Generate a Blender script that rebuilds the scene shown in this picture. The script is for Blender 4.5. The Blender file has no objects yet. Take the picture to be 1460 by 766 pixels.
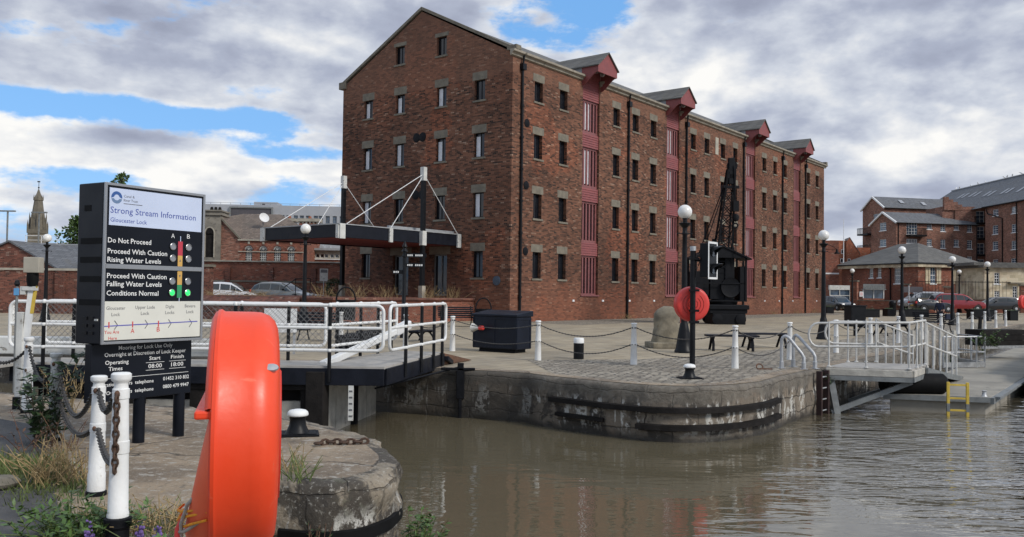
import bpy, bmesh, math, random
from mathutils import Vector, Matrix, noise
from math import radians as R, sin, cos, pi, tan, atan2, sqrt
random.seed(7)
SC = bpy.context.scene
COL = SC.collection

# ------------------------------------------------------------------ camera
FPX, CXP, CYP, EYE = 1227.8, 730.0, 383.0, 1.65          # focal length in photo pixels, centre, eye height
PITCH, ROLL = R(1.594), R(0.752)
c_f = Vector((0, cos(PITCH), sin(PITCH)))
c_u0 = Vector((0, -sin(PITCH), cos(PITCH)))
c_r = cos(ROLL) * Vector((1, 0, 0)) + sin(ROLL) * c_u0
c_u = -sin(ROLL) * Vector((1, 0, 0)) + cos(ROLL) * c_u0
cam = bpy.data.cameras.new('camera')
cam.sensor_fit = 'HORIZONTAL'; cam.sensor_width = 36.0
cam.lens = FPX / 1460.0 * 36.0
cam.clip_start = 0.05; cam.clip_end = 6000
camo = bpy.data.objects.new('camera', cam); COL.objects.link(camo)
camo.matrix_world = Matrix(((c_r.x, c_u.x, -c_f.x, 0), (c_r.y, c_u.y, -c_f.y, 0), (c_r.z, c_u.z, -c_f.z, EYE), (0, 0, 0, 1)))
SC.camera = camo

def ray(px, py):
    return c_f + c_r * ((px - CXP) / FPX) - c_u * ((py - CYP) / FPX)
def Z(px, py, z=0.0):
    'the point of the horizontal plane z seen at a photo pixel (surveying helper)'
    d = ray(px, py); t = (z - EYE) / d.z
    return Vector((0, 0, EYE)) + d * t
def Yd(px, py, Y):
    d = ray(px, py)
    return Vector((0, 0, EYE)) + d * (Y / d.y)
def XatY(px, Y):
    return (px - CXP) / FPX * Y

# ------------------------------------------------------------------ world, sun, exposure
SUN_EL, SUN_AZ = R(38), R(126)      # azimuth from +Y clockwise: high, behind the camera to the right
W = bpy.data.worlds.new('World'); SC.world = W; W.use_nodes = True
wn, wl = W.node_tree.nodes, W.node_tree.links
wn.clear()
class NT:
    'small helper for node trees'
    def __init__(s, tree): s.t = tree
    def n(s, typ, ins=None, **attr):
        nd = s.t.nodes.new(typ)
        for k, v in attr.items(): setattr(nd, k, v)
        for k, v in (ins or {}).items():
            sock = nd.inputs[k]
            if isinstance(v, bpy.types.NodeSocket): s.t.links.new(v, sock)
            elif isinstance(v, bpy.types.Node): s.t.links.new(v.outputs[0], sock)
            else: sock.default_value = v
        return nd
    def math(s, op, a, b=0.0, c=0.0, clamp=False):
        return s.n('ShaderNodeMath', {0: a, 1: b, 2: c}, operation=op, use_clamp=clamp).outputs[0]
    def mix(s, f, a, b, typ='MIX'):
        nd = s.n('ShaderNodeMix', None, data_type='RGBA', blend_type=typ, clamp_factor=True)
        for i, v in ((0, f), (6, a), (7, b)):
            if isinstance(v, bpy.types.NodeSocket): s.t.links.new(v, nd.inputs[i])
            else: nd.inputs[i].default_value = v
        return nd.outputs[2]
    def ss(s, x, lo, hi):
        return s.n('ShaderNodeMapRange', {0: x, 1: lo, 2: hi, 3: 0.0, 4: 1.0}, interpolation_type='SMOOTHSTEP').outputs[0]
    def noise(s, vec, scale, detail=4.0, rough=0.55, dist=0.0):
        return s.n('ShaderNodeTexNoise', {'Vector': vec, 'Scale': scale, 'Detail': detail, 'Roughness': rough, 'Distortion': dist})
def c4(c): return (c[0], c[1], c[2], 1.0)

w = NT(W.node_tree)
sky = w.n('ShaderNodeTexSky', None, sky_type='NISHITA', sun_disc=False, sun_elevation=SUN_EL, sun_rotation=SUN_AZ,
          altitude=50, air_density=1.0, dust_density=0.6, ozone_density=2.0)
tc = w.n('ShaderNodeTexCoord').outputs['Generated']
sep = w.n('ShaderNodeSeparateXYZ', {0: tc})
dx, dy, dz = sep.outputs
def blob(px, py, rx, ry):
    'soft elliptical region of the sky round a direction, 1 at its centre'
    d = ray(px, py).normalized()
    az, el = atan2(d.x, d.y), math.asin(d.z)
    a = w.math('ARCTAN2', dx, dy); e = w.math('ARCSINE', dz)
    da = w.math('DIVIDE', w.math('SUBTRACT', a, az), rx)
    de = w.math('DIVIDE', w.math('SUBTRACT', e, el), ry)
    q = w.math('ADD', w.math('MULTIPLY', da, da), w.math('MULTIPLY', de, de))
    return w.math('POWER', 2.718, w.math('MULTIPLY', q, -1.0))
def addm(x, terms):
    for b, k in terms: x = w.math('MULTIPLY_ADD', b, k, x)
    return x
az_ = w.math('ARCTAN2', dx, dy); el_ = w.math('ARCSINE', dz)
def dens(oa, oe):
    v = w.n('ShaderNodeCombineXYZ', {0: w.math('ADD', az_, oa), 1: w.math('MULTIPLY', w.math('POWER', w.math('MAXIMUM', w.math('ADD', el_, oe), 0.002), 0.7), 1.75), 2: 0.37}).outputs[0]
    return w.math('ADD', w.math('MULTIPLY', w.noise(v, 2.6, 8, 0.52).outputs[0], 0.74), w.math('MULTIPLY', w.noise(v, 9.0, 7, 0.52).outputs[0], 0.26))
n_sum = dens(0.0, 0.0)
relief = w.math('SUBTRACT', n_sum, dens(-0.02, 0.018))
fine = w.noise(w.n('ShaderNodeCombineXYZ', {0: az_, 1: w.math('MULTIPLY', el_, 2.2), 2: 4.1}).outputs[0], 13.0, 8, 0.6).outputs[0]
frag = w.noise(w.n('ShaderNodeCombineXYZ', {0: az_, 1: w.math('MULTIPLY', el_, 3.2), 2: 9.7}).outputs[0], 6.5, 6, 0.55).outputs[0]
cover = addm(w.math('ADD', w.math('MULTIPLY_ADD', n_sum, 0.55, 0.1), w.math('ADD', w.math('MULTIPLY', w.math('SUBTRACT', fine, 0.5), 0.56), w.math('MULTIPLY', w.math('SUBTRACT', frag, 0.5), 0.42))), [
    (blob(812, 42, 0.06, 0.06), -0.21), (blob(890, 5, 0.05, 0.03), -0.11), (blob(740, 50, 0.03, 0.03), -0.06),
    (blob(30, 140, 0.11, 0.013), -0.135), (blob(190, 160, 0.14, 0.013), -0.15), (blob(330, 174, 0.12, 0.014), -0.14), (blob(90, 50, 0.06, 0.016), -0.11),
    (blob(445, 222, 0.06, 0.012), -0.11), (blob(120, 255, 0.09, 0.012), -0.10), (blob(10, 310, 0.08, 0.025), -0.09),
    (blob(160, 50, 0.4, 0.07), 0.1), (blob(1180, 110, 0.32, 0.2), 0.2), (blob(560, 60, 0.08, 0.09), 0.08), (blob(250, 240, 0.3, 0.03), 0.05)])
mask = w.ss(cover, 0.265, 0.395)
bright = addm(w.math('MULTIPLY_ADD', relief, 4.2, w.math('MULTIPLY_ADD', w.math('SUBTRACT', fine, 0.5), 0.5, w.math('MULTIPLY_ADD', w.math('SUBTRACT', n_sum, 0.5), 1.0, 0.46))), [
    (blob(930, 110, 0.10, 0.06), 0.34), (blob(1390, 180, 0.08, 0.07), 0.30), (blob(1260, 255, 0.10, 0.03), 0.22), (blob(1275, 165, 0.03, 0.04), 0.2), (blob(1800, 200, 0.3, 0.2), 0.25),
    (blob(230, 245, 0.34, 0.06), 0.40), (blob(430, 285, 0.08, 0.03), 0.25), (blob(250, 60, 0.35, 0.07), -0.17), (blob(1150, 10, 0.3, 0.06), -0.16),
    (blob(1100, 200, 0.10, 0.06), -0.13), (blob(170, 190, 0.05, 0.015), -0.35), (blob(250, 205, 0.10, 0.010), -0.22), (blob(378, 278, 0.030, 0.012), -0.7), (blob(455, 282, 0.02, 0.010), -0.55)])
bil = w.math('ABSOLUTE', w.math('SUBTRACT', w.noise(w.n('ShaderNodeCombineXYZ', {0: az_, 1: w.math('MULTIPLY', el_, 1.3), 2: 2.2}).outputs[0], 8.0, 5, 0.5).outputs[0], 0.5))
puff = addm(0.0, [(blob(1340, 175, 0.12, 0.075), 1.0), (blob(960, 130, 0.10, 0.06), 0.6)])
bright = w.math('MULTIPLY_ADD', w.math('MULTIPLY', w.math('SUBTRACT', bil, 0.07), puff), 2.6, bright)
edge = w.math('SUBTRACT', 1.0, w.ss(cover, 0.32, 0.46))
bright = w.math('MULTIPLY_ADD', edge, 0.26, bright)
crmp = w.n('ShaderNodeValToRGB', {0: w.math('MULTIPLY', bright, 1.0, clamp=True)})
cr = crmp.color_ramp
cr.elements[0].position = 0.0; cr.elements[0].color = c4((2.0, 2.2, 2.85))
cr.elements[1].position = 1.0; cr.elements[1].color = c4((5.9, 5.85, 5.7))
for p_, col_ in ((0.3, (2.55, 2.8, 3.5)), (0.6, (3.75, 4.0, 4.5))):
    e_ = cr.elements.new(p_); e_.color = c4(col_)
blue = w.mix(0.75, sky.outputs[0], c4((1.05, 2.75, 5.5)))
skycol = w.mix(mask, blue, crmp.outputs[0])
bg = w.n('ShaderNodeBackground', {'Color': skycol, 'Strength': 0.1})
w.n('ShaderNodeOutputWorld', {'Surface': bg})

sl = bpy.data.lights.new('sun', 'SUN'); sl.energy = 1.5; sl.angle = R(14); sl.color = (1.0, 0.95, 0.88)
so = bpy.data.objects.new('sun', sl); COL.objects.link(so)
sd = Vector((sin(SUN_AZ) * cos(SUN_EL), cos(SUN_AZ) * cos(SUN_EL), sin(SUN_EL)))
so.rotation_euler = sd.to_track_quat('Z', 'Y').to_euler()
vs = SC.view_settings
vs.view_transform = 'Standard'; vs.look = 'None'; vs.exposure = 0.74; vs.gamma = 1.0; vs.use_curve_mapping = False

# ------------------------------------------------------------------ materials
def newmat(name):
    m = bpy.data.materials.new(name); m.use_nodes = True
    m.node_tree.nodes.clear()
    return m, NT(m.node_tree)
def finish(t, **ins):
    b = t.n('ShaderNodeBsdfPrincipled', ins)
    t.n('ShaderNodeOutputMaterial', {'Surface': b})
    return b
def pos(t): return t.n('ShaderNodeNewGeometry').outputs['Position']
def objco(t): return t.n('ShaderNodeTexCoord').outputs['Object']
def mat(name, col, var=0.15, scale=6.0, rough=0.6, metal=0.0, bump=0.0, bscale=30.0, dirt=None, dirt_amt=0.5, dirt_scale=3.0, spec=0.5, space='pos'):
    m, t = newmat(name)
    v = pos(t) if space == 'pos' else objco(t)
    a = t.noise(v, scale, 6, 0.6).outputs[0]
    f = t.ss(a, 0.3, 0.7)
    lo = tuple(x * (1 - var) for x in col); hi = tuple(min(1, x * (1 + var)) for x in col)
    c = t.mix(f, c4(lo), c4(hi))
    if dirt:
        d = t.noise(v, dirt_scale, 8, 0.65, 0.4).outputs[0]
        c = t.mix(t.ss(d, 0.78 - dirt_amt * 0.35, 0.84 - dirt_amt * 0.25), c, c4(dirt))
    ins = {'Base Color': c, 'Roughness': t.math('MULTIPLY_ADD', f, 0.15, rough - 0.07), 'Metallic': metal, 'Specular IOR Level': spec}
    if bump:
        b = t.noise(v, bscale, 5, 0.6).outputs[0]
        ins['Normal'] = t.n('ShaderNodeBump', {'Height': b, 'Strength': bump, 'Distance': 0.02}).outputs[0]
    finish(t, **ins)
    return m
def wallvec(t):
    'brick coordinates: along the wall and up it, from the object-space normal'
    tcn = t.n('ShaderNodeTexCoord'); o = t.n('ShaderNodeSeparateXYZ', {0: tcn.outputs['Object']}); n = t.n('ShaderNodeSeparateXYZ', {0: tcn.outputs['Normal']})
    k = t.math('GREATER_THAN', t.math('ABSOLUTE', n.outputs[0]), 0.5)
    u = t.math('ADD', t.math('MULTIPLY', o.outputs[1], k), t.math('MULTIPLY', o.outputs[0], t.math('SUBTRACT', 1.0, k)))
    return t.n('ShaderNodeCombineXYZ', {0: u, 1: o.outputs[2], 2: 0.0}).outputs[0], tcn.outputs['Object']
def brickmat(name, cols, mortar, bw=0.225, bh=0.075, patch=(0.5, 0.3), dark=(0.03, 0.022, 0.02), light=(0.36, 0.26, 0.2), msize=0.012, dark_amt=1.0, ware=False):
    'brickwork: every brick its own shade, over/under-burnt bricks and large weathered patches'
    m, t = newmat(name)
    v, o = wallvec(t)
    br = t.n('ShaderNodeTexBrick', {'Vector': v, 'Color1': (0, 0, 0, 1), 'Color2': (1, 1, 1, 1), 'Mortar': (0.5, 0.5, 0.5, 1), 'Scale': 1.0,
             'Mortar Size': msize, 'Mortar Smooth': 0.3, 'Bias': 0.0, 'Brick Width': bw, 'Row Height': bh}, offset=0.5, squash=1.0)
    # per-brick random number
    s = t.n('ShaderNodeSeparateXYZ', {0: v})
    row = t.math('FLOOR', t.math('DIVIDE', s.outputs[1], bh))
    off = t.math('MULTIPLY', t.math('MODULO', row, 2.0), 0.5)
    colm = t.math('FLOOR', t.math('ADD', t.math('DIVIDE', s.outputs[0], bw), off))
    wn_ = t.n('ShaderNodeTexWhiteNoise', {'Vector': t.n('ShaderNodeCombineXYZ', {0: colm, 1: row, 2: 0.0}).outputs[0]}, noise_dimensions='3D')
    r = wn_.outputs['Value']
    ramp = t.n('ShaderNodeValToRGB', {0: r})
    e = ramp.color_ramp.elements
    e[0].position = 0.0; e[0].color = c4(dark)
    e[1].position = 1.0; e[1].color = c4(light)
    for p_, cc in zip((0.14 * dark_amt, 0.45, 0.72, 0.93), (cols[0], cols[1], cols[2], cols[2])):
        q = e.new(p_); q.color = c4(cc)
    big = t.noise(o, patch[0], 5, 0.6, 0.6).outputs[0]
    med = t.noise(o, 2.2, 6, 0.65, 0.3).outputs[0]
    c = t.mix(t.ss(big, 0.42, 0.66), ramp.outputs[0], c4((0.55, 0.5, 0.5)), 'MULTIPLY')
    c = t.mix(t.math('MULTIPLY', t.ss(med, 0.5, 0.72), patch[1]), c, c4((cols[2][0] * 1.25, cols[2][1] * 1.05, cols[2][2] * 0.9)))
    soot = t.noise(t.n('ShaderNodeVectorMath', {0: o, 1: (1.2, 1.2, 0.25)}, operation='MULTIPLY').outputs[0], 1.3, 6, 0.6).outputs[0]
    c = t.mix(t.math('MULTIPLY', t.ss(soot, 0.52, 0.7), 0.35), c, c4(dark))
    if ware:     # different bricks: the rebuilt upper gable is paler, the foot of the wall redder; rebuilt patches and rain streaks
        oz_ = t.n('ShaderNodeSeparateXYZ', {0: o}).outputs[2]
        vo = t.n('ShaderNodeTexVoronoi', {'Vector': t.n('ShaderNodeVectorMath', {0: o, 1: t.n('ShaderNodeVectorMath', {0: t.noise(o, 0.9, 4).outputs['Color'], 1: (2.2, 2.2, 2.2)}, operation='MULTIPLY').outputs[0]}, operation='ADD').outputs[0], 'Scale': 0.32})
        pt = t.n('ShaderNodeSeparateColor', {0: vo.outputs['Color']}).outputs[0]
        c = t.mix(t.math('MULTIPLY', t.ss(pt, 0.55, 0.8), 0.3), c, t.mix(1.0, c, c4((0.55, 0.52, 0.52)), 'MULTIPLY'))
        c = t.mix(t.math('MULTIPLY', t.ss(pt, 0.3, 0.1), 0.3), c, t.mix(1.0, c, c4((1.0, 0.55, 0.36)), 'OVERLAY'))
        up = t.ss(t.math('ADD', oz_, t.math('MULTIPLY', med, 0.8)), 14.2, 14.5)
        c = t.mix(t.math('MULTIPLY', up, 0.42), c, c4((0.27, 0.135, 0.088)))
        foot = t.ss(t.math('ADD', oz_, t.math('MULTIPLY', big, 5.0)), 6.2, 3.0)
        c = t.mix(t.math('MULTIPLY', foot, 0.42), c, c4((0.26, 0.095, 0.055)))
    c = t.mix(t.math('MULTIPLY', br.outputs['Fac'], 0.7), c, c4(mortar))
    bm = t.n('ShaderNodeBump', {'Height': t.math('SUBTRACT', t.math('MULTIPLY', r, 0.3), br.outputs['Fac']), 'Strength': 0.5, 'Distance': 0.012})
    finish(t, **{'Base Color': c, 'Roughness': 0.9, 'Normal': bm.outputs[0], 'Specular IOR Level': 0.2})
    return m
M = {}
M['brick'] = brickmat('warehouse brick', ((0.090, 0.045, 0.030), (0.158, 0.072, 0.045), (0.225, 0.102, 0.062)), (0.115, 0.085, 0.068), bw=0.25, bh=0.085, patch=(0.16, 0.35), dark=(0.030, 0.020, 0.017), light=(0.36, 0.24, 0.17), ware=True)
M['brick_red'] = brickmat('red brick', ((0.20, 0.066, 0.044), (0.25, 0.082, 0.052), (0.30, 0.10, 0.062)), (0.24, 0.16, 0.12), patch=(0.3, 0.2), dark=(0.09, 0.04, 0.03))
M['brick_mix'] = brickmat('mixed brick', ((0.15, 0.062, 0.044), (0.23, 0.095, 0.066), (0.32, 0.15, 0.105)), (0.25, 0.19, 0.15), patch=(0.25, 0.35), dark=(0.07, 0.04, 0.035))
M['brick_orange'] = brickmat('orange brick', ((0.28, 0.085, 0.045), (0.34, 0.10, 0.055), (0.38, 0.12, 0.065)), (0.3, 0.18, 0.12), dark=(0.2, 0.06, 0.035))
M['brick_old'] = brickmat('old wall brick', ((0.12, 0.046, 0.032), (0.18, 0.066, 0.045), (0.24, 0.09, 0.06)), (0.17, 0.12, 0.1), patch=(0.35, 0.25), dark=(0.05, 0.03, 0.025))
M['cream'] = brickmat('cream stone blocks', ((0.50, 0.43, 0.30), (0.56, 0.48, 0.34), (0.60, 0.52, 0.38)), (0.4, 0.34, 0.25), bw=0.6, bh=0.3, dark=(0.42, 0.36, 0.25), light=(0.64, 0.57, 0.43), msize=0.006)
def slatemat(name, col, rw=0.3, rh=0.22):
    m, t = newmat(name)
    o = objco(t); s = t.n('ShaderNodeSeparateXYZ', {0: o})
    v = t.n('ShaderNodeCombineXYZ', {0: t.math('ADD', s.outputs[0], t.math('MULTIPLY', s.outputs[1], 0.35)), 1: t.math('MULTIPLY', s.outputs[2], 1.6), 2: 0.0}).outputs[0]
    br = t.n('ShaderNodeTexBrick', {'Vector': v, 'Color1': c4([x * 0.75 for x in col]), 'Color2': c4([x * 1.25 for x in col]), 'Mortar': c4([x * 0.4 for x in col]),
             'Scale': 1.0, 'Mortar Size': 0.012, 'Brick Width': rw, 'Row Height': rh})
    n = t.noise(o, 0.8, 7, 0.65).outputs[0]
    c = t.mix(t.math('MULTIPLY', t.ss(n, 0.5, 0.75), 0.55), br.outputs[0], c4((0.11, 0.10, 0.075)))
    finish(t, **{'Base Color': c, 'Roughness': 0.75, 'Normal': t.n('ShaderNodeBump', {'Height': br.outputs['Fac'], 'Strength': 0.3, 'Distance': 0.01, }).outputs[0]})
    return m
M['slate'] = slatemat('grey slate', (0.12, 0.125, 0.135))
M['slate_warm'] = slatemat('weathered tiles', (0.115, 0.11, 0.10))
M['tile_brown'] = slatemat('brown tiles', (0.15, 0.115, 0.09))
M['stone'] = mat('lintel stone', (0.175, 0.155, 0.12), 0.22, 3, 0.9, bump=0.4, bscale=40, dirt=(0.09, 0.085, 0.07), dirt_amt=0.35)
M['stone_pale'] = mat('pale stone', (0.36, 0.33, 0.27), 0.2, 2, 0.9, dirt=(0.16, 0.15, 0.12), dirt_amt=0.4)
M['cornice'] = mat('cornice stone', (0.28, 0.25, 0.20), 0.2, 2, 0.9, dirt=(0.10, 0.09, 0.07), dirt_amt=0.6)
M['maroon'] = mat('maroon boards', (0.225, 0.060, 0.058), 0.12, 4, 0.55, dirt=(0.12, 0.03, 0.03), dirt_amt=0.3)
M['maroon_pale'] = mat('maroon frames', (0.22, 0.078, 0.076), 0.14, 4, 0.5, dirt=(0.16, 0.06, 0.06), dirt_amt=0.4)
M['black'] = mat('black paint', (0.006, 0.0065, 0.008), 0.3, 8, 0.42, spec=0.22, dirt=(0.016, 0.015, 0.014), dirt_amt=0.4, dirt_scale=9)
M['black_iron'] = mat('black iron', (0.005, 0.0055, 0.0075), 0.35, 6, 0.6, spec=0.18, dirt=(0.016, 0.013, 0.011), dirt_amt=0.4, bump=0.3, bscale=25)
M['navy'] = mat('navy black boards', (0.006, 0.0075, 0.013), 0.25, 4, 0.5, bump=0.15, spec=0.25)
M['navy_box'] = mat('navy cabinet paint', (0.006, 0.009, 0.018), 0.2, 4, 0.38, spec=0.25, dirt=(0.016, 0.02, 0.028), dirt_amt=0.25)
M['sign_black'] = mat('sign black', (0.005, 0.0065, 0.011), 0.15, 4, 0.36, spec=0.22)
M['white'] = mat('white paint', (0.74, 0.74, 0.72), 0.06, 5, 0.5, dirt=(0.36, 0.30, 0.23), dirt_amt=0.42, dirt_scale=9, bump=0.15)
M['white_rusty'] = mat('white paint worn to rust', (0.72, 0.72, 0.70), 0.06, 5, 0.5, dirt=(0.22, 0.14, 0.08), dirt_amt=0.5, dirt_scale=12, bump=0.25)
M['white_dirty'] = mat('grimy white paint', (0.56, 0.56, 0.53), 0.14, 3, 0.6, dirt=(0.22, 0.20, 0.17), dirt_amt=0.65, dirt_scale=6, bump=0.2)
M['white_clean'] = mat('white joinery', (0.72, 0.72, 0.71), 0.05, 3, 0.5)
M['galv'] = mat('galvanised steel', (0.42, 0.43, 0.44), 0.15, 9, 0.5, 0.4, dirt=(0.24, 0.23, 0.21), dirt_amt=0.45, dirt_scale=8)
M['galv_pale'] = mat('pale galvanised rail', (0.55, 0.54, 0.51), 0.12, 9, 0.5, 0.15, dirt=(0.3, 0.27, 0.22), dirt_amt=0.45, dirt_scale=8)
M['steel_grey'] = mat('grey painted steel', (0.17, 0.18, 0.18), 0.2, 5, 0.6, dirt=(0.09, 0.08, 0.07), dirt_amt=0.5)
M['chrome'] = mat('aluminium trim', (0.36, 0.36, 0.36), 0.06, 1.5, 0.3, 0.7)
M['wood_grey'] = mat('weathered gate timber', (0.40, 0.38, 0.335), 0.2, 4, 0.85, bump=0.5, bscale=18, dirt=(0.22, 0.20, 0.165), dirt_amt=0.5, dirt_scale=2)
M['wood_dark'] = mat('wet dark timber', (0.016, 0.014, 0.013), 0.4, 4, 0.75, bump=0.4, spec=0.15)
M['deck_grey'] = mat('pale deck boards', (0.36, 0.34, 0.31), 0.12, 5, 0.8, dirt=(0.22, 0.20, 0.17), dirt_amt=0.5)
M['concrete_deck'] = mat('pontoon concrete', (0.27, 0.25, 0.21), 0.2, 0.9, 0.85, dirt=(0.15, 0.14, 0.12), dirt_amt=0.55, dirt_scale=1.1, bump=0.2)
M['rust'] = mat('rusty steel', (0.12, 0.06, 0.035), 0.35, 14, 0.8, dirt=(0.04, 0.026, 0.02), dirt_amt=0.6, dirt_scale=12, bump=0.4)
M['chain'] = mat('dark chain iron', (0.07, 0.065, 0.06), 0.35, 30, 0.6, 0.3)
M['chain_rust'] = mat('rusty chain iron', (0.07, 0.04, 0.026), 0.4, 40, 0.75, 0.2)
def shellmat():
    m, t = newmat('scuffed orange plastic')
    p = objco(t)
    n1 = t.noise(p, 3.0, 6, 0.6).outputs[0]; n2 = t.noise(p, 24, 6, 0.65).outputs[0]
    sc = t.noise(t.n('ShaderNodeMapping', {'Vector': p, 'Rotation': (0.6, 0.3, 0.2), 'Scale': (9, 60, 9)}).outputs[0], 1.0, 4, 0.6).outputs[0]
    c = t.mix(t.ss(n1, 0.3, 0.7), c4((0.80, 0.058, 0.014)), c4((0.85, 0.078, 0.024)))
    c = t.mix(t.math('MULTIPLY', t.ss(sc, 0.62, 0.72), 0.35), c, c4((0.85, 0.26, 0.15)))
    c = t.mix(t.math('MULTIPLY', t.ss(n2, 0.69, 0.73), 0.8), c, c4((0.42, 0.22, 0.12)))
    c = t.mix(t.math('MULTIPLY', t.ss(n1, 0.56, 0.75), 0.3), c, c4((0.60, 0.075, 0.035)))
    finish(t, **{'Base Color': c, 'Roughness': t.math('MULTIPLY_ADD', n2, 0.3, 0.26), 'Specular IOR Level': 0.45, 'Normal': t.n('ShaderNodeBump', {'Height': t.math('ADD', n2, sc), 'Strength': 0.06, 'Distance': 0.01}).outputs[0]})
    return m
M['orange'] = shellmat()
M['orange_ring'] = mat('faded orange ring', (0.78, 0.14, 0.06), 0.08, 5, 0.5)
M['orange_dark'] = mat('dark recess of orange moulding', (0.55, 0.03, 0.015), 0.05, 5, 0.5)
M['red_far'] = mat('red plastic', (0.62, 0.045, 0.035), 0.06, 4, 0.42)
M['yellow'] = mat('yellow paint', (0.60, 0.42, 0.06), 0.15, 6, 0.55, dirt=(0.25, 0.17, 0.05), dirt_amt=0.5, dirt_scale=9)
M['wire'] = mat('dull fence wire', (0.17, 0.17, 0.17), 0.2, 9, 0.6, 0.3)
M['rope_grey'] = mat('grey rope', (0.34, 0.31, 0.27), 0.2, 60, 0.9)
M['rope_yellow'] = mat('orange yellow rope', (0.75, 0.30, 0.02), 0.2, 90, 0.8)
M['rubber'] = mat('black rubber', (0.006, 0.006, 0.0065), 0.3, 8, 0.7, spec=0.15, dirt=(0.02, 0.018, 0.016), dirt_amt=0.4)
M['tyre'] = mat('tyre rubber', (0.02, 0.02, 0.02), 0.2, 8, 0.8)
M['tarmac'] = mat('tarmac', (0.085, 0.082, 0.08), 0.25, 3, 0.92, bump=0.5, bscale=130, dirt=(0.14, 0.13, 0.115), dirt_amt=0.5, dirt_scale=1.6)
M['boulder'] = mat('standing stone', (0.19, 0.165, 0.12), 0.35, 3, 0.9, bump=0.8, bscale=9, dirt=(0.17, 0.13, 0.07), dirt_amt=0.5, dirt_scale=3)
M['glass_dark'] = mat('dark window glass', (0.010, 0.012, 0.016), 0.3, 1.5, 0.08, spec=0.6)
M['glass_blue'] = mat('far window glass', (0.06, 0.09, 0.13), 0.4, 1.5, 0.07, spec=0.8)
M['glass_car'] = mat('car glass', (0.025, 0.032, 0.036), 0.2, 1.5, 0.05, spec=0.8)
M['blind'] = mat('white window blind', (0.62, 0.63, 0.66), 0.12, 2.5, 0.4)
M['skin'] = mat('skin', (0.5, 0.30, 0.22), 0.05, 5, 0.6)
M['jacket'] = mat('navy jacket cloth', (0.012, 0.018, 0.04), 0.2, 8, 0.85)
M['trousers'] = mat('dark trousers cloth', (0.016, 0.016, 0.02), 0.2, 8, 0.9)
M['hair'] = mat('brown hair', (0.05, 0.03, 0.02), 0.2, 20, 0.8)
M['cladding'] = mat('grey cladding panels', (0.33, 0.34, 0.36), 0.06, 0.6, 0.5)
M['cladding_dark'] = mat('dark cladding', (0.075, 0.068, 0.075), 0.1, 0.6, 0.5)
M['render_dark'] = mat('mouldy render', (0.22, 0.20, 0.165), 0.3, 1.2, 0.9, dirt=(0.10, 0.09, 0.075), dirt_amt=0.6)
M['lead'] = mat('lead sheet', (0.30, 0.31, 0.32), 0.15, 2, 0.5)
M['church'] = mat('church limestone', (0.14, 0.122, 0.092), 0.25, 0.5, 0.9, dirt=(0.07, 0.064, 0.05), dirt_amt=0.6, dirt_scale=0.3)
M['leaf'] = mat('green leaves', (0.055, 0.10, 0.022), 0.45, 3.0, 0.6)
M['leaf_dark'] = mat('dark weed leaves', (0.028, 0.055, 0.018), 0.45, 9.0, 0.6)
M['leaf_fresh'] = mat('fresh nettle leaves', (0.07, 0.13, 0.028), 0.4, 12.0, 0.55)
M['grass'] = mat('green grass blades', (0.10, 0.13, 0.035), 0.4, 9.0, 0.7)
M['straw'] = mat('dry stalks', (0.32, 0.23, 0.11), 0.35, 14.0, 0.85)
M['purple'] = mat('purple flower spikes', (0.16, 0.10, 0.30), 0.3, 20.0, 0.8)
M['bark'] = mat('bark', (0.09, 0.07, 0.05), 0.3, 6, 0.9, bump=0.5)
M['cast_grey'] = mat('blue plaque paint', (0.05, 0.07, 0.10), 0.2, 9, 0.5)
def emit(name, col, s):
    m, t = newmat(name)
    finish(t, **{'Base Color': c4([x * 0.5 for x in col]), 'Emission Color': c4(col), 'Emission Strength': s, 'Roughness': 0.3})
    return m
M['led_green'] = emit('lit green lamp', (0.03, 0.9, 0.16), 0.8)
def globemat():
    m, t = newmat('opal globe')
    n = t.noise(objco(t), 9, 5, 0.6).outputs[0]
    c = t.mix(t.ss(n, 0.4, 0.7), c4((0.80, 0.79, 0.76)), c4((0.70, 0.68, 0.63)))
    b = finish(t, **{'Base Color': c, 'Roughness': 0.25, 'Subsurface Weight': 0.3, 'Subsurface Radius': (0.1, 0.1, 0.1)})
    return m
M['globe'] = globemat()
def carpaint(name, col, metal=0.3):
    m, t = newmat(name)
    n = t.noise(objco(t), 2.0, 4, 0.6).outputs[0]
    c = t.mix(t.ss(n, 0.3, 0.7), c4([x * 0.93 for x in col]), c4(col))
    finish(t, **{'Base Color': c, 'Roughness': 0.3, 'Metallic': metal, 'Coat Weight': 0.8, 'Coat Roughness': 0.05})
    return m
def lettermat(name, col): return mat(name, col, 0.04, 6, 0.45)
M['ink_white'] = lettermat('white lettering', (0.74, 0.74, 0.72)); M['ink_blue'] = lettermat('blue lettering', (0.045, 0.075, 0.33))
M['ink_grey'] = lettermat('grey lettering', (0.12, 0.12, 0.13)); M['ink_red'] = lettermat('red lettering', (0.62, 0.05, 0.045))
M['ink_line'] = lettermat('violet line', (0.10, 0.10, 0.42)); M['panel_blue'] = mat('pale blue panel', (0.55, 0.62, 0.78), 0.04, 2, 0.3)
M['panel_cream'] = mat('cream panel', (0.66, 0.65, 0.58), 0.05, 2, 0.35, dirt=(0.50, 0.48, 0.40), dirt_amt=0.3, dirt_scale=4)
M['bar_red'] = lettermat('red bar', (0.50, 0.045, 0.07)); M['bar_amber'] = lettermat('amber bar', (0.62, 0.37, 0.10)); M['bar_green'] = lettermat('green bar', (0.03, 0.28, 0.11))

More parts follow.
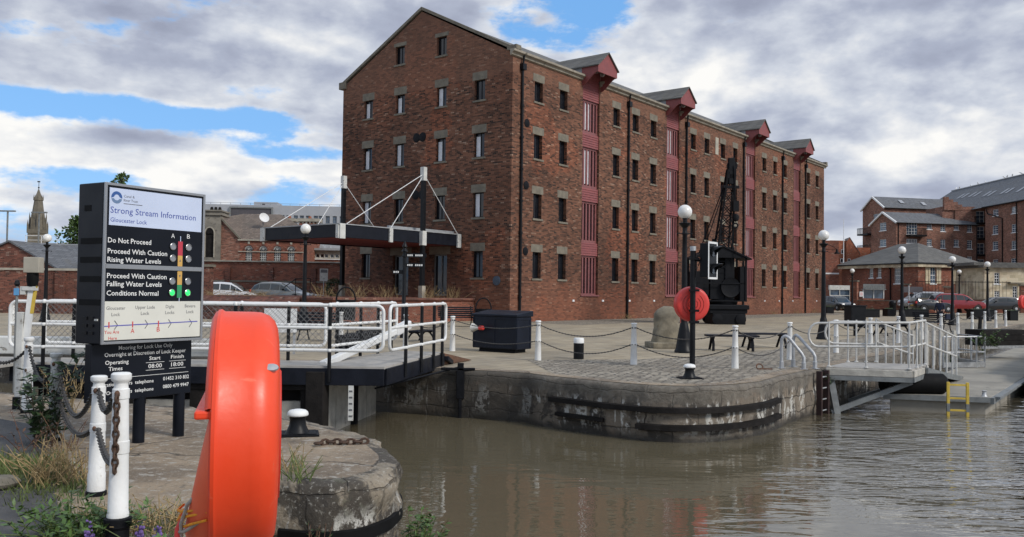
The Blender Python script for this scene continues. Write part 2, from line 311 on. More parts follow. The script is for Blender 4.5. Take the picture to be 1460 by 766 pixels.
# ---- ground materials
def flagmat():
    m, t = newmat('yard paving')
    p = pos(t)
    # flagstones laid along the quay
    rot = t.n('ShaderNodeMapping', {'Vector': p, 'Rotation': (0, 0, R(-51.7))}).outputs[0]
    br = t.n('ShaderNodeTexBrick', {'Vector': rot, 'Color1': c4((0.30, 0.245, 0.165)), 'Color2': c4((0.40, 0.335, 0.235)), 'Mortar': c4((0.13, 0.11, 0.085)),
             'Scale': 1.0, 'Mortar Size': 0.014, 'Mortar Smooth': 0.2, 'Brick Width': 0.75, 'Row Height': 0.42, 'Bias': -0.1})
    n1 = t.noise(p, 0.35, 6, 0.62, 0.5).outputs[0]; n2 = t.noise(p, 3.5, 7, 0.65).outputs[0]
    c = t.mix(t.math('MULTIPLY', t.ss(n1, 0.42, 0.68), 0.55), br.outputs[0], c4((0.17, 0.15, 0.12)))
    c = t.mix(t.math('MULTIPLY', t.ss(n2, 0.52, 0.75), 0.45), c, c4((0.40, 0.36, 0.29)))
    h = t.math('ADD', t.math('MULTIPLY', n2, 0.5), t.math('SUBTRACT', 0.0, br.outputs['Fac']))
    finish(t, **{'Base Color': c, 'Roughness': 0.85, 'Normal': t.n('ShaderNodeBump', {'Height': h, 'Strength': 0.5, 'Distance': 0.02}).outputs[0]})
    return m
M['yard'] = flagmat()
def settmat():
    m, t = newmat('stone setts')
    p = pos(t)
    wob = t.n('ShaderNodeVectorMath', {0: p, 1: t.n('ShaderNodeVectorMath', {0: t.noise(p, 2.0, 3).outputs['Color'], 1: (0.34, 0.34, 0.0)}, operation='MULTIPLY').outputs[0]}, operation='ADD').outputs[0]
    rot = t.n('ShaderNodeMapping', {'Vector': wob, 'Rotation': (0, 0, R(-20))}).outputs[0]
    br = t.n('ShaderNodeTexBrick', {'Vector': rot, 'Color1': c4((0.20, 0.172, 0.13)), 'Color2': c4((0.42, 0.37, 0.29)), 'Mortar': c4((0.07, 0.06, 0.05)),
             'Scale': 1.0, 'Mortar Size': 0.028, 'Mortar Smooth': 0.6, 'Brick Width': 0.27, 'Row Height': 0.15})
    n1 = t.noise(p, 0.6, 6, 0.6, 0.5).outputs[0]; n2 = t.noise(p, 9, 5, 0.6).outputs[0]
    c = t.mix(t.math('MULTIPLY', t.ss(n1, 0.45, 0.7), 0.5), br.outputs[0], c4((0.17, 0.14, 0.105)))
    c = t.mix(t.math('MULTIPLY', t.ss(n2, 0.52, 0.66), 0.4), c, c4((0.46, 0.42, 0.35)))
    h = t.math('SUBTRACT', t.math('MULTIPLY', n2, 0.3), br.outputs['Fac'])
    finish(t, **{'Base Color': c, 'Roughness': 0.8, 'Normal': t.n('ShaderNodeBump', {'Height': h, 'Strength': 0.9, 'Distance': 0.05}).outputs[0]})
    return m
M['setts'] = settmat()
def copingmat():
    'worn lichen-spotted concrete and stone of the near lock side'
    m, t = newmat('worn lock side stone')
    p = pos(t)
    n1 = t.noise(p, 0.9, 7, 0.62, 0.6).outputs[0]; n2 = t.noise(p, 7, 8, 0.7, 0.3).outputs[0]; n3 = t.noise(p, 38, 4, 0.6).outputs[0]
    c = t.mix(t.ss(n1, 0.36, 0.62), c4((0.175, 0.135, 0.095)), c4((0.31, 0.24, 0.165)))
    n4 = t.noise(p, 22, 6, 0.7).outputs[0]
    c = t.mix(t.math('MULTIPLY', t.ss(n2, 0.54, 0.62), 0.7), c, c4((0.42, 0.395, 0.345)))
    c = t.mix(t.math('MULTIPLY', t.ss(n4, 0.56, 0.66), 0.6), c, c4((0.46, 0.44, 0.40)))
    c = t.mix(t.math('MULTIPLY', t.ss(n4, 0.42, 0.34), 0.6), c, c4((0.06, 0.052, 0.043)))
    c = t.mix(t.math('MULTIPLY', t.ss(n2, 0.44, 0.36), 0.55), c, c4((0.075, 0.066, 0.054)))
    v = t.n('ShaderNodeTexVoronoi', {'Vector': t.n('ShaderNodeVectorMath', {0: p, 1: t.n('ShaderNodeVectorMath', {0: t.noise(p, 1.3, 4).outputs['Color'], 1: (0.7, 0.7, 0.7)}, operation='MULTIPLY').outputs[0]}, operation='ADD').outputs[0], 'Scale': 0.42}, feature='DISTANCE_TO_EDGE')
    crack = t.math('SUBTRACT', 1.0, t.ss(v.outputs['Distance'], 0.0, 0.012))
    c = t.mix(t.math('MULTIPLY', crack, 0.8), c, c4((0.045, 0.038, 0.03)))
    h = t.math('ADD', t.math('ADD', n2, t.math('MULTIPLY', n3, 0.35)), t.math('MULTIPLY', crack, -0.8))
    finish(t, **{'Base Color': c, 'Roughness': 0.92, 'Normal': t.n('ShaderNodeBump', {'Height': h, 'Strength': 0.9, 'Distance': 0.03}).outputs[0]})
    return m
M['lockside'] = copingmat()
def quaymat(name, bw, bh, base1, base2, white_amt):
    'quay masonry: blocks in uv (metres along, metres up), lime runs, tide staining near the water, moss'
    m, t = newmat(name)
    uv = t.n('ShaderNodeTexCoord').outputs['UV']; p = pos(t)
    z = t.n('ShaderNodeSeparateXYZ', {0: p}).outputs[2]
    wuv = t.n('ShaderNodeVectorMath', {0: uv, 1: t.n('ShaderNodeVectorMath', {0: t.noise(p, 1.6, 3).outputs['Color'], 1: (0.30, 0.22, 0.0)}, operation='MULTIPLY').outputs[0]}, operation='ADD').outputs[0]
    br = t.n('ShaderNodeTexBrick', {'Vector': wuv, 'Color1': c4(base1), 'Color2': c4(base2), 'Mortar': c4([x * 0.45 for x in base1]), 'Scale': 1.0,
             'Mortar Size': 0.016, 'Mortar Smooth': 0.6, 'Brick Width': bw, 'Row Height': bh})
    n1 = t.noise(p, 1.1, 8, 0.66, 0.7).outputs[0]; n2 = t.noise(p, 5.5, 8, 0.7, 0.4).outputs[0]
    st = t.noise(t.n('ShaderNodeVectorMath', {0: p, 1: (3.2, 3.2, 0.55)}, operation='MULTIPLY').outputs[0], 1.0, 6, 0.6, 0.3).outputs[0]
    brc = t.mix(t.ss(t.noise(p, 0.8, 4).outputs[0], 0.42, 0.58), br.outputs[0], c4([(x + y) * 0.48 for x, y in zip(base1, base2)]))
    c = t.mix(t.math('MULTIPLY', t.ss(n1, 0.47, 0.54), 0.88), brc, c4((0.040, 0.034, 0.028)))
    c = t.mix(t.math('MULTIPLY', t.ss(n1, 0.41, 0.30), 0.6), c, c4((0.24, 0.17, 0.12)))
    c = t.mix(t.math('MULTIPLY', t.ss(n2, 0.56, 0.68), 0.6), c, c4((0.28, 0.26, 0.225)))
    c = t.mix(t.math('MULTIPLY', t.ss(n2, 0.43, 0.34), 0.7), c, c4((0.035, 0.03, 0.026)))
    lime = t.math('MULTIPLY', t.ss(st, 0.52, 0.57), t.ss(n2, 0.46, 0.53))
    band = t.math('MULTIPLY', t.ss(z, -0.98, -0.7), t.ss(z, -0.18, -0.40))
    c = t.mix(t.math('MULTIPLY', t.math('MULTIPLY', lime, band), white_amt), c, c4((0.62, 0.60, 0.55)))
    moss = t.math('MULTIPLY', t.ss(n2, 0.5, 0.62), t.ss(st, 0.5, 0.58))
    c = t.mix(t.math('MULTIPLY', moss, 0.4), c, c4((0.06, 0.065, 0.03)))
    lipz = 0.0 if name.startswith('near') else t.ss(t.math('ADD', z, t.math('MULTIPLY', t.math('SUBTRACT', n1, 0.5), 0.5)), -0.36, -0.24)
    if name.startswith('near'):
        n5 = t.noise(p, 24, 6, 0.7).outputs[0]
        c = t.mix(t.math('MULTIPLY', t.ss(n5, 0.55, 0.64), 0.55), c, c4((0.44, 0.42, 0.37)))
        c = t.mix(t.math('MULTIPLY', t.ss(n5, 0.43, 0.35), 0.7), c, c4((0.05, 0.043, 0.035)))
    else: c = t.mix(t.math('MULTIPLY', lipz, 0.75), c, t.mix(t.ss(n2, 0.4, 0.6), c4((0.105, 0.092, 0.075)), c4((0.17, 0.152, 0.125))))
    if name.startswith('quay'): c = t.mix(t.math('MULTIPLY', t.ss(t.n('ShaderNodeSeparateXYZ', {0: p}).outputs[0], 0.75, 0.3), t.math('MULTIPLY_ADD', n2, 0.9, 0.2)), c, c4((0.038, 0.033, 0.027)))  # lock entrance shade painted into the stone colour, with algae staining
    tide = t.ss(t.math('ADD', z, t.math('MULTIPLY', n2, 0.18)), -0.72, -0.90)
    c = t.mix(t.math('MULTIPLY', tide, 0.85), c, c4((0.028, 0.025, 0.02)))
    h = t.math('ADD', n2, t.math('MULTIPLY', br.outputs['Fac'], -0.5))
    finish(t, **{'Base Color': c, 'Roughness': t.math('MULTIPLY_ADD', tide, -0.4, 0.9), 'Normal': t.n('ShaderNodeBump', {'Height': h, 'Strength': 0.9, 'Distance': 0.04}).outputs[0]})
    return m
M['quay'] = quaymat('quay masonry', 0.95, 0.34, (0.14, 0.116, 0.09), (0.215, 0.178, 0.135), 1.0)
M['nose'] = quaymat('near lock masonry', 0.8, 0.36, (0.20, 0.165, 0.12), (0.29, 0.245, 0.185), 1.0)
def watermat():
    m, t = newmat('muddy dock water')
    p = pos(t)
    s = t.n('ShaderNodeSeparateXYZ', {0: p})
    open_ = t.ss(t.math('ADD', s.outputs[0], t.math('MULTIPLY', t.noise(p, 0.35, 3).outputs[0], 3.0)), 4.9, 9.5)      # wind reaches the open basin, the lock mouth is sheltered
    rv = t.n('ShaderNodeMapping', {'Vector': p, 'Rotation': (0, 0, R(6)), 'Scale': (0.42, 1.15, 1.0)}).outputs[0]
    a = t.noise(rv, 1.9, 2.5, 0.5, 0.8).outputs[0]; b = t.noise(rv, 8.0, 2, 0.5, 0.3).outputs[0]; g = t.noise(rv, 0.5, 3).outputs[0]
    h = t.math('ADD', t.math('MULTIPLY', a, 1.0), t.math('MULTIPLY', b, 0.22))
    amp = t.math('MULTIPLY_ADD', t.math('MULTIPLY', open_, t.ss(g, 0.3, 0.6)), 0.62, 0.028)
    mud = t.noise(p, 0.4, 5, 0.6, 0.4).outputs[0]
    c = t.mix(mud, c4((0.104, 0.088, 0.056)), c4((0.125, 0.106, 0.068)))
    bmp = t.n('ShaderNodeBump', {'Height': h, 'Strength': amp, 'Distance': 0.35})
    finish(t, **{'Base Color': c, 'Roughness': 0.015, 'IOR': 1.45, 'Specular IOR Level': 0.75, 'Coat Weight': t.math('MULTIPLY', open_, 0.8), 'Coat IOR': 1.6, 'Coat Roughness': 0.01, 'Coat Normal': bmp.outputs[0], 'Normal': bmp.outputs[0]})
    return m
M['water'] = watermat()
# ------------------------------------------------------------------ mesh helpers
class MB:
    def __init__(s): s.v = []; s.f = []; s.uv = {}
    def add(s, vs, fs, Mx=None):
        o = len(s.v)
        s.v += [tuple(Mx @ Vector(p)) if Mx else tuple(p) for p in vs]
        s.f += [tuple(i + o for i in f) for f in fs]
        return s
    def box(s, c, d, rz=0.0, Mx=None):
        'box by centre and size'
        hx, hy, hz = d[0] / 2, d[1] / 2, d[2] / 2
        vs = [(x, y, z) for z in (-hz, hz) for x, y in ((-hx, -hy), (hx, -hy), (hx, hy), (-hx, hy))]
        T = Matrix.Translation(c) @ Matrix.Rotation(rz, 4, 'Z')
        if Mx: T = Mx @ T
        return s.add(vs, [(3, 2, 1, 0), (4, 5, 6, 7), (0, 1, 5, 4), (1, 2, 6, 5), (2, 3, 7, 6), (3, 0, 4, 7)], T)
    def bb(s, x0, x1, y0, y1, z0, z1):
        return s.box(((x0 + x1) / 2, (y0 + y1) / 2, (z0 + z1) / 2), (abs(x1 - x0), abs(y1 - y0), abs(z1 - z0)))
    def beam(s, a, b, w, h, up=(0, 0, 1)):
        'rectangular bar from a to b, w across, h along up'
        a = Vector(a); b = Vector(b); d = (b - a); L = d.length; d = d / L
        u = Vector(up)
        if abs(u.dot(d)) > 0.98: u = Vector((0, 1, 0))
        x = d.cross(u).normalized(); z = x.cross(d)
        T = Matrix(((d.x, x.x, z.x, (a.x + b.x) / 2), (d.y, x.y, z.y, (a.y + b.y) / 2), (d.z, x.z, z.z, (a.z + b.z) / 2), (0, 0, 0, 1)))
        return s.box((0, 0, 0), (L, w, h), 0, T)
    def tube(s, pts, r, n=8, closed=False, caps=True, rs=None):
        pts = [Vector(p) for p in pts]; N = len(pts); rings = []
        prev = None
        for i, p in enumerate(pts):
            if closed: d = pts[(i + 1) % N] - pts[i - 1]
            else: d = (pts[min(i + 1, N - 1)] - pts[max(i - 1, 0)])
            d.normalize()
            if prev is None:
                u = Vector((0, 0, 1)) if abs(d.z) < 0.9 else Vector((1, 0, 0))
                x = d.cross(u).normalized()
            else:
                x = (prev - d * prev.dot(d)).normalized()
            prev = x; y = d.cross(x); rr = rs[i] if rs else r
            rings.append([p + (x * cos(2 * pi * k / n) + y * sin(2 * pi * k / n)) * rr for k in range(n)])
        o = len(s.v)
        for rg in rings: s.v += [tuple(q) for q in rg]
        for i in range(N if closed else N - 1):
            j = (i + 1) % N
            for k in range(n):
                s.f.append((o + i * n + k, o + i * n + (k + 1) % n, o + j * n + (k + 1) % n, o + j * n + k))
        if caps and not closed:
            s.f.append(tuple(o + k for k in reversed(range(n)))); s.f.append(tuple(o + (N - 1) * n + k for k in range(n)))
        return s
    def lathe(s, prof, n=16, Mx=None, a0=0.0, a1=2 * pi):
        'profile of (r, z) turned round z'
        full = abs(a1 - a0 - 2 * pi) < 1e-6; m = n if full else n + 1
        vs = []; fs = []
        for r, z in prof:
            for k in range(m):
                a = a0 + (a1 - a0) * k / n
                vs.append((r * cos(a), r * sin(a), z))
        for i in range(len(prof) - 1):
            for k in range(n):
                k2 = (k + 1) % m
                fs.append((i * m + k, i * m + k2, (i + 1) * m + k2, (i + 1) * m + k))
        if full:
            if prof[0][0] > 1e-5: fs.append(tuple(reversed(range(m))))
            if prof[-1][0] > 1e-5: fs.append(tuple((len(prof) - 1) * m + k for k in range(m)))
        return s.add(vs, fs, Mx)
    def prism(s, poly, t, Mx=None):
        'polygon in xy (counter-clockwise) extruded from z=0 to z=t'
        n = len(poly)
        vs = [(x, y, 0) for x, y in poly] + [(x, y, t) for x, y in poly]
        fs = [tuple(reversed(range(n))), tuple(range(n, 2 * n))] + [(i, (i + 1) % n, n + (i + 1) % n, n + i) for i in range(n)]
        return s.add(vs, fs, Mx)
    def sphere(s, c, r, n=14, sc=(1, 1, 1)):
        m = n // 2 + 1
        prof = [(r * sin(pi * i / m), -r * cos(pi * i / m)) for i in range(m + 1)]
        return s.lathe(prof, n, Matrix.Translation(c) @ Matrix.Diagonal((sc[0], sc[1], sc[2], 1)))
    def torus(s, R_, r, Mx=None, n=24, m=10, sx=1.0):
        vs = []; fs = []
        for i in range(n):
            a = 2 * pi * i / n
            for j in range(m):
                b = 2 * pi * j / m
                vs.append(((R_ + r * cos(b)) * cos(a) * sx, (R_ + r * cos(b)) * sin(a), r * sin(b)))
        for i in range(n):
            for j in range(m):
                fs.append((i * m + j, ((i + 1) % n) * m + j, ((i + 1) % n) * m + (j + 1) % m, i * m + (j + 1) % m))
        return s.add(vs, fs, Mx)
    def quad(s, a, b, c, d): return s.add([a, b, c, d], [(0, 1, 2, 3)])
    def text(s, txt, width=None, height=None, Mx=None, align='LEFT', thick=0.0, bold=0.0):
        'flat lettering, lower left at the origin of Mx in its xy plane; height = capital height, width fits the line'
        cu = bpy.data.curves.new('lettering', 'FONT'); cu.body = txt; cu.resolution_u = 2; cu.extrude = thick; cu.offset = bold
        ob = bpy.data.objects.new('lettering', cu); COL.objects.link(ob)
        dg = bpy.context.evaluated_depsgraph_get()
        me = bpy.data.meshes.new_from_object(ob.evaluated_get(dg))
        vs = [v.co.copy() for v in me.vertices]; fs = [tuple(p.vertices) for p in me.polygons]
        bpy.data.objects.remove(ob); bpy.data.curves.remove(cu); bpy.data.meshes.remove(me)
        x0 = min(v.x for v in vs); x1 = max(v.x for v in vs)
        sy = (height / 0.72) if height else width / (x1 - x0)
        sx = width / (x1 - x0) if width else sy
        off = {'LEFT': 0.0, 'CENTER': -(x1 - x0) * sx / 2, 'RIGHT': -(x1 - x0) * sx}[align]
        T = (Mx or Matrix()) @ Matrix.Translation((off - x0 * sx, 0, 0)) @ Matrix.Diagonal((sx, sy, 1, 1))
        return s.add(vs, fs, T)
    def mesh(s, name, smooth=None):
        me = bpy.data.meshes.new(name); me.from_pydata(s.v, [], s.f); me.update()
        if smooth is not None:
            me.shade_smooth(); me.set_sharp_from_angle(angle=R(smooth))
        return me
    def build(s, name, m, parent=None, smooth=None, loc=None, rz=0.0, bevel=0.0):
        me = s.mesh(name, smooth); me.materials.append(M[m] if isinstance(m, str) else m)
        o = bpy.data.objects.new(name, me); COL.objects.link(o)
        if parent: o.parent = parent
        if loc is not None: o.location = loc
        if rz: o.rotation_euler = (0, 0, rz)
        if bevel:
            b = o.modifiers.new('edge', 'BEVEL'); b.width = bevel; b.segments = 2; b.limit_method = 'ANGLE'; b.angle_limit = R(40)
        return o
def tag(o, label=None, cat=None, group=None, kind=None):
    if label: o['label'] = label
    if cat: o['category'] = cat
    if group: o['group'] = group
    if kind: o['kind'] = kind
    return o
def thing(name, label, cat, loc=(0, 0, 0), rz=0.0, group=None):
    o = bpy.data.objects.new(name, None); COL.objects.link(o)
    o.empty_display_size = 0.2; o.location = loc; o.rotation_euler = (0, 0, rz)
    return tag(o, label, cat, group)
def dup(root, loc=None, rz=None, label=None, scale=None):
    kids = {}
    for o in bpy.data.objects:
        if o.parent: kids.setdefault(o.parent.name, []).append(o)
    def cp(o, parent):
        c = o.copy(); COL.objects.link(c)
        if parent: c.parent = parent
        for k in kids.get(o.name, []): cp(k, c)
        return c
    r = cp(root, None)
    if loc is not None: r.location = loc
    if rz is not None: r.rotation_euler = (0, 0, rz)
    if label: r['label'] = label
    if scale: r.scale = (scale,) * 3
    return r
def struct(name, mb, m, smooth=None, bevel=0.0):
    return tag(mb.build(name, m, None, smooth, bevel=bevel), kind='structure')
def TZ(x, y, z): return Matrix.Translation((x, y, z))
RX90 = Matrix.Rotation(R(90), 4, 'X')        # xy plane -> xz plane (facing -y)
def frontM(x, y, z): return TZ(x, y, z) @ RX90
ORD = ['first', 'second', 'third', 'fourth', 'fifth', 'sixth', 'seventh', 'eighth', 'ninth', 'tenth', 'eleventh', 'twelfth', 'thirteenth', 'fourteenth']
def catenary(a, b, sag, n):
    a = Vector(a); b = Vector(b)
    return [a.lerp(b, i / n) - Vector((0, 0, sag * 4 * (i / n) * (1 - i / n))) for i in range(n + 1)]
def chain_mb(pts, link, wire, n=9, m=5):
    'real oval links along a polyline'
    mb = MB()
    L = [0.0]
    for i in range(1, len(pts)): L.append(L[-1] + (pts[i] - pts[i - 1]).length)
    pitch = link * 0.72; k = 0; s = 0.0
    while s < L[-1] - pitch * 0.5:
        c = s + pitch / 2; i = 1
        while i < len(L) - 1 and L[i] < c: i += 1
        tt = (c - L[i - 1]) / max(1e-6, L[i] - L[i - 1]); p = pts[i - 1].lerp(pts[i], tt); d = (pts[i] - pts[i - 1]).normalized()
        u = Vector((0, 0, 1)) if abs(d.z) < 0.9 else Vector((1, 0, 0))
        y = d.cross(u).normalized(); z = d.cross(y)
        if k % 2: y, z = z, -y
        T = Matrix(((d.x, y.x, z.x, p.x), (d.y, y.y, z.y, p.y), (d.z, y.z, z.z, p.z), (0, 0, 0, 1)))
        mb.torus(link * 0.30, wire, T, n, m, sx=link / (link * 0.6) * 0.85)
        s += pitch; k += 1
    return mb
def chain_far(pts, r):
    'a far chain: beads of alternating thickness'
    q = []; rs = []
    for i in range(len(pts) - 1):
        for j in range(6):
            q.append(pts[i].lerp(pts[i + 1], j / 6)); rs.append(r * (1.25 if j % 2 else 0.75))
    q.append(pts[-1]); rs.append(r)
    return MB().tube(q, r, 5, rs=rs)

# walls with real openings --------------------------------------------------
def wall_mb(mb, mp, uL, uR, z0, z1, holes, depth=0.22, zb=()):
    'outer face of a wall between uL(z), uR(z) with rectangular holes and their reveals; mp(u, d, z) -> point, d inward'
    zs = sorted({z0, z1, *zb} | {h[2] for h in holes} | {h[3] for h in holes})
    zs = [z for z in zs if z0 - 1e-6 <= z <= z1 + 1e-6]
    for a, b in zip(zs[:-1], zs[1:]):
        if b - a < 1e-5: continue
        mid = (a + b) / 2
        hs = sorted((h[0], h[1]) for h in holes if h[2] < mid < h[3])
        la, lb, ra, rb = uL(a), uL(b), uR(a), uR(b)
        edges = [(la, lb)]
        for h0, h1 in hs: edges += [(h0, h0), (h1, h1)]
        edges.append((ra, rb))
        for i in range(0, len(edges), 2):
            (p, q), (r_, s_) = edges[i], edges[i + 1]
            if r_ - p < 1e-5 and s_ - q < 1e-5: continue
            mb.quad(mp(p, 0, a), mp(r_, 0, a), mp(s_, 0, b), mp(q, 0, b))
    for u0, u1, a, b in holes:
        mb.quad(mp(u0, 0, a), mp(u0, 0, b), mp(u0, depth, b), mp(u0, depth, a))
        mb.quad(mp(u1, 0, b), mp(u1, 0, a), mp(u1, depth, a), mp(u1, depth, b))
        mb.quad(mp(u0, 0, b), mp(u1, 0, b), mp(u1, depth, b), mp(u0, depth, b))
        mb.quad(mp(u1, 0, a), mp(u0, 0, a), mp(u0, depth, a), mp(u1, depth, a))
    return mb
WCACHE = {}
def window(parent, loc, rz, wd, ht, style, pane='glass_dark', frame='black', lintel=None, sill='stone', proud=0.0):
    '''a window as a part: the pane is the part, its frame, lintel and sill are sub-parts. local x along the wall, -y out of it,
    the origin at the lower left of the opening on the wall's face'''
    key = (round(wd, 2), round(ht, 2), tuple(sorted(style.items())), pane, frame, lintel, sill)
    if key not in WCACHE:
        d = style['d']
        pm = MB().bb(0, wd, d, d + 0.02, 0, ht)
        fm = MB(); t = style.get('t', 0.06); fd = d - 0.03
        for a in ((0, t, 0, ht), (wd - t, wd, 0, ht), (t, wd - t, 0, t), (t, wd - t, ht - t, ht)):
            fm.bb(a[0], a[1], fd, d - 0.002, a[2], a[3])
        b = style.get('b', 0.03)
        for k in range(1, style.get('nx', 1)):
            x = wd * k / style['nx']; fm.bb(x - b / 2, x + b / 2, fd + 0.008, d - 0.002, t, ht - t)
        for k in range(1, style.get('nz', 1)):
            z = ht * k / style['nz']; bz = b * (1.8 if style.get('sash') and k == style['nz'] // 2 else 1)
            fm.bb(t, wd - t, fd + 0.004, d - 0.004, z - bz / 2, z + bz / 2)
        lm = sm = None
        if lintel: lm = MB().bb(-0.15, wd + 0.15, -0.012, 0.1, ht - 0.005, ht + lintel[1])
        if sill: sm = MB().bb(-0.1, wd + 0.1, -0.06, d, -0.11, 0.0)
        WCACHE[key] = [x.mesh(nm) if x else None for x, nm in ((pm, 'window'), (fm, 'frame'), (lm, 'lintel'), (sm, 'sill'))]
        for me, mm in zip(WCACHE[key], (pane, frame, lintel and lintel[0], sill)):
            if me: me.materials.append(M[mm])
    P, Fm, Lm, Sm = WCACHE[key]
    o = bpy.data.objects.new('window', P); COL.objects.link(o); o.parent = parent; o.location = loc; o.rotation_euler = (0, 0, rz)
    for me, nm in ((Fm, 'frame'), (Lm, 'lintel'), (Sm, 'sill')):
        if me:
            q = bpy.data.objects.new(nm, me); COL.objects.link(q); q.parent = o
    return o

# ------------------------------------------------------------------ terrain, quays, water
WZ = -1.0                                    # water level
far_edge = [Vector((-70, 47.1, 0)), Vector((-20, 26.15, 0)), Vector((-2.82, 18.95, 0)), Vector((0.38, 17.62, 0)), Vector((0.46, 17.34, 0)), Vector((1.76, 16.1, 0)),
            Vector((2.45, 15.62, 0)), Vector((3.0, 15.46, 0)), Vector((3.6, 15.58, 0)), Vector((4.2, 15.92, 0)), Vector((4.86, 16.55, 0)), Vector((5.58, 17.7, 0)),
            Vector((6.65, 19.2, 0)), Vector((7.3, 19.95, 0)), Vector((34.2, 57.5, 0)), Vector((70, 107.4, 0)), Vector((260, 372, 0))]
near_edge = [Vector((-60, 35.0, 0)), Vector((-12.0, 15.2, 0)), Vector((-5.5, 12.5, 0)), Vector((-3.6, 11.7, 0)), Vector((-2.7, 11.1, 0)), Vector((-1.95, 10.35, 0)), Vector((-1.45, 9.6, 0)),
             Vector((-1.12, 8.75, 0)), Vector((-1.05, 8.3, 0)), Vector((-1.1, 7.85, 0)), Vector((-1.3, 7.48, 0)), Vector((-1.6, 7.36, 0)), Vector((-2.05, 7.5, 0)), Vector((-2.3, 7.3, 0)), Vector((-2.2, 6.7, 0)),
             Vector((-1.95, 5.9, 0)), Vector((-1.5, 4.9, 0)), Vector((-1.0, 3.9, 0)), Vector((-0.62, 2.8, 0)), Vector((-0.1, 1.4, 0)), Vector((0.9, 0.2, 0)), Vector((3, -1.2, 0)), Vector((30, -14, 0)), Vector((90, -40, 0))]
near_edge.reverse()          # walk it so that the land is on the left hand
def densify(pl, step, lo, hi):
    'subdivide the segments whose points lie within lo..hi, smoothing corners a little'
    out = []
    for i in range(len(pl) - 1):
        a, b = pl[i], pl[i + 1]
        n = 1
        if lo <= i < hi: n = max(1, int((b - a).length / step))
        for k in range(n): out.append(a.lerp(b, k / n))
    out.append(pl[-1]); 
    for _ in range(2):
        new = [out[0]]
        for i in range(1, len(out) - 1):
            l = (out[i] - out[i - 1]).length + (out[i + 1] - out[i]).length
            new.append(out[i] if l > 3 else (out[i - 1] + out[i] * 2 + out[i + 1]) / 4)
        new.append(out[-1]); out = new
    return out
def offset(pl, d):
    'polyline moved d to its left-hand side'
    out = []
    for i in range(len(pl)):
        t = (pl[min(i + 1, len(pl) - 1)] - pl[max(i - 1, 0)]).normalized()
        out.append(pl[i] + Vector((-t.y, t.x, 0)) * d)
    return out
def sweep_wall(name, pl, profile, rough, m, rs=1.0):
    'quay face: profile of (inset towards the land, z) swept along the edge, with uneven masonry'
    mb = MB(); L = 0.0; uvs = []
    n = len(profile)
    rows = [offset(pl, d) for d, z in profile]
    for i in range(len(pl)):
        if i: L += (pl[i] - pl[i - 1]).length
        t = (pl[min(i + 1, len(pl) - 1)] - pl[max(i - 1, 0)]).normalized(); nrm = Vector((t.y, -t.x, 0))
        for j, (d, z) in enumerate(profile):
            p = rows[j][i].copy(); p.z = z
            if 0 < j:
                k = noise.fractal(Vector((p.x * 1.7, p.y * 1.7, p.z * 2.4)) * rs, 0.9, 2.0, 4)
                p += nrm * (k * rough)
                if z > -0.12: p.z += k * rough * 0.35
            mb.v.append(tuple(p)); uvs.append((L, z))
    for i in range(len(pl) - 1):
        for j in range(n - 1):
            mb.f.append((i * n + j, i * n + j + 1, (i + 1) * n + j + 1, (i + 1) * n + j))
    o = mb.build(name, m, None, 50)
    ul = o.data.uv_layers.new(name='UVMap')
    for lp in o.data.loops: ul.data[lp.index].uv = uvs[lp.vertex_index]
    return o
def cut(pl, a, b, lo, hi):
    return [p for p in pl]
fe = densify(far_edge, 0.16, 1, 14)
ne = densify(near_edge, 0.075, 3, 21)
prof_far = [(0.10, 0.0), (0.05, -0.012), (0.012, -0.05), (0.0, -0.10)] + [(0.0, -0.10 - 0.11 * k) for k in range(1, 12)] + [(0.0, -3.2)]
prof_near = [(0.20, 0.0), (0.09, -0.008), (0.035, -0.03), (0.008, -0.075), (0.0, -0.16)] + [(0.0, -0.16 - 0.07 * k) for k in range(1, 16)] + [(0.0, -3.2)]
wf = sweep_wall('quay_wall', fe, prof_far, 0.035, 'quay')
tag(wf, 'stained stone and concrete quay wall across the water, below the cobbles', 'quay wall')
wn2 = sweep_wall('lock_wall', ne, prof_near, 0.07, 'nose', 1.5)
tag(wn2, 'worn stone lock wall with rounded nose in the foreground', 'lock wall')
from mathutils.geometry import tessellate_polygon
def sheet(name, poly, m, z=0.0, kind='structure'):
    tri = tessellate_polygon([[Vector((p[0], p[1], 0)) for p in poly]])
    mb = MB(); mb.add([(p[0], p[1], z) for p in poly], [tuple(t) for t in tri])
    me = mb.mesh(name); me.materials.append(M[m])
    bm = bmesh.new(); bm.from_mesh(me); bmesh.ops.recalc_face_normals(bm, faces=bm.faces)
    if sum(f.normal.z * f.calc_area() for f in bm.faces) < 0: bmesh.ops.reverse_faces(bm, faces=bm.faces)
    bm.to_mesh(me); bm.free()
    o = bpy.data.objects.new(name, me); COL.objects.link(o)
    return tag(o, kind=kind)
fin = offset(fe, 0.10)
sheet('ground', [(p.x, p.y) for p in fin] + [(700, 900), (700, 2500), (-2500, 2500), (-2500, 60), (-400, 60)], 'yard')
nin = offset(ne, 0.20)
sheet('ground', [(p.x, p.y) for p in nin] + [(-400, 60), (-400, -300), (300, -300)], 'lockside')
def strip(name, pl, d0, d1, z, m):
    a = offset(pl, d0); b = offset(pl, d1); mb = MB()
    mb.v = [(p.x, p.y, z) for p in a] + [(p.x, p.y, z) for p in b]; n = len(pl)
    mb.f = [(i, i + 1, n + i + 1, n + i) for i in range(n - 1)]
    return struct(name, mb, m)
sub = [p for p in fe if 0.5 < p.x < 34]
so_ = offset(sub, 0.42)
sheet('pavement', [(p.x, p.y) for p in so_] + [(31.2, 59.6), (8.0, 26.4), (5.6, 23.4), (3.2, 21.8), (0.4, 21.2)], 'setts', 0.004)
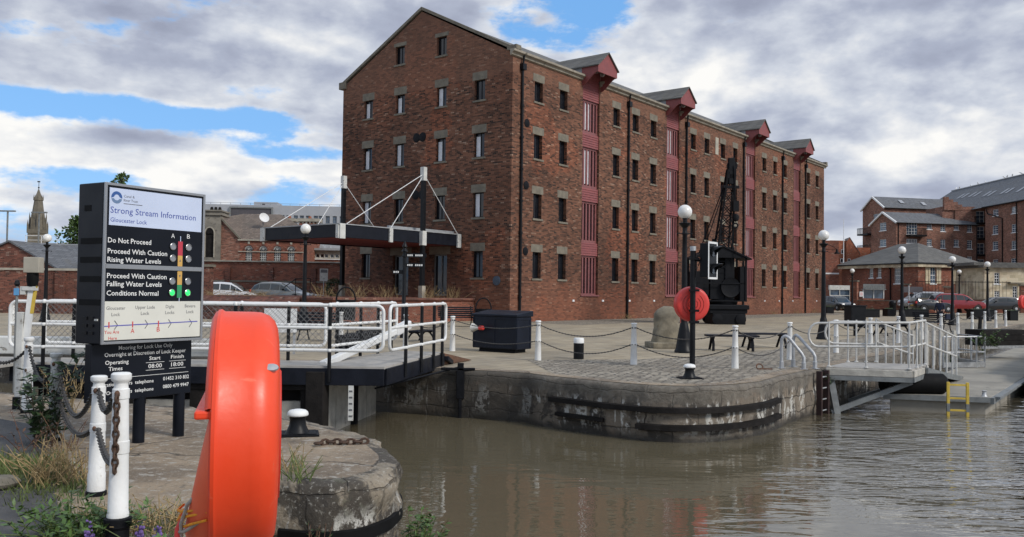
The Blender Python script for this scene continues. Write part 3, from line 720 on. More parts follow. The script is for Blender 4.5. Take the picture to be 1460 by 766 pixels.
strip('kerb_strip', [p for p in fe if -30 < p.x < 34], 0.098, 0.46, 0.008, 'lockside')
# the muddy water of lock and basin
wb = MB(); wb.v = [(-900, -400, WZ), (900, -400, WZ), (900, 900, WZ), (-900, 900, WZ)]; wb.f = [(0, 1, 2, 3)]
struct('water', wb, 'water')
tp = [Z(0, 598), Z(48, 606), Z(66, 640), Z(78, 700), Z(92, 766), Vector((-2.6, 3.0, 0)), Vector((-2.0, 0, 0)), Vector((-2.5, -6, 0)), Vector((-14, -6, 0)), Vector((-14, 12, 0))]
sheet('path', [(p.x, p.y) for p in tp], 'tarmac', 0.006)
# the street beyond the yard climbs a little
st = MB(); st.v = [(36, 88, 0.0), (44, 62, 0.0), (90, 60, 0.0), (110, 80, 0.45), (60, 76, 0.42), (40, 100, 0.45), (200, 110, 0.45), (60, 260, 0.45)]
st.f = [(0, 1, 4, 5), (1, 2, 3, 4), (5, 4, 3, 6), (5, 6, 7)]
struct('road', st, 'yard')

# ------------------------------------------------------------------ the brick warehouse
YAW = R(38.298)
WH = thing('brick_warehouse', 'long tall dark brick warehouse with a gabled end, small windows and maroon loading door bays', 'warehouse', (-0.1007, 47.7, 0), pi / 2 - YAW)
FD = Vector((sin(YAW), cos(YAW), 0)); GD = Vector((-cos(YAW), sin(YAW), 0)); WC = Vector((-0.1007, 47.7, 0))
def wloc(x, y, z=0.0): return WC + FD * x + GD * y + Vector((0, 0, z))
WL, WW, EAVE, APEX = 51.8, 14.25, 15.05, 18.72
rows = [(2.47, 4.0), (5.92, 7.36), (9.38, 10.79), (12.68, 13.86)]
fcols = [2.05, 4.58, 10.66, 13.14, 15.62, 21.78, 24.12, 27.05, 29.44, 35.62, 38.13, 40.61, 46.79, 49.32]
bays = [(7.05, 8.98), (17.95, 19.9), (32.05, 34.0), (43.2, 45.0)]
WIN = 0.8
# long wall: holes for windows plus full-height bay recesses
holes = [(u, u + WIN, a, b) for u in fcols for a, b in rows]
bayh = [(a, b, 1.55, EAVE) for a, b in bays]
mb = MB(); wall_mb(mb, lambda u, d, z: (u, d, z), lambda z: 0.0, lambda z: WL, 0, EAVE, holes, 0.3)
# cut the bays: rebuild the wall between them
mb = MB(); xs = [0.0] + [v for b in bays for v in b] + [WL]
for i in range(0, len(xs), 2):
    hs = [h for h in holes if xs[i] <= h[0] < xs[i + 1]]
    wall_mb(mb, lambda u, d, z: (u, d, z), lambda z, q=xs[i]: q, lambda z, q=xs[i + 1]: q, 0, EAVE, hs, 0.3)
for a, b in bays:
    wall_mb(mb, lambda u, d, z: (u, d, z), lambda z: a, lambda z: b, 0, 1.55, [], 0.3)
    for u in (a, b): mb.quad((u, 0, 1.55), (u, 0, EAVE), (u, 0.42, EAVE), (u, 0.42, 1.55))
    mb.quad((a, 0, 1.55), (b, 0, 1.55), (b, 0.42, 1.55), (a, 0.42, 1.55)); mb.quad((a, 0.42, 1.55), (b, 0.42, 1.55), (b, 0.42, EAVE), (a, 0.42, EAVE))
mb.build('wall', 'brick', WH)
# gable end: u runs along y
hw = WW / 2
uL = lambda z: 0.0 if z <= EAVE else hw * (z - EAVE) / (APEX - EAVE)
uR = lambda z: WW if z <= EAVE else WW - hw * (z - EAVE) / (APEX - EAVE)
gcols = [2.0, 5.0, 8.49, 11.39]
gh = [(u, u + WIN, a, b) for u in gcols for a, b in rows[1:]] + [(gcols[0], gcols[0] + WIN, 2.47, 4.0), (gcols[3], gcols[3] + WIN, 2.47, 4.0)]
gh += [(5.04, 5.84, 15.75, 16.9), (8.57, 9.37, 15.75, 16.9)]
gdoors = [(4.75, 5.95, 1.4, 3.85), (7.95, 9.3, 1.4, 3.85)]
mb = MB(); wall_mb(mb, lambda u, d, z: (d, u, z), uL, uR, 0, APEX, gh + gdoors, 0.3, zb=(EAVE,))
mb.build('wall', 'brick', WH)
mb = MB(); wall_mb(mb, lambda u, d, z: (WL - d, u, z), uL, uR, 0, APEX, [], 0.3, zb=(EAVE,)); mb.quad((0, WW, 0), (WL, WW, 0), (WL, WW, EAVE), (0, WW, EAVE))
mb.build('wall', 'brick', WH)
ST = dict(d=0.24, t=0.055, nx=2, nz=1, b=0.05)
for u in fcols:
    for a, b in rows:
        if not (abs(u - 27.05) < 0.1 and a < 3): pass
        window(WH, (u, 0, a), 0, WIN, b - a, ST, 'glass_dark', 'black', ('stone', 0.44))
STG = dict(d=0.2, t=0.06, nx=2, nz=1, b=0.055)
blind_cells = {(11.39, 1), (11.39, 2), (11.39, 3), (8.49, 2), (8.49, 3), (5.0, 2), (5.0, 3), (2.0, 1), (2.0, 2)}
random.seed(3)
for u, u1, a, b in gh:
    ri = next((i for i, r in enumerate(rows) if abs(r[0] - a) < 0.01), 9)
    w_ = window(WH, (0, u + WIN, a), -pi / 2, WIN, b - a, STG, 'glass_dark', 'black', ('stone', 0.46) if ri < 9 else ('stone', 0.22))
    if (u, ri) in blind_cells:            # a white roller blind lowered behind the far half of the pane
        bl = MB().bb(0.06, 0.36, 0.178, 0.196, 0.07, b - a - 0.07 - random.choice((0, 0.0, 0.12)))
        bl.build('blind', 'blind', w_)
for u0, u1, a, b in gdoors:
    dr = MB().bb(u0, u1, 0, 0, 0, 0); dr = MB()
    dr.add([(0.26, u0, a), (0.26, u1, a), (0.26, u1, b), (0.26, u0, b)], [(0, 1, 2, 3)])
    d_ = dr.build('door', 'glass_dark', WH)
    f_ = MB()
    for q in (u0 + 0.04, (u0 + u1) / 2, u1 - 0.04): f_.bb(0.2, 0.25, q - 0.035, q + 0.035, a, b)
    f_.bb(0.2, 0.25, u0, u1, b - 0.08, b - 0.001); f_.bb(0.2, 0.25, u0, u1, a, a + 0.09)
    f_.build('frame', 'steel_grey', d_)
    MB().bb(-0.012, 0.1, u0 - 0.25, u1 + 0.25, b, b + 0.46).build('lintel', 'stone', d_)
MB().lathe([(0.0, 0), (0.27, 0), (0.27, 0.04), (0.22, 0.05), (0, 0.05)], 20, TZ(0, 0.95, 2.3) @ Matrix.Rotation(-pi / 2, 4, 'Y')).build('wall_plaque', 'cast_grey', WH, 40)
for zz in (11.0, 7.5):
    for yy in (6.9, 7.42):
        MB().lathe([(0.0, 0), (0.28, 0), (0.28, 0.03), (0.08, 0.06), (0, 0.06)], 20, TZ(0, yy, zz) @ Matrix.Rotation(-pi / 2, 4, 'Y')).build('tie_plate', 'black_iron', WH, 40)
for zz in (4.0, 7.75, 11.3):
    MB().lathe([(0.0, 0), (0.24, 0), (0.24, 0.03), (0.08, 0.06), (0, 0.06)], 16, TZ(1.35, 0, zz) @ Matrix.Rotation(pi / 2, 4, 'X')).build('tie_plate', 'black_iron', WH, 40)
# white ends of little lights along the plinth
for x in (6.21, 9.56, 12.89, 16.25, 19.49, 22.8, 26.2, 29.5, 36.2, 39.6, 43.0, 46.3, 49.6):
    MB().bb(x - 0.1, x + 0.1, -0.05, 0.01, 1.14, 1.26).build('wall_light', 'white_clean', WH)
MB().bb(26.0, 26.55, -0.03, 0.05, 12.85, 14.2).build('stone_tablet', 'stone_pale', WH)
# loading doors
def bay(a, b):
    wdt = b - a
    seg = [(1.55, 4.02), (4.89, 7.41), (8.33, 10.81), (11.75, 13.78)]
    for z0, z1 in seg:
        p = MB().bb(a + 0.06, b - 0.06, 0.26, 0.3, z0, z1).build('loading_door', 'glass_dark', WH)
        f = MB(); n = 5; span = wdt - 0.12
        for k in range(n + 1):
            x = a + 0.06 + span * k / n; t = 0.075 if k not in (0, n) else 0.09
            f.bb(max(a + 0.002, x - t), min(b - 0.002, x + t), 0.17, 0.257, z0 + 0.001, z1 - 0.001)
        f.bb(a + 0.002, b - 0.002, 0.15, 0.255, z0 - 0.07, z0 + 0.1); f.bb(a + 0.002, b - 0.002, 0.15, 0.255, z1 - 0.12, z1)
        f.build('frame', 'maroon_pale', p)
        if z0 > 8 or (z0 > 4 and a > 10):
            MB().bb(a + 0.1, a + 0.1 + span * 0.62, 0.24, 0.256, z0 + 0.2, z1 - 0.1).build('blind', 'blind', p)
    MB().bb(a - 0.06, b + 0.06, -0.08, 0.15, 1.47, 1.56).build('sill', 'maroon_pale', WH)
    for z0, z1 in ((4.02, 4.82), (7.41, 8.26), (10.81, 11.68), (13.78, EAVE + 0.25)):
        m_ = MB(); k = 0; z = z0
        while z < z1 - 0.02:                                            # lapped boards
            q = min(z + 0.145, z1)
            m_.add([(a + 0.003, 0.045, z), (b - 0.003, 0.045, z), (b - 0.003, 0.075, q), (a + 0.003, 0.075, q), (a + 0.003, 0.12, z), (b - 0.003, 0.12, z)],
                   [(0, 1, 2, 3), (1, 0, 4, 5)]); z = q
        m_.build('board_panel', 'maroon', WH)
for a, b in bays: bay(a, b)
# hoist hoods over the bays
def hood(a, b):
    cx = (a + b) / 2; h2 = (b - a) / 2 + 0.14; pr = -1.2; ze, zr, zb_ = 15.76, 16.62, 15.26
    m_ = MB()
    fr = [(cx - h2, ze), (cx, zr), (cx + h2, ze), (cx + h2, zb_), (cx - h2, zb_)]
    # front gable boards and the two curved cheek boards
    m_.add([(x, pr, z) for x, z in fr] + [(x, pr + 0.06, z) for x, z in fr], [(0, 4, 3, 2, 1), (5, 6, 7, 8, 9)] + [(i, (i + 1) % 5, 5 + (i + 1) % 5, 5 + i) for i in range(5)])
    curve = []
    for k in range(9):
        s = k / 8; y = pr + 0.06 + (0.02 - pr - 0.08) * s
        z = zb_ - 0.72 * (s * s * (3 - 2 * s))
        curve.append((y, z))
    for sx in (-1, 1):
        x0 = cx + sx * h2; x1 = cx + sx * (h2 - 0.05)
        top = [(curve[0][0], ze), (curve[-1][0], ze)]
        loop = [(y, z) for y, z in curve] + [top[1], top[0]]
        n = len(loop)
        m_.add([(x0, y, z) for y, z in loop] + [(x1, y, z) for y, z in loop], [tuple(range(n)), tuple(reversed(range(n, 2 * n)))] + [(i, n + i, n + (i + 1) % n, (i + 1) % n) for i in range(n)])
    h_ = m_.build('hoist_hood', 'maroon', WH)
    yb = (zr - EAVE) / ((APEX - EAVE) / hw)
    rf = MB()
    for sx in (-1, 1):
        e = cx + sx * (h2 + 0.1); ez = ze - 0.06
        yb2 = max(0.05, (ez - EAVE) / ((APEX - EAVE) / hw))
        vs = [(cx, pr - 0.1, zr + 0.05), (cx, yb + 0.4, zr + 0.05), (e, yb2 + 0.4, ez), (e, pr - 0.1, ez)]
        rf.add(vs + [(x, y, z - 0.07) for x, y, z in vs], [(0, 1, 2, 3) if sx < 0 else (3, 2, 1, 0), (7, 6, 5, 4) if sx < 0 else (4, 5, 6, 7), (0, 3, 7, 4), (2, 3, 7, 6), (1, 2, 6, 5)])
    rf.build('roof', 'slate_warm', h_)
    for sx in (-1, 1):
        ck = MB()
        x = cx + sx * (h2 - 0.02); zt = ze - 0.03
        ck.add([(x, 0.02, EAVE - 0.2), (x, 0.02, zt), (x, 1.4, zt)], [(0, 1, 2)]); ck.build('cheek', 'lead', h_)
    MB().bb(cx - h2 + 0.06, cx + h2 - 0.06, 0.0, 0.05, 15.2, ze).build('back_boards', 'maroon', h_)
    pl = MB().bb(cx - 0.05, cx + 0.05, pr + 0.25, 0.0, 15.5, 15.62); pl.lathe([(0.12, -0.04), (0.16, -0.04), (0.16, 0.04), (0.12, 0.04)], 14, TZ(cx, pr + 0.4, 15.36) @ Matrix.Rotation(pi / 2, 4, 'Y'))
    pl.build('pulley', 'galv', h_)
for a, b in bays: hood(a, b)
# cornice with gutter moulding, roof, verge copings
xs2 = [-0.25] + [v for a, b in bays for v in (a, b)] + [WL + 0.3]
for i in range(0, len(xs2), 2):
    c_ = MB(); a, b = xs2[i], xs2[i + 1]
    pr_ = [(0.0, EAVE - 0.2), (-0.12, EAVE - 0.16), (-0.14, EAVE - 0.05), (-0.3, EAVE + 0.02), (-0.3, EAVE + 0.14), (-0.2, EAVE + 0.15), (0.02, EAVE + 0.15)]
    n = len(pr_)
    c_.add([(a, y, z) for y, z in pr_] + [(b, y, z) for y, z in pr_], [tuple(range(n)), tuple(reversed(range(n, 2 * n)))] + [(k, (k + 1) % n, n + (k + 1) % n, n + k) for k in range(n)])
    c_.build('cornice', 'cornice', WH, 20)
sl_ = (APEX - EAVE) / hw
r_ = MB(); y0 = -0.2
r_.quad((0.2, 0.02, EAVE + 0.16), (WL - 0.2, 0.02, EAVE + 0.16), (WL - 0.2, hw, APEX + 0.12), (0.2, hw, APEX + 0.12))
r_.quad((0.2, hw, APEX + 0.12), (WL - 0.2, hw, APEX + 0.12), (WL - 0.2, WW + 0.1, EAVE + 0.1), (0.2, WW + 0.1, EAVE + 0.1))
r_.build('roof', 'slate_warm', WH)
for x in (-0.06, WL - 0.26):
    v_ = MB()
    v_.beam((x + 0.16, -0.05, EAVE + 0.22), (x + 0.16, hw + 0.02, APEX + 0.2), 0.36, 0.17); v_.beam((x + 0.16, WW + 0.05, EAVE + 0.22), (x + 0.16, hw - 0.02, APEX + 0.2), 0.36, 0.17)
    v_.bb(x - 0.05, x + 0.4, -0.32, 0.35, EAVE + 0.15, EAVE + 0.4)
    v_.bb(x - 0.08, x + 0.36, WW - 0.3, WW + 0.3, EAVE - 0.15, EAVE + 0.3)
    v_.build('gable_coping', 'stone', WH)
for x in (0.79, 12.5, 20.93, 31.41, 40.19, 46.22):
    d_ = MB().tube([(x, -0.1, 0.0), (x, -0.1, EAVE - 0.75)], 0.075, 8)
    d_.bb(x - 0.16, x + 0.16, -0.26, 0.0, EAVE - 0.85, EAVE - 0.5); d_.tube([(x, -0.12, EAVE - 0.5), (x, -0.2, EAVE - 0.02)], 0.06, 6)
    for z in (1.4, 3.2, 5.0, 6.8, 8.6, 10.4, 12.2): d_.lathe([(0.095, -0.06), (0.11, -0.06), (0.11, 0.06), (0.095, 0.06)], 8, TZ(x, -0.1, z)); d_.bb(x - 0.04, x + 0.04, -0.05, 0.0, z - 0.03, z + 0.03)
    d_.build('downpipe', 'black', WH, 40)
lt = MB().tube([(WL, -0.02, 7.15), (WL, -0.55, 6.95), (WL + 0.05, -1.25, 6.55)], 0.025, 6); lt.tube([(WL, -0.02, 6.5), (WL + 0.05, -1.25, 6.5)], 0.03, 6)
lt.lathe([(0.05, 0.0), (0.09, -0.12), (0.13, -0.3), (0.26, -0.42), (0.27, -0.5), (0.0, -0.46)], 12, TZ(WL + 0.05, -1.3, 6.52))
lt.build('bracket_lantern', 'black_iron', WH, 40)
# paving against the long wall
wp = MB(); 
for a, b in ((0.3, WL),): wp.add([wloc(a, -0.02, 0.004), wloc(a, -4.6, 0.004), wloc(b, -4.0, 0.004), wloc(b, -0.02, 0.004)], [(0, 1, 2, 3)])
struct('pavement', wp, 'setts')
# sprigs of dry weed along the wall foot
# ------------------------------------------------------------------ terrace, canopy
def blk(mb, pts, z0, z1): return mb.prism([(p[0], p[1]) for p in pts], z1 - z0, TZ(0, 0, z0))
TR = thing('brick_terrace', 'raised red brick terrace with flat coping in front of the warehouse doors', 'terrace', WC, pi / 2 - YAW)
# warehouse-local: x from the gable outwards is negative
m_ = MB(); m_.bb(-10.3, -0.02, 2.6, 15.5, 0, 1.16); m_.build('wall', 'brick_red', TR)
m_ = MB(); m_.bb(-10.42, -0.02, 2.48, 15.6, 1.163, 1.29); m_.build('coping', 'brick_old', TR, bevel=0.02)
m_ = MB(); m_.add([(-10.9, 5.0, 0.96), (-10.9, 15.5, 0.96), (-10.43, 15.5, 1.27), (-10.43, 5.0, 1.27), (-10.9, 5.0, 0.0), (-10.9, 15.5, 0.0), (-10.43, 15.5, 0), (-10.43, 5, 0)],
                  [(3, 2, 1, 0), (0, 1, 5, 4), (1, 2, 6, 5), (3, 0, 4, 7)]); m_.build('sloped_coping', 'brick_old', TR)
m_ = MB()
for x in (-4.6, -3.5): m_.tube([(x, 12.9, 1.29), (x, 12.9, 2.35)], 0.025, 6)
m_.tube([(-5.4, 12.9, 1.8), (-4.6, 12.9, 2.3), (-3.5, 12.9, 2.35)], 0.028, 6); m_.build('handrail', 'black', TR)

CN = thing('entrance_canopy', 'flat black entrance canopy hung by white cables from two black masts', 'canopy', WC, pi / 2 - YAW)
x0, x1, y0, y1, zb, zt = -9.1, -0.02, 3.7, 10.1, 4.3, 4.95
m_ = MB()
m_.bb(x0, x1, y0, y0 + 0.14, zb, zt); m_.bb(x0, x0 + 0.14, y0 + 0.14, y1, zb, zt); m_.bb(x0 + 0.14, x1, y1 - 0.14, y1, zb, zt)
m_.build('fascia', 'navy', CN, bevel=0.015)
m_ = MB()
m_.bb(x0 + 0.14, x1, y0 + 0.14, y1 - 0.14, zt - 0.2, zt - 0.06); m_.build('roof', 'lead', CN)
m_ = MB(); m_.bb(x0 + 0.14, x1, y0 + 0.14, y1 - 0.14, zb + 0.05, zb + 0.12); m_.build('soffit', 'maroon', CN)
m_ = MB(); m_.bb(x0 - 0.04, x1, y0 - 0.05, y0 + 0.0, zt, zt + 0.05); m_.bb(x0 - 0.05, x0, y0, y1, zt, zt + 0.05); m_.bb(x1 - 5.2, x1, y0 + 0.5, y0 + 0.66, zt + 0.02, zt + 0.22); m_.build('roof_edge', 'lead', CN)
def cplate(x, y, w_, dz0, dz1):
    MB().bb(x - w_ / 2, x + w_ / 2, y - 0.07, y + 0.03, zb - dz0, zt + dz1).build('cable_plate', 'white_dirty', CN)
cplate(x0 + 0.17, y0 - 0.02, 0.34, 0.06, 0.03); cplate(-5.6, y0 - 0.02, 0.24, 0.07, 0.02); cplate(-0.2, y0 - 0.02, 0.3, 0.1, 0.03)
MB().bb(x0 - 0.05, x0 + 0.02, y0, y0 + 0.2, zb - 0.04, zt + 0.03).build('cable_plate', 'white_dirty', CN)
MB().bb(x0 - 0.05, x0 + 0.02, y1 - 0.35, y1 + 0.05, zb - 0.04, zt + 0.03).build('cable_plate', 'white_dirty', CN)
def mast(x, y, top):
    m_ = MB().bb(x - 0.11, x + 0.11, y - 0.11, y + 0.11, 1.95, top - 0.75)
    p = m_.build('mast', 'black', CN, bevel=0.012)
    MB().bb(x - 0.13, x + 0.13, y - 0.13, y + 0.13, top - 0.75, top).build('mast_cap', 'white_dirty', p)
    MB().bb(x - 0.14, x + 0.14, y - 0.14, y + 0.14, 1.29, 1.95).build('mast_base', 'stone_pale', p)
    if y < 5: MB().bb(x - 0.16, x + 0.16, y - 0.14, y + 0.11, zb - 0.12, zt + 0.02).build('bracket', 'white_dirty', p)
mast(-3.27, y0 - 0.12, 8.5); mast(-3.27, y1 + 0.12, 8.5)
def cable(a, b): MB().tube([a, b], 0.02, 5).build('cable', 'white_clean', CN)
for yy in (y0 - 0.12, y1 + 0.12):
    yo = y0 if yy < y0 else y1
    cable((-3.4, yy, 8.05), (x0 + 0.4, yo, zt)); cable((-3.4, yy, 7.9), (-5.6, yo, zt)); cable((-3.1, yy, 7.95), (-0.25, yo, zt))
# ------------------------------------------------------------------ left: boundary walls and town behind
BW = thing('boundary_wall', 'long old brick boundary wall with pale coping behind the lock, far left', 'wall', (-52, 53.5, 0), R(-2.2))
m_ = MB(); m_.bb(0, 31.0, 0, 0.4, 0, 2.62); m_.build('wall', 'brick_old', BW)
m_ = MB(); m_.bb(0, 31.0, -0.08, 0.48, 2.622, 2.76); m_.build('coping', 'stone_pale', BW)
m_ = MB()
for x in (24.2, 15.0): m_.bb(x, x + 0.6, -0.15, 0.0, 0, 2.6)
m_.build('pier', 'brick_old', BW)
PW = thing('brick_pier', 'dark brick gate pier beside the parked white hatchback', 'pier', (-18.05, 50.2, 0), R(-4))
MB().bb(-0.55, 0.55, -0.3, 0.3, 0, 2.9).build('shaft', 'brick_old', PW); MB().bb(-0.65, 0.65, -0.38, 0.38, 2.902, 3.05).build('coping', 'stone', PW)
CW = thing('retaining_wall', 'tall red brick retaining wall with recessed bays behind the parked cars', 'wall', (-27, 66.5, 0), R(2))
m_ = MB(); m_.bb(0, 24, 0, 0.4, 0, 2.75); m_.bb(0, 24, 0.12, 0.5, 2.75, 3.75); m_.build('wall', 'brick_red', CW)
for k in range(7): MB().bb(1.5 + k * 3.3, 1.9 + k * 3.3, -0.12, 0.118, 0, 3.3).build('pier', 'brick_old', CW)
MB().bb(0, 24, -0.06, 0.56, 3.752, 3.85).build('coping', 'stone_pale', CW); MB().bb(0, 24, -0.05, 0.0, 2.2, 2.32).build('string_course', 'stone', CW)
m_ = MB(); m_.add([(-22, 52, 0.55), (-3, 58, 0.55), (-3, 68, 0.55), (-27, 68, 0.55)], [(0, 1, 2, 3)]); struct('road', m_, 'tarmac')

# slate-roofed building and small brick gable behind the far-left wall
SB = thing('slate_roofed_shed', 'long low building with a grey slate roof showing above the boundary wall', 'building', (-52, 66, 0), R(-3))
MB().bb(0, 24, 0, 9, 0, 3.05).build('wall', 'brick_old', SB)
m_ = MB(); m_.add([(-0.2, -0.3, 3.0), (24.2, -0.3, 3.0), (24.2, 4.5, 5.0), (-0.2, 4.5, 5.0), (24.2, 9.3, 3.0), (-0.2, 9.3, 3.0)], [(0, 1, 2, 3), (3, 2, 4, 5)]); m_.build('roof', 'slate', SB)
m_ = MB(); m_.bb(-0.2, 24.2, 4.38, 4.62, 4.97, 5.1); m_.build('ridge', 'lead', SB)
GB = thing('brick_outbuilding', 'small brick outbuilding with its gable rising behind the boundary wall', 'building', (-38.2, 58, 0), R(-2))
m_ = MB(); m_.add([(0, 0, 0), (8, 0, 0), (8, 0, 2.75), (4.4, 0, 4.65), (0, 0, 2.75), (0, 6, 0), (8, 6, 0), (8, 6, 2.75), (4.4, 6, 4.65), (0, 6, 2.75)],
                  [(0, 1, 2, 3, 4), (1, 6, 7, 2), (9, 8, 7, 6, 5), (5, 0, 4, 9)]); m_.build('wall', 'brick_old', GB)
m_ = MB()
for a, b in (((-0.15, 2.7), (4.4, 4.72)), ((4.4, 4.72), (8.15, 2.7))):
    m_.add([(a[0], -0.12, a[1]), (b[0], -0.12, b[1]), (b[0], 6.1, b[1]), (a[0], 6.1, a[1]), (a[0], -0.12, a[1] - 0.12), (b[0], -0.12, b[1] - 0.12)], [(0, 1, 2, 3), (0, 4, 5, 1)])
m_.build('roof', 'slate', GB)
WB_ = thing('white_roofed_hall', 'pale metal-roofed hall with a roof railing, below the church spire', 'building', (-66, 110, 0), 0)
MB().bb(2, 28, 0, 12, 0, 7.2).build('wall', 'cladding', WB_)
m_ = MB(); m_.add([(6, -0.3, 6.6), (28, -0.3, 6.6), (28, 8, 9.0), (10, 8, 9.0)], [(0, 1, 2, 3)]); m_.add([(17, -0.31, 6.9), (28, -0.31, 6.9), (28, -0.31, 8.2), (17, 5.2, 8.5)], [(0, 1, 2, 3)]); m_.build('roof', 'lead', WB_)
m_ = MB()
for k in range(10): m_.bb(4 + k * 2, 4.06 + k * 2, -0.5, -0.44, 7.0, 8.1)
m_.bb(4, 22, -0.5, -0.44, 8.05, 8.12); m_.bb(4, 22, -0.5, -0.44, 7.5, 7.55); m_.build('railing', 'white_clean', WB_)
for px, ht in ((55, 308), (10, 306)):
    b = Yd(px, 340, 90); t = thing('floodlight_mast', 'thin grey floodlight mast %s the church spire' % ('just right of' if px > 40 else 'left of'), 'mast', (b.x, 90, 0))
    H = Yd(px, ht - 4, 90).z
    MB().tube([(0, 0, 0), (0, 0, H)], 0.09, 8).build('pole', 'steel_grey', t, 40); MB().bb(-0.8, 0.8, -0.12, 0.12, H, H + 0.14).build('lamp_head', 'steel_grey', t)
# church tower and broken spire
cx_ = XatY(52, 300); CH = thing('church_spire', 'old limestone church tower with a truncated crocketed spire and weather vane', 'church', (cx_, 300, 0), R(24))
def zpx(y, Y, px=52): return Yd(px, y, Y).z
m_ = MB(); zt_ = zpx(333, 300); m_.box((0, 0, zt_ / 2), (5.6, 5.6, zt_)); m_.box((0, 0, zt_ + 0.6), (6.0, 6.0, 1.3)); m_.build('tower', 'church', CH)
for sx in (-1, 1):
    for sy in (-1, 1): MB().lathe([(0.3, zt_), (0.3, zt_ + 2.8), (0.02, zt_ + 4.6)], 6, TZ(2.8 * sx, 2.8 * sy, 0)).build('pinnacle', 'church', CH)
z1_, z2_ = zpx(310, 300), zpx(284, 300)
m_ = MB(); m_.lathe([(2.65, zt_), (2.3, z1_), (2.1, z1_), (1.35, z2_ - 0.6), (1.6, z2_ - 0.4), (1.5, z2_ + 0.5), (0.9, z2_ + 1.2), (0.55, z2_ + 2.2), (0.2, z2_ + 3.4), (0.12, z2_ + 3.4)], 8); m_.build('spire', 'church', CH)
for k in range(8):
    a = k * pi / 4
    MB().lathe([(0.26, zt_), (0.22, z1_ + 0.2), (0.02, z1_ + 1.8)], 5, TZ(2.55 * cos(a), 2.55 * sin(a), 0)).build('buttress', 'church', CH)
    MB().lathe([(0.12, z2_ - 0.4), (0.1, z2_ + 0.8), (0.01, z2_ + 1.6)], 5, TZ(1.5 * cos(a), 1.5 * sin(a), 0)).build('finial', 'church', CH)
m_ = MB(); m_.box((0, -2.45, zt_ + 3.6), (0.9, 0.2, 2.6)); m_.box((-2.45, 0, zt_ + 3.6), (0.2, 0.9, 2.6)); m_.build('louvre_window', 'glass_dark', CH)
m_ = MB().tube([(0, 0, z2_ + 3.3), (0, 0, z2_ + 6.3)], 0.1, 6); m_.sphere((0, 0, z2_ + 4.0), 0.3, 8); m_.bb(-0.5, 0.4, -0.05, 0.05, z2_ + 5.9, z2_ + 6.3); m_.build('weather_vane', 'black', CH)

# modern grey clad block
Y0 = 175; px_ = FPX / Y0
MO = thing('modern_office_block', 'long modern grey clad block with a dark panel and strip windows far behind', 'building', (XatY(240, Y0), Y0, 0), R(4))
mz = lambda y: Yd(400, y, Y0).z
Lm = (520 - 240) / px_
wl_ = [((x - 240) / px_, (x - 240) / px_ + 0.85, mz(317), mz(306)) for x in (282, 316, 387, 395.5, 404, 414.5, 423, 432, 443, 450, 460, 470, 480, 490)] + [((341 - 240) / px_, (374 - 240) / px_, mz(311), mz(305.5))]
hs_ = [h for h in wl_]
m_ = MB(); wall_mb(m_, lambda u, d, z: (u, d, z), lambda z: 0, lambda z: Lm, 0, mz(292), hs_, 0.3); m_.quad((Lm, 0, 0), (Lm, 14, 0), (Lm, 14, mz(292)), (Lm, 0, mz(292))); m_.quad((0, 0, mz(292)), (Lm, 0, mz(292)), (Lm, 14, mz(292)), (0, 14, mz(292)))
m_.build('wall', 'cladding', MO)
for h in hs_[:-1]: window(MO, (h[0], 0, h[2]), 0, h[1] - h[0], h[3] - h[2], dict(d=0.25, t=0.09, nx=2, nz=1, b=0.07), 'glass_blue', 'steel_grey', None, None)
h = hs_[-1]; window(MO, (h[0], -0.25, h[2]), 0, h[1] - h[0], h[3] - h[2], dict(d=0.05, t=0.07, nx=6, nz=1, b=0.12), 'glass_blue', 'steel_grey', None, None)
m_ = MB(); a_, b_ = (326 - 240) / px_, (383 - 240) / px_; w1, w2 = h[0], h[1]
m_.bb(a_, b_, -0.2, -0.01, mz(334), h[2] - 0.02); m_.bb(a_, b_, -0.2, -0.01, h[3] + 0.02, mz(297)); m_.bb(a_, w1 - 0.02, -0.2, -0.01, h[2] - 0.02, h[3] + 0.02); m_.bb(w2 + 0.02, b_, -0.2, -0.01, h[2] - 0.02, h[3] + 0.02); m_.build('dark_panel', 'cladding_dark', MO)
m_ = MB(); m_.bb(a_ - 0.3, b_ + 0.3, -0.45, -0.02, mz(297), mz(295)); m_.bb(a_ - 0.3, a_, -0.45, -0.02, mz(334), mz(297)); m_.bb(b_, b_ + 0.3, -0.45, -0.02, mz(334), mz(297)); m_.build('panel_surround', 'steel_grey', MO)
m_ = MB(); m_.bb((353 - 240) / px_, (387 - 240) / px_, 3, 8, mz(292), mz(285.5)); m_.build('plant_room', 'cladding', MO)
m_ = MB(); m_.bb((365 - 240) / px_, (369 - 240) / px_, 2.94, 3.0, mz(294), mz(288)); m_.build('plant_room_door', 'cladding_dark', MO)
m_ = MB()
for k in range(20): m_.bb(k * 2.0, k * 2.0 + 0.06, 0.3, 0.36, mz(292), mz(289.5))
m_.bb(0, Lm, 0.3, 0.36, mz(289.6), mz(289.2)); m_.build('roof_rail', 'steel_grey', MO)

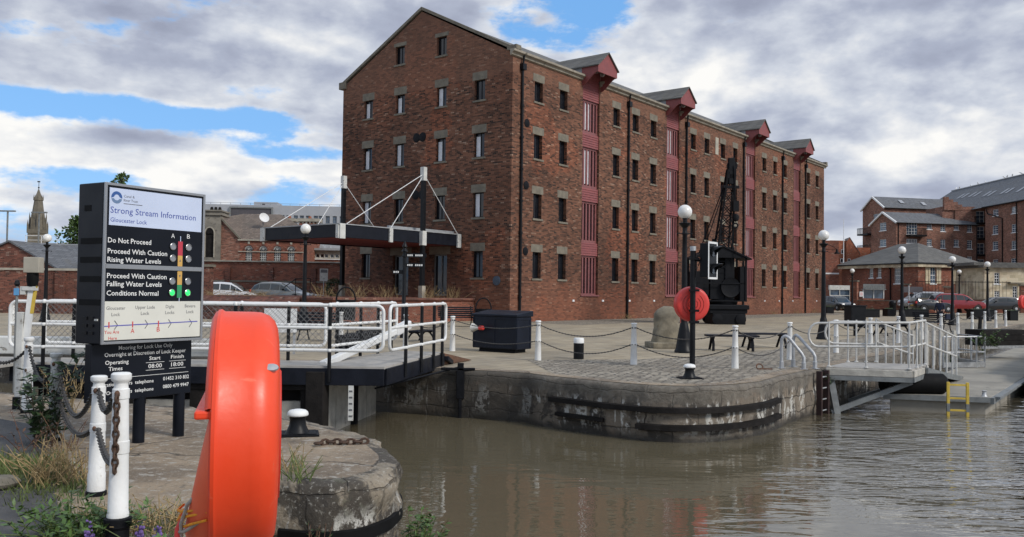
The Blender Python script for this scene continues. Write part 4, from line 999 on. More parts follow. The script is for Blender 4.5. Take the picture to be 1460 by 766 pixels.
# old brick block with arched windows, tiled roof, rendered chimney-like porch
Y1 = 78; pp = FPX / Y1; oz = lambda y, px=360, Y=Y1: Yd(px, y, Y).z
AB = thing('arched_window_block', 'old red brick block with four round-arched iron windows and brown tiled roof', 'building', (XatY(341, Y1), Y1, 0), R(2))
Lb = (430 - 341) / pp; aw = 0.62
cxs = [(x - 341) / pp for x in (354, 374.5, 394.5, 414)]
hz0, hz1 = oz(375), oz(356)
hs_ = [(c - aw / 2, c + aw / 2, hz0, hz1) for c in cxs]
m_ = MB(); wall_mb(m_, lambda u, d, z: (u, d, z), lambda z: 0, lambda z: Lb, 0, oz(343), hs_, 0.2)
m_.quad((Lb, 0, 0), (Lb, 9, 0), (Lb, 9, oz(343)), (Lb, 0, oz(343))); m_.quad((0, 9, 0), (0, 0, 0), (0, 0, oz(343)), (0, 9, oz(343))); m_.build('wall', 'brick_red', AB)
arch_me = None
for c in cxs:
    zc_ = hz1
    # round head: dark glazed half disc in a brick arch, keystone, white iron bars
    w_ = MB(); w_.bb(c - aw / 2, c + aw / 2, 0.12, 0.15, hz0, hz1)
    seg = [(c + aw / 2 * cos(pi * k / 12), hz1 + aw / 2 * sin(pi * k / 12)) for k in range(13)]
    w_.add([(x, -0.004, z) for x, z in seg], [tuple(range(13))][0:1])
    wo = w_.build('window', 'glass_dark', AB)
    f_ = MB()
    for k in range(1, 4): f_.bb(c - aw / 2 + aw * k / 4 - 0.02, c - aw / 2 + aw * k / 4 + 0.02, 0.08, 0.118, hz0, hz1)
    for k in range(0, 7): f_.bb(c - aw / 2, c + aw / 2, 0.085, 0.115, hz0 + (hz1 - hz0) * k / 6 - 0.02, hz0 + (hz1 - hz0) * k / 6 + 0.02)
    for k in range(1, 6): f_.beam((c, -0.015, hz1), (c + aw / 2 * cos(pi * k / 6), -0.015, hz1 + aw / 2 * sin(pi * k / 6)), 0.02, 0.03, (0, 1, 0))
    f_.tube([(x, -0.015, z) for x, z in seg], 0.03, 5); f_.build('frame', 'white_dirty', wo)
    MB().tube([(c + (aw / 2 + 0.11) * cos(pi * k / 12), -0.02, hz1 + (aw / 2 + 0.11) * sin(pi * k / 12)) for k in range(13)], 0.09, 5).build('arch', 'brick_old', wo)
    MB().bb(c - 0.09, c + 0.09, -0.07, 0.0, hz1 + aw / 2 + 0.2, hz1 + aw / 2 + 0.42).build('keystone', 'stone_pale', AB)
m_ = MB(); m_.bb(-0.1, Lb + 0.1, -0.1, 0.0, oz(359.5), oz(358.3)); m_.bb(-0.15, Lb + 0.2, -0.16, 0.0, oz(343.5), oz(341.5)); m_.build('string_course', 'stone_pale', AB)
# tiled roof behind, with a sloping gable wall to its left
za, zb2 = oz(342), oz(313)
m_ = MB(); m_.add([(0, 0.1, za), (Lb, 0.1, za), (Lb, 4.5, za + 1.0), (-1.6, 7, zb2 + 1.1), (2.0, 7, zb2 + 1.1)], [(0, 1, 2, 4), (0, 4, 3)]); m_.add([(-1.75, -0.1, zb2 + 0.1), (-0.05, -0.1, za), (0.0, 0.1, za), (-1.6, 7, zb2 + 1.1)], [(0, 1, 2, 3)])
m_.build('roof', 'tile_brown', AB)
m_ = MB(); m_.add([(-1.7, 0.02, 0), (0, 0.02, 0), (0, 0.02, za), (-1.7, 0.02, zb2)], [(0, 1, 2, 3)]); m_.build('gable_wall', 'brick_mix', AB)
m_ = MB(); m_.beam((-1.75, -0.05, zb2 + 0.12), (0.05, -0.05, za + 0.08), 0.25, 0.16); m_.build('verge', 'stone', AB)
PO = thing('rendered_tower', 'stained rendered tower with a tall arched niche and bottle-topped cornice', 'tower', (XatY(290, Y1) , Y1 - 0.3, 0), R(2))
tw = (314.5 - 290) / pp; m_ = MB()
nz0, nz1, n0, n1 = oz(368), oz(334), (293.5 - 290) / pp, (305 - 290) / pp
wall_mb(m_, lambda u, d, z: (u, d, z), lambda z: 0, lambda z: tw, 0, oz(302), [(n0, n1, nz0, nz1)], 0.15)
m_.quad((tw, 0, 0), (tw, 2.5, 0), (tw, 2.5, oz(302)), (tw, 0, oz(302))); m_.quad((0, 2.5, 0), (0, 0, 0), (0, 0, oz(302)), (0, 2.5, oz(302))); m_.quad((0, 0, oz(302)), (tw, 0, oz(302)), (tw, 2.5, oz(302)), (0, 2.5, oz(302))); m_.build('wall', 'render_dark', PO)
m_ = MB(); m_.bb(n0, n1, 0.12, 0.15, nz0, nz1); cm = (n0 + n1) / 2; rr = (n1 - n0) / 2
m_.add([(cm + rr * cos(pi * k / 12), -0.005, nz1 + rr * sin(pi * k / 12) * 1.3) for k in range(13)], [tuple(range(13))]); m_.build('niche', 'wood_dark', PO)
MB().tube([(n1 + 0.06, -0.03, nz0)] + [(cm + (rr + 0.06) * cos(pi * k / 12), -0.03, nz1 + (rr + 0.06) * sin(pi * k / 12) * 1.3) for k in range(13)] + [(n0 - 0.06, -0.03, nz0)], 0.06, 5).build('niche_surround', 'stone_pale', PO)
m_ = MB(); m_.bb(-0.12, tw + 0.12, -0.15, 2.6, oz(308), oz(306)); m_.bb(-0.1, tw + 0.1, -0.12, 2.6, oz(302.5), oz(300.5)); m_.build('cornice', 'render_dark', PO)
for k in range(3): MB().lathe([(0.13, 0), (0.16, 0.1), (0.12, 0.3), (0.05, 0.32)], 10, TZ(0.55 + k * 0.36, 0.6, oz(300.4))).build('chimney_pot', 'wood_dark', PO, 40)
DI = thing('satellite_dish', 'white satellite dish on the brown tiled roof', 'dish', (XatY(374, Y1 + 3), Y1 + 3, oz(317, 374, Y1 + 3)), R(40))
MB().lathe([(0.0, 0.0), (0.25, 0.06), (0.38, 0.16), (0.39, 0.17), (0.25, 0.08), (0, 0.03)], 16, TZ(0, 0, 0.35) @ Matrix.Rotation(R(65), 4, 'X') @ Matrix.Scale(1.25, 4)).build('reflector', 'white_clean', DI, 50); MB().tube([(0, 0, -0.6), (0, 0.1, 0.35)], 0.04, 6).build('bracket', 'steel_grey', DI)
# chimneys block and low range with white windows between canopy and warehouse
for i, (xa, xb, wd) in enumerate(((402, 421, 'left'), (425, 456, 'right'))):
    Yc = 96; c = thing('chimney_stack', 'stone-corniced brick chimney stack with pots, %s one of the pair above the canopy' % wd, 'chimney', (XatY((xa + xb) / 2, Yc), Yc, 0), 0)
    ww = (xb - xa) / FPX * Yc; zt2 = Yd(430, 313, Yc).z
    MB().box((0, 0, zt2 / 2 - 0.2), (ww * 0.86, 1.4, zt2 - 0.4)).build('stack', 'brick_red', c); MB().box((0, 0, zt2 - 0.12), (ww, 1.7, 0.34)).build('cornice', 'stone_pale', c)
    for k in range(int(ww / 0.4)): MB().bb(-ww / 2 + 0.1 + k * 0.4, -ww / 2 + 0.3 + k * 0.4, -0.75, -0.55, zt2 - 0.5, zt2 - 0.3).build('dentil', 'stone_pale', c)
    MB().lathe([(0.16, zt2), (0.2, zt2 + 0.1), (0.15, zt2 + 0.35)], 10).build('chimney_pot', 'brick_orange', c, 40)
Y2 = 84; lz = lambda y: Yd(450, y, Y2).z
LR = thing('low_office_range', 'low brick range with a flat grey roof and a band of small white windows', 'building', (XatY(424, Y2), Y2, 0), R(2))
Ll = (500 - 424) / FPX * Y2
hs_ = [((x - 424) / FPX * Y2, (x - 424) / FPX * Y2 + 0.36, lz(367.5), lz(362)) for x in (426, 431, 437, 443, 449.5, 456, 462, 470, 477, 484)]
m_ = MB(); wall_mb(m_, lambda u, d, z: (u, d, z), lambda z: 0, lambda z: Ll, lz(369.2), lz(357), hs_, 0.15); m_.build('wall', 'stone_pale', LR)
m_ = MB(); m_.bb(0, Ll, 0.01, 6, 0, lz(369.3)); m_.build('wall', 'brick_red', LR)
for h in hs_: window(LR, (h[0], 0, h[2]), 0, h[1] - h[0], h[3] - h[2], dict(d=0.1, t=0.035), 'glass_dark', 'white_clean', None, None)
m_ = MB(); m_.bb(-0.3, Ll, -0.4, 6, lz(357), lz(354)); m_.build('roof', 'lead', LR); m_ = MB(); m_.bb(-0.3, Ll, -0.1, 0.0, lz(370.2), lz(369)); m_.build('string_course', 'white_clean', LR)
m_ = MB()
for x in (428, 434, 452, 462):
    u = (x - 424) / FPX * Y2; m_.bb(u, u + 0.35, 1.0, 1.9, lz(354), lz(350) + 0.05)
m_.build('roof_light', 'galv', LR)

# ------------------------------------------------------------------ right: dockside buildings
SASH = dict(d=0.12, t=0.07, nx=2, nz=4, b=0.035, sash=True)
SASH3 = dict(d=0.12, t=0.07, nx=3, nz=4, b=0.03, sash=True)
def gable_house(t, L, D, ez, rz_, wallm, roofm, front, end, verge='white_clean', style=SASH, dbl=None):
    'ridge along local x; front wall y=0, gable end x=0; front/end = lists of (u0,u1,z0,z1)'
    m_ = MB(); wall_mb(m_, lambda u, d, z: (u, d, z), lambda z: 0, lambda z: L, 0, ez, front, 0.15); m_.build('wall', wallm, t)
    k = (D / 2) / (rz_ - ez)
    m_ = MB(); wall_mb(m_, lambda u, d, z: (d, u, z), lambda z: 0 if z <= ez else (z - ez) * k, lambda z: D if z <= ez else D - (z - ez) * k, 0, rz_, end, 0.15, zb=(ez,)); m_.build('gable_wall', wallm, t)
    m_ = MB(); m_.quad((L, 0, 0), (L, D, 0), (L, D, ez), (L, 0, ez)); m_.quad((L, D, 0), (0, D, 0), (0, D, ez), (L, D, ez)); m_.add([(L, 0, ez), (L, D, ez), (L, D / 2, rz_)], [(0, 1, 2)]); m_.build('wall', wallm, t)
    m_ = MB(); o = 0.35; dz_ = o / k
    m_.quad((-0.3, -o, ez - dz_ + 0.1), (L + 0.2, -o, ez - dz_ + 0.1), (L + 0.2, D / 2, rz_ + 0.1), (-0.3, D / 2, rz_ + 0.1)); m_.quad((L + 0.2, D / 2, rz_ + 0.1), (L + 0.2, D + o, ez - dz_ + 0.1), (-0.3, D + o, ez - dz_ + 0.1), (-0.3, D / 2, rz_ + 0.1)); m_.build('roof', roofm, t)
    m_ = MB(); m_.beam((-0.22, -o, ez - dz_), (-0.22, D / 2, rz_), 0.24, 0.26); m_.beam((-0.22, D + o, ez - dz_), (-0.22, D / 2, rz_), 0.24, 0.26); m_.build('bargeboard', verge, t)
    m_ = MB(); m_.tube([(-0.3, -o - 0.02, ez - dz_ + 0.02), (L, -o - 0.02, ez - dz_ + 0.02)], 0.09, 6); m_.build('gutter', 'black', t)
    for a, b, c, d in front: window(t, (a, 0, c), 0, b - a, d - c, style if (b - a) < 1.4 else dict(d=0.12, t=0.09, nx=4, nz=4, b=0.06), 'glass_blue', 'white_clean', None, 'white_clean')
    for a, b, c, d in end: window(t, (0, b, c), -pi / 2, b - a, d - c, style, 'glass_blue', 'white_clean', None, 'white_clean')
def balcony(t, x0, x1, y0, z, out=1.1, axis='y'):
    'dark balcony: slab and bar railing, projecting to -y (or -x)'
    m_ = MB(); g = (lambda x, y, zz: (x, y, zz)) if axis == 'y' else (lambda x, y, zz: (y, x, zz))
    def bx(a, b, c, d, e, f): 
        p, q = g(a, c, e), g(b, d, f); m_.bb(min(p[0], q[0]), max(p[0], q[0]), min(p[1], q[1]), max(p[1], q[1]), e, f)
    bx(x0, x1, y0 - out, y0, z - 0.28, z); 
    bx(x0, x1, y0 - out, y0 - out + 0.05, z + 1.0, z + 1.07)
    for xx in (x0, x1 - 0.05): bx(xx, xx + 0.05, y0 - out + 0.05, y0, z + 1.0, z + 1.07)
    n = int((x1 - x0) / 0.16)
    for k in range(n + 1): xx = x0 + (x1 - x0 - 0.03) * k / n; bx(xx, xx + 0.03, y0 - out + 0.01, y0 - out + 0.04, z, z + 1.0)
    for xx in (x0, x1 - 0.03):
        for k in range(6): yy = y0 - out + 0.18 * k; bx(xx, xx + 0.03, yy, yy + 0.03, z, z + 1.0)
    m_.build('balcony', 'black', t)
# front apartment block A (gable towards us)
A0 = Vector((62.5, 140, 0)); A1 = Vector((77.4, 143.2, 0)); aA = atan2(A1.y - A0.y, A1.x - A0.x)
AA = thing('apartment_block', 'brick apartment block with low slate gable, white windows and downpipes, nearest the hipped house', 'apartments', A0, aA)
def uz(px, y, org, dirv):
    'wall coordinates of a photo pixel on the vertical plane through org along dirv'
    n = Vector((-dirv.y, dirv.x, 0)); d = ray(px, y); t = ((org - Vector((0, 0, EYE))).dot(n)) / d.dot(n); P = Vector((0, 0, EYE)) + d * t
    return (P - org).dot(dirv), P.z
dA = (A1 - A0).normalized()
def wr(org, dirv, xa, xb, ya, yb):
    a = uz(xa, yb, org, dirv); b = uz(xb, ya, org, dirv); return (min(a[0], b[0]), max(a[0], b[0]), a[1], b[1])
frA = [wr(A0, dA, *q) for q in ((1292.5, 1308, 317, 334.5), (1292.5, 1308, 341, 347), (1321.5, 1328.8, 317.5, 327), (1341, 1348, 318.5, 330), (1360, 1367, 319, 328), (1379, 1386, 320, 331),
      (1321.5, 1328.8, 341, 351), (1341, 1348, 342, 354), (1360, 1367, 342, 352), (1379, 1386, 343, 355), (1379, 1386, 366, 372))]
dE = Vector((-dA.y, dA.x, 0)); 
def wre(org, xa, xb, ya, yb):
    a = uz(xa, yb, org, dE); b = uz(xb, ya, org, dE); return (min(a[0], b[0]), max(a[0], b[0]), a[1], b[1])
enA = [wre(A0, 1254, 1263.5, 317, 329.5), wre(A0, 1254, 1263.5, 341, 352)]
gable_house(AA, 15.3, 6.6, 14.0, 15.8, 'brick_mix', 'slate', frA, enA)
balcony(AA, frA[0][0] - 0.1, frA[0][1] + 1.0, 0, frA[0][2] - 0.05)
m_ = MB().tube([(0.35, -0.08, 0), (0.35, -0.08, 14.0)], 0.07, 6); m_.tube([(15.1, -0.08, 0), (15.1, -0.08, 14.0)], 0.07, 6); m_.build('downpipe', 'black', AA)
# block B behind, higher
B0 = Vector((XatY(1260.7, 156), 156, 0))
BB = thing('apartment_block', 'taller brick apartment block behind the nearest one, with balconies on its left side', 'apartments', B0, aA)
gable_house(BB, 15.2, 6.4, 18.1, 20.2, 'brick_mix', 'slate', [], [(1.2, 3.1, 14.8, 17.0)])
for z in (13.4, 10.2, 7.0): balcony(BB, 2.6, 5.8, 0.0, z, 1.6, 'x')
for x, y in ((4.2, 1.0), (8.6, 0.6), (13.6, 0.7)):
    zz = 18.1 + (y + 0.1) * (2.1 / 3.2); MB().add([(x, y, zz + 0.2), (x + 0.8, y, zz + 0.2), (x + 0.8, y + 0.9, zz + 0.85), (x, y + 0.9, zz + 0.85)], [(0, 1, 2, 3)]).build('roof_window', 'cladding', BB)
# big block C, its front running towards the camera
CC = thing('apartment_block', 'largest brick apartment building with a great slate roof full of roof windows, right edge', 'apartments', (77.0, 104, 0), R(90))
# local x runs away from the camera (world +y), front faces world -x  -> local +y ; use y=0 as front by mirroring through negative depth
LC, DC, eC, rC = 60.0, -18.0, 16.6, 22.6
fc = []
dC = Vector((0, 1, 0)); C0 = Vector((77.0, 104, 0))
for q in ((1415.5, 1423.5, 298, 308.5), (1442, 1450, 294, 305), (1415, 1423, 321, 334.5), (1442, 1450, 319, 332), (1415, 1423, 344, 357), (1442, 1450, 343, 356), (1415.5, 1423, 370, 381), (1441.5, 1450, 368, 381)):
    fc.append(wr(C0, dC, *q))
m_ = MB(); wall_mb(m_, lambda u, d, z: (u, -d, z), lambda z: 0, lambda z: 36.0, 0, eC, fc, 0.15); m_.quad((0, 0, 0), (0, DC, 0), (0, DC, eC), (0, 0, eC)); m_.quad((36, 0, 0), (36, -9, 0), (36, -9, eC), (36, 0, eC)); m_.build('wall', 'brick_mix', CC)
for a, b, c, d in fc:
    window(CC, (b, 0, c), pi, b - a, d - c, SASH, 'glass_blue', 'white_clean', None, 'white_clean')
m_ = MB(); m_.quad((-0.3, 0.4, eC - 0.1), (64.3, 0.4, eC - 0.1), (64.3, -9, rC), (-0.3, -9, rC)); m_.quad((-0.3, -9, rC), (64.3, -9, rC), (64.3, -18.4, eC - 0.1), (-0.3, -18.4, eC - 0.1)); m_.build('roof', 'slate', CC)
m_ = MB().tube([(-0.3, 0.42, eC - 0.08), (36.2, 0.42, eC - 0.08)], 0.12, 6); m_.build('gutter', 'black', CC)
m_ = MB(); m_.bb(-0.2, 64.2, -9.14, -8.86, rC, rC + 0.16); m_.build('ridge', 'lead', CC)
def roofpt(px, py):
    n = Vector((-(rC - eC + 0.1), 0, 9.4)).normalized(); P0 = Vector((76.6, 104, eC - 0.1)); O_ = Vector((0, 0, EYE)); d = ray(px, py); t = (P0 - O_).dot(n) / d.dot(n); P = O_ + d * t
    return P.y - 104, -(P.x - 77.0)
for px, py in ((1370, 280.5), (1376.5, 279.5), (1387, 278), (1393.5, 277.5), (1407.5, 277), (1414, 276.5), (1432.5, 273.5), (1439.5, 272.5), (1456, 270.5)):
    x, y = roofpt(px, py); k = (rC - eC + 0.1) / 9.4; zf = lambda yy: eC - 0.1 + (0.4 - yy) * k + 0.1
    MB().add([(x - 0.42, y + 0.7, zf(y + 0.7)), (x - 0.42, y - 0.7, zf(y - 0.7)), (x + 0.42, y - 0.7, zf(y - 0.7)), (x + 0.42, y + 0.7, zf(y + 0.7))], [(0, 1, 2, 3)]).build('roof_window', 'cladding', CC)
m_ = MB().tube([(31.0, 0.1, 0), (31.0, 0.1, eC - 2.3), (33.5, 0.1, eC - 1.6), (35.2, 0.1, eC - 1.2), (35.3, 0.3, eC - 0.2)], 0.09, 6); m_.build('downpipe', 'black', CC)
m_ = MB().tube([(26.0 + 1.2, 0.1, 0), (27.2, 0.1, eC - 0.2)], 0.09, 6); m_.build('downpipe', 'black', CC)
# stepped brick link with balconies between A and C
LK = thing('link_block', 'stepped brick stair block with stacked black balconies between two apartment buildings', 'building', (XatY(1362, 143.8), 143.8, 0), R(0))
dl = [(4.05, 5.3), ]
lh = [(3.5, 4.9, uz(1395, y1_, Vector((0, 143.8, 0)), Vector((1, 0, 0)))[1], uz(1395, y0_, Vector((0, 143.8, 0)), Vector((1, 0, 0)))[1]) for y0_, y1_ in ((301, 318), (323, 340), (347, 363), (370, 386))]
m_ = MB(); wall_mb(m_, lambda u, d, z: (u, d, z), lambda z: 0.0, lambda z: 5.25, 0, 16.6, lh, 0.15); m_.bb(-2.0, 5.25, 0.2, 6, 0, 17.0)
for k in range(5): m_.bb(-1.8 + k * 0.75, -1.05 + k * 0.75, -0.05, 0.5, 16.4, 18.6 - k * 0.42)
m_.bb(1.95, 5.1, -0.05, 0.5, 16.4, 17.0); m_.build('wall', 'brick_mix', LK)
for a, b, c, d in lh: window(LK, (a, 0, c), 0, b - a, d - c, dict(d=0.12, t=0.09, nx=2, nz=3, b=0.05), 'glass_blue', 'white_clean', None, None); balcony(LK, a - 0.25, b + 0.3, 0, c, 0.9)
# hipped brick harbour house
Hc = Vector((47.2, 100, 0))
HH = thing('hipped_roof_house', 'two-storey red brick harbour office with a wide hipped slate roof and tall white sash windows', 'house', Hc, R(20))
hd = Vector((cos(R(20)), sin(R(20)), 0)); he = Vector((-sin(R(20)), cos(R(20)), 0)); LH, DH, eH = 9.4, 12.6, 5.75
def hw_(xa, xb, ya, yb): return wr(Hc, hd, xa, xb, ya, yb)
def hwe(xa, xb, ya, yb):
    a = uz(xa, yb, Hc, he); b = uz(xb, ya, Hc, he); return (min(a[0], b[0]), max(a[0], b[0]), a[1], b[1])
fH = [hw_(1326.5, 1334.5, 381, 404.5), hw_(1364, 1371, 383, 405)]
eHl = [hwe(1239.5, 1245, 383, 396.5), hwe(1251, 1256.5, 382, 396), hwe(1275, 1284, 382, 404.5)]
m_ = MB(); wall_mb(m_, lambda u, d, z: (u, d, z), lambda z: 0, lambda z: LH, 0, eH, fH, 0.15); wall_mb(m_, lambda u, d, z: (d, u, z), lambda z: 0, lambda z: DH, 0, eH, eHl, 0.15)
m_.quad((LH, 0, 0), (LH, DH, 0), (LH, DH, eH), (LH, 0, eH)); m_.quad((LH, DH, 0), (0, DH, 0), (0, DH, eH), (LH, DH, eH)); m_.build('wall', 'brick_red', HH)
for a, b, c, d in fH:
    w_ = window(HH, (a, 0, c), 0, b - a, d - c, SASH, 'glass_blue', 'white_clean', None, 'white_clean')
    for k in (-1, 1):
        xx = -0.32 if k < 0 else b - a + 0.06
        MB().bb(xx, xx + 0.26, -0.06, -0.003, 0, d - c + 0.1).build('pilaster', 'cream', w_); 
    MB().bb(-0.75, -0.4, -0.05, -0.003, 0, d - c + 0.1).build('pilaster', 'cream', w_); MB().bb(b - a + 0.4, b - a + 0.75, -0.05, -0.003, 0, d - c + 0.1).build('pilaster', 'cream', w_)
for a, b, c, d in eHl: window(HH, (0, b, c), -pi / 2, b - a, d - c, SASH3, 'glass_blue', 'white_clean', ('white_clean', 0.18), 'white_clean')
m_ = MB(); o = 0.55; rz_ = 8.4
P = [(-o, -o, eH), (LH + o, -o, eH), (LH + o, DH + o, eH), (-o, DH + o, eH), (LH / 2, LH / 2, rz_), (LH / 2, DH - LH / 2, rz_)]
m_.add(P, [(0, 1, 4), (1, 2, 5, 4), (2, 3, 5), (3, 0, 4, 5)]); m_.build('roof', 'slate_warm', HH)
m_ = MB(); m_.bb(-o, LH + o, -o, DH + o, eH - 0.14, eH - 0.004); m_.build('gutter', 'black', HH); m_ = MB(); m_.bb(-o + 0.12, LH + o - 0.12, -o + 0.12, DH + o - 0.12, eH - 0.5, eH - 0.142); m_.build('eaves_cornice', 'cream', HH)
m_ = MB().tube([(-0.1, 4.55, eH - 0.3), (-0.1, 4.2, eH - 0.75), (-0.1, 4.2, 0)], 0.07, 6); m_.build('downpipe', 'black', HH)
# flat glazed shop front at its left
SF = thing('glazed_annexe', 'low annexe with white fascia and glazed front beside the hipped house', 'building', (XatY(1183, 103), 103, 0), R(4))
sfz = lambda y: Yd(1200, y, 103).z
MB().bb(0.2, 3.4, 0.3, 4, 0, sfz(409)).build('wall', 'brick_red', SF); MB().bb(0.0, 3.5, 0.0, 0.3, sfz(413.5), sfz(407)).build('fascia', 'white_dirty', SF)
g = MB().bb(0.1, 3.4, 0.15, 0.2, 0.3, sfz(413.6)).build('shop_window', 'glass_blue', SF)
m_ = MB()
for x in (0.05, 1.25, 2.5, 3.0, 3.4): m_.bb(x, x + 0.08, 0.05, 0.148, 0.3, sfz(413.6))
m_.bb(0.05, 3.4, 0.06, 0.14, sfz(422), sfz(421)); m_.build('frame', 'white_dirty', g)
S2 = thing('glazed_kiosk', 'small glazed office bay behind the brick pier, with a slatted grey canopy', 'building', (XatY(1231, 101), 101, 0), R(4))
MB().bb(0, 2.55, 0, 2, 0, sfz(425)).build('wall', 'brick_red', S2); MB().bb(0.05, 2.5, 0.1, 0.3, sfz(425) + 0.003, sfz(413)).build('shop_window', 'glass_blue', S2)
m_ = MB(); m_.bb(0, 2.55, -0.5, 0.6, sfz(412.8), sfz(412)); 
for k in range(12): m_.bb(0.05 + k * 0.21, 0.12 + k * 0.21, -0.5, -0.45, sfz(412), sfz(405))
m_.bb(0, 2.55, -0.02, 0.03, sfz(412), sfz(405)); m_.build('slatted_canopy', 'steel_grey', S2)
m_ = MB()
for x in (0, 1.25, 2.47): m_.bb(x, x + 0.08, 0.02, 0.098, sfz(425) + 0.003, sfz(412.9))
m_.build('frame', 'white_clean', S2)
# cream stone house at the right edge
Y3 = 92; cz = lambda y: Yd(1430, y, Y3).z; cu_ = lambda x: (x - 1404) / FPX * Y3
CR = thing('cream_stone_house', 'cream stone house with flat dark roof at the right edge', 'house', (XatY(1404, Y3), Y3, 0), R(0))
ch = [(cu_(1418), cu_(1425.5), cz(405), cz(389)), (cu_(1418), cu_(1425.5), cz(426), cz(415)), (cu_(1444), cu_(1451), cz(424.5), cz(408))]
m_ = MB(); wall_mb(m_, lambda u, d, z: (u, d, z), lambda z: 0, lambda z: 14.0, 0, cz(382), ch, 0.15); m_.quad((0, 6, 0), (0, 0, 0), (0, 0, cz(382)), (0, 6, cz(382))); m_.build('wall', 'cream', CR)
for a, b, c, d in ch: window(CR, (a, 0, c), 0, b - a, d - c, SASH, 'glass_dark', 'white_clean', None, 'white_clean')
m_ = MB(); m_.bb(-0.3, 14.3, -0.35, 6.3, cz(382), cz(378.5)); m_.bb(-0.8, 14.3, 0.6, 6.3, cz(378.5), cz(374)); m_.build('roof', 'slate_warm', CR); MB().bb(cu_(1437), cu_(1457), -0.5, 0, cz(404.5), cz(402.8)).build('door_hood', 'stone', CR)
# brick slabs left of the hipped house, by the warehouse end
OB = thing('orange_brick_block', 'plain tall red brick building with white band just past the warehouse end', 'building', (XatY(1166, 112), 112, 0), R(0))
MB().bb(0, 2.75, 0, 6, 0, Yd(1180, 343, 112).z).build('wall', 'brick_red', OB); MB().bb(-0.02, 2.78, -0.04, 0.0, Yd(1180, 391, 112).z, Yd(1180, 389, 112).z).build('string_course', 'white_clean', OB)
OG = thing('gabled_orange_brick_house', 'orange brick house with a small gable and grey roof, far behind the wall', 'house', (XatY(1184, 150), 150, 0), R(8))
g0 = Yd(1200, 343, 150).z; g1 = Yd(1200, 352, 150).z; f_ = lambda x: (x - 1184) / FPX * 150
m_ = MB(); m_.bb(0, f_(1216), 0, 6, 0, g0); m_.add([(f_(1206), -0.5, 0), (f_(1227), -0.5, 0), (f_(1227), -0.5, g1 - 1.2), (f_(1211), -0.5, g0 + 0.5), (f_(1206), -0.5, g0 - 0.3)], [(0, 1, 2, 3, 4)]); m_.bb(f_(1227), f_(1248), 0.5, 6, 0, g1); m_.build('wall', 'brick_orange', OG)
m_ = MB(); m_.add([(f_(1211), -0.6, g0 + 0.6), (f_(1227.5), -0.6, g1 - 1.2), (f_(1240), 5, g1 - 1.0), (f_(1228), 5, g0 + 0.6)], [(0, 1, 2, 3)]); m_.build('roof', 'lead', OG)
for x, y in ((1198, 356), (1197, 369), (1208, 369)): window(OG, (f_(x), 0, Yd(1200, y + 6, 150).z), 0, 0.5, 0.75, dict(d=-0.52, t=0.06), 'glass_dark', 'white_clean', None, None)
FP_ = thing('flagpole', 'thin pale flagpole behind the harbour office roof', 'flagpole', (XatY(1203, 125), 125, 0)); MB().tube([(0, 0, 0), (0, 0, Yd(1203, 312, 125).z)], 0.06, 6, rs=[0.08, 0.04]).build('pole', 'white_clean', FP_)
# low street walls, piers and railing
def lowwall(label, a, b, h, cope=True, rail=False, piers=()):
    a = Vector(a); b = Vector(b); L = (b - a).length
    t = thing('street_wall', label, 'wall', a, atan2(b.y - a.y, b.x - a.x))
    MB().bb(0, L, 0, 0.3, -0.3, h).build('wall', 'brick_red', t)
    if cope: MB().bb(0, L, -0.04, 0.34, h + 0.002, h + 0.1).build('coping', 'stone', t)
    for x, ph in piers:
        p = MB().bb(x, x + 0.75, -0.12, 0.42, -0.3, ph).build('pier', 'brick_red', t); MB().bb(x - 0.08, x + 0.83, -0.2, 0.5, ph + 0.002, ph + 0.15).build('cap', 'stone', p)
    if rail:
        m_ = MB(); m_.bb(0, L, 0.14, 0.18, h + 1.7, h + 1.76)
        for k in range(int(L / 0.3)): m_.bb(k * 0.3, k * 0.3 + 0.025, 0.14, 0.165, h + 0.1, h + 1.85)
        m_.build('railing', 'black', t)
    return t
lowwall('low red brick wall in front of the glazed annexe', (XatY(1212, 96), 96, 0), (XatY(1296, 92), 92, 0), 1.25, piers=((0.05, 3.35), (5.5, 3.0)))
lowwall('red brick street wall with railings behind the parked SUV', (XatY(1306, 86.5), 86.5, 0.1), (XatY(1442, 84), 84, 0.1), 1.45, rail=True, piers=((2.6, 2.6), (9.3, 2.85)))
SGN = thing('notice_board', 'small white notice on the brick pier by the annexe', 'sign', (XatY(1228.5, 95.6), 95.6, Yd(1228, 423, 95.6).z)); MB().bb(-0.22, 0.22, -0.03, 0, 0, 0.55).build('board', 'white_clean', SGN)
m_ = MB()
for k, wdd in enumerate((0.24, 0.3, 0.26)): m_.bb(-wdd / 2, wdd / 2, -0.034, -0.03, 0.38 - k * 0.12, 0.43 - k * 0.12)
m_.build('lettering', 'ink_red', SGN)
TS = thing('tourist_sign', 'grey street sign on a white post before the harbour office', 'sign', (XatY(1296, 82), 82, 0.2)); MB().tube([(0, 0, 0), (0, 0, 2.6)], 0.07, 8).build('post', 'galv', TS, 40); MB().bb(-0.5, 1.3, -0.05, 0.05, 1.95, 2.5).build('board', 'cladding_dark', TS)
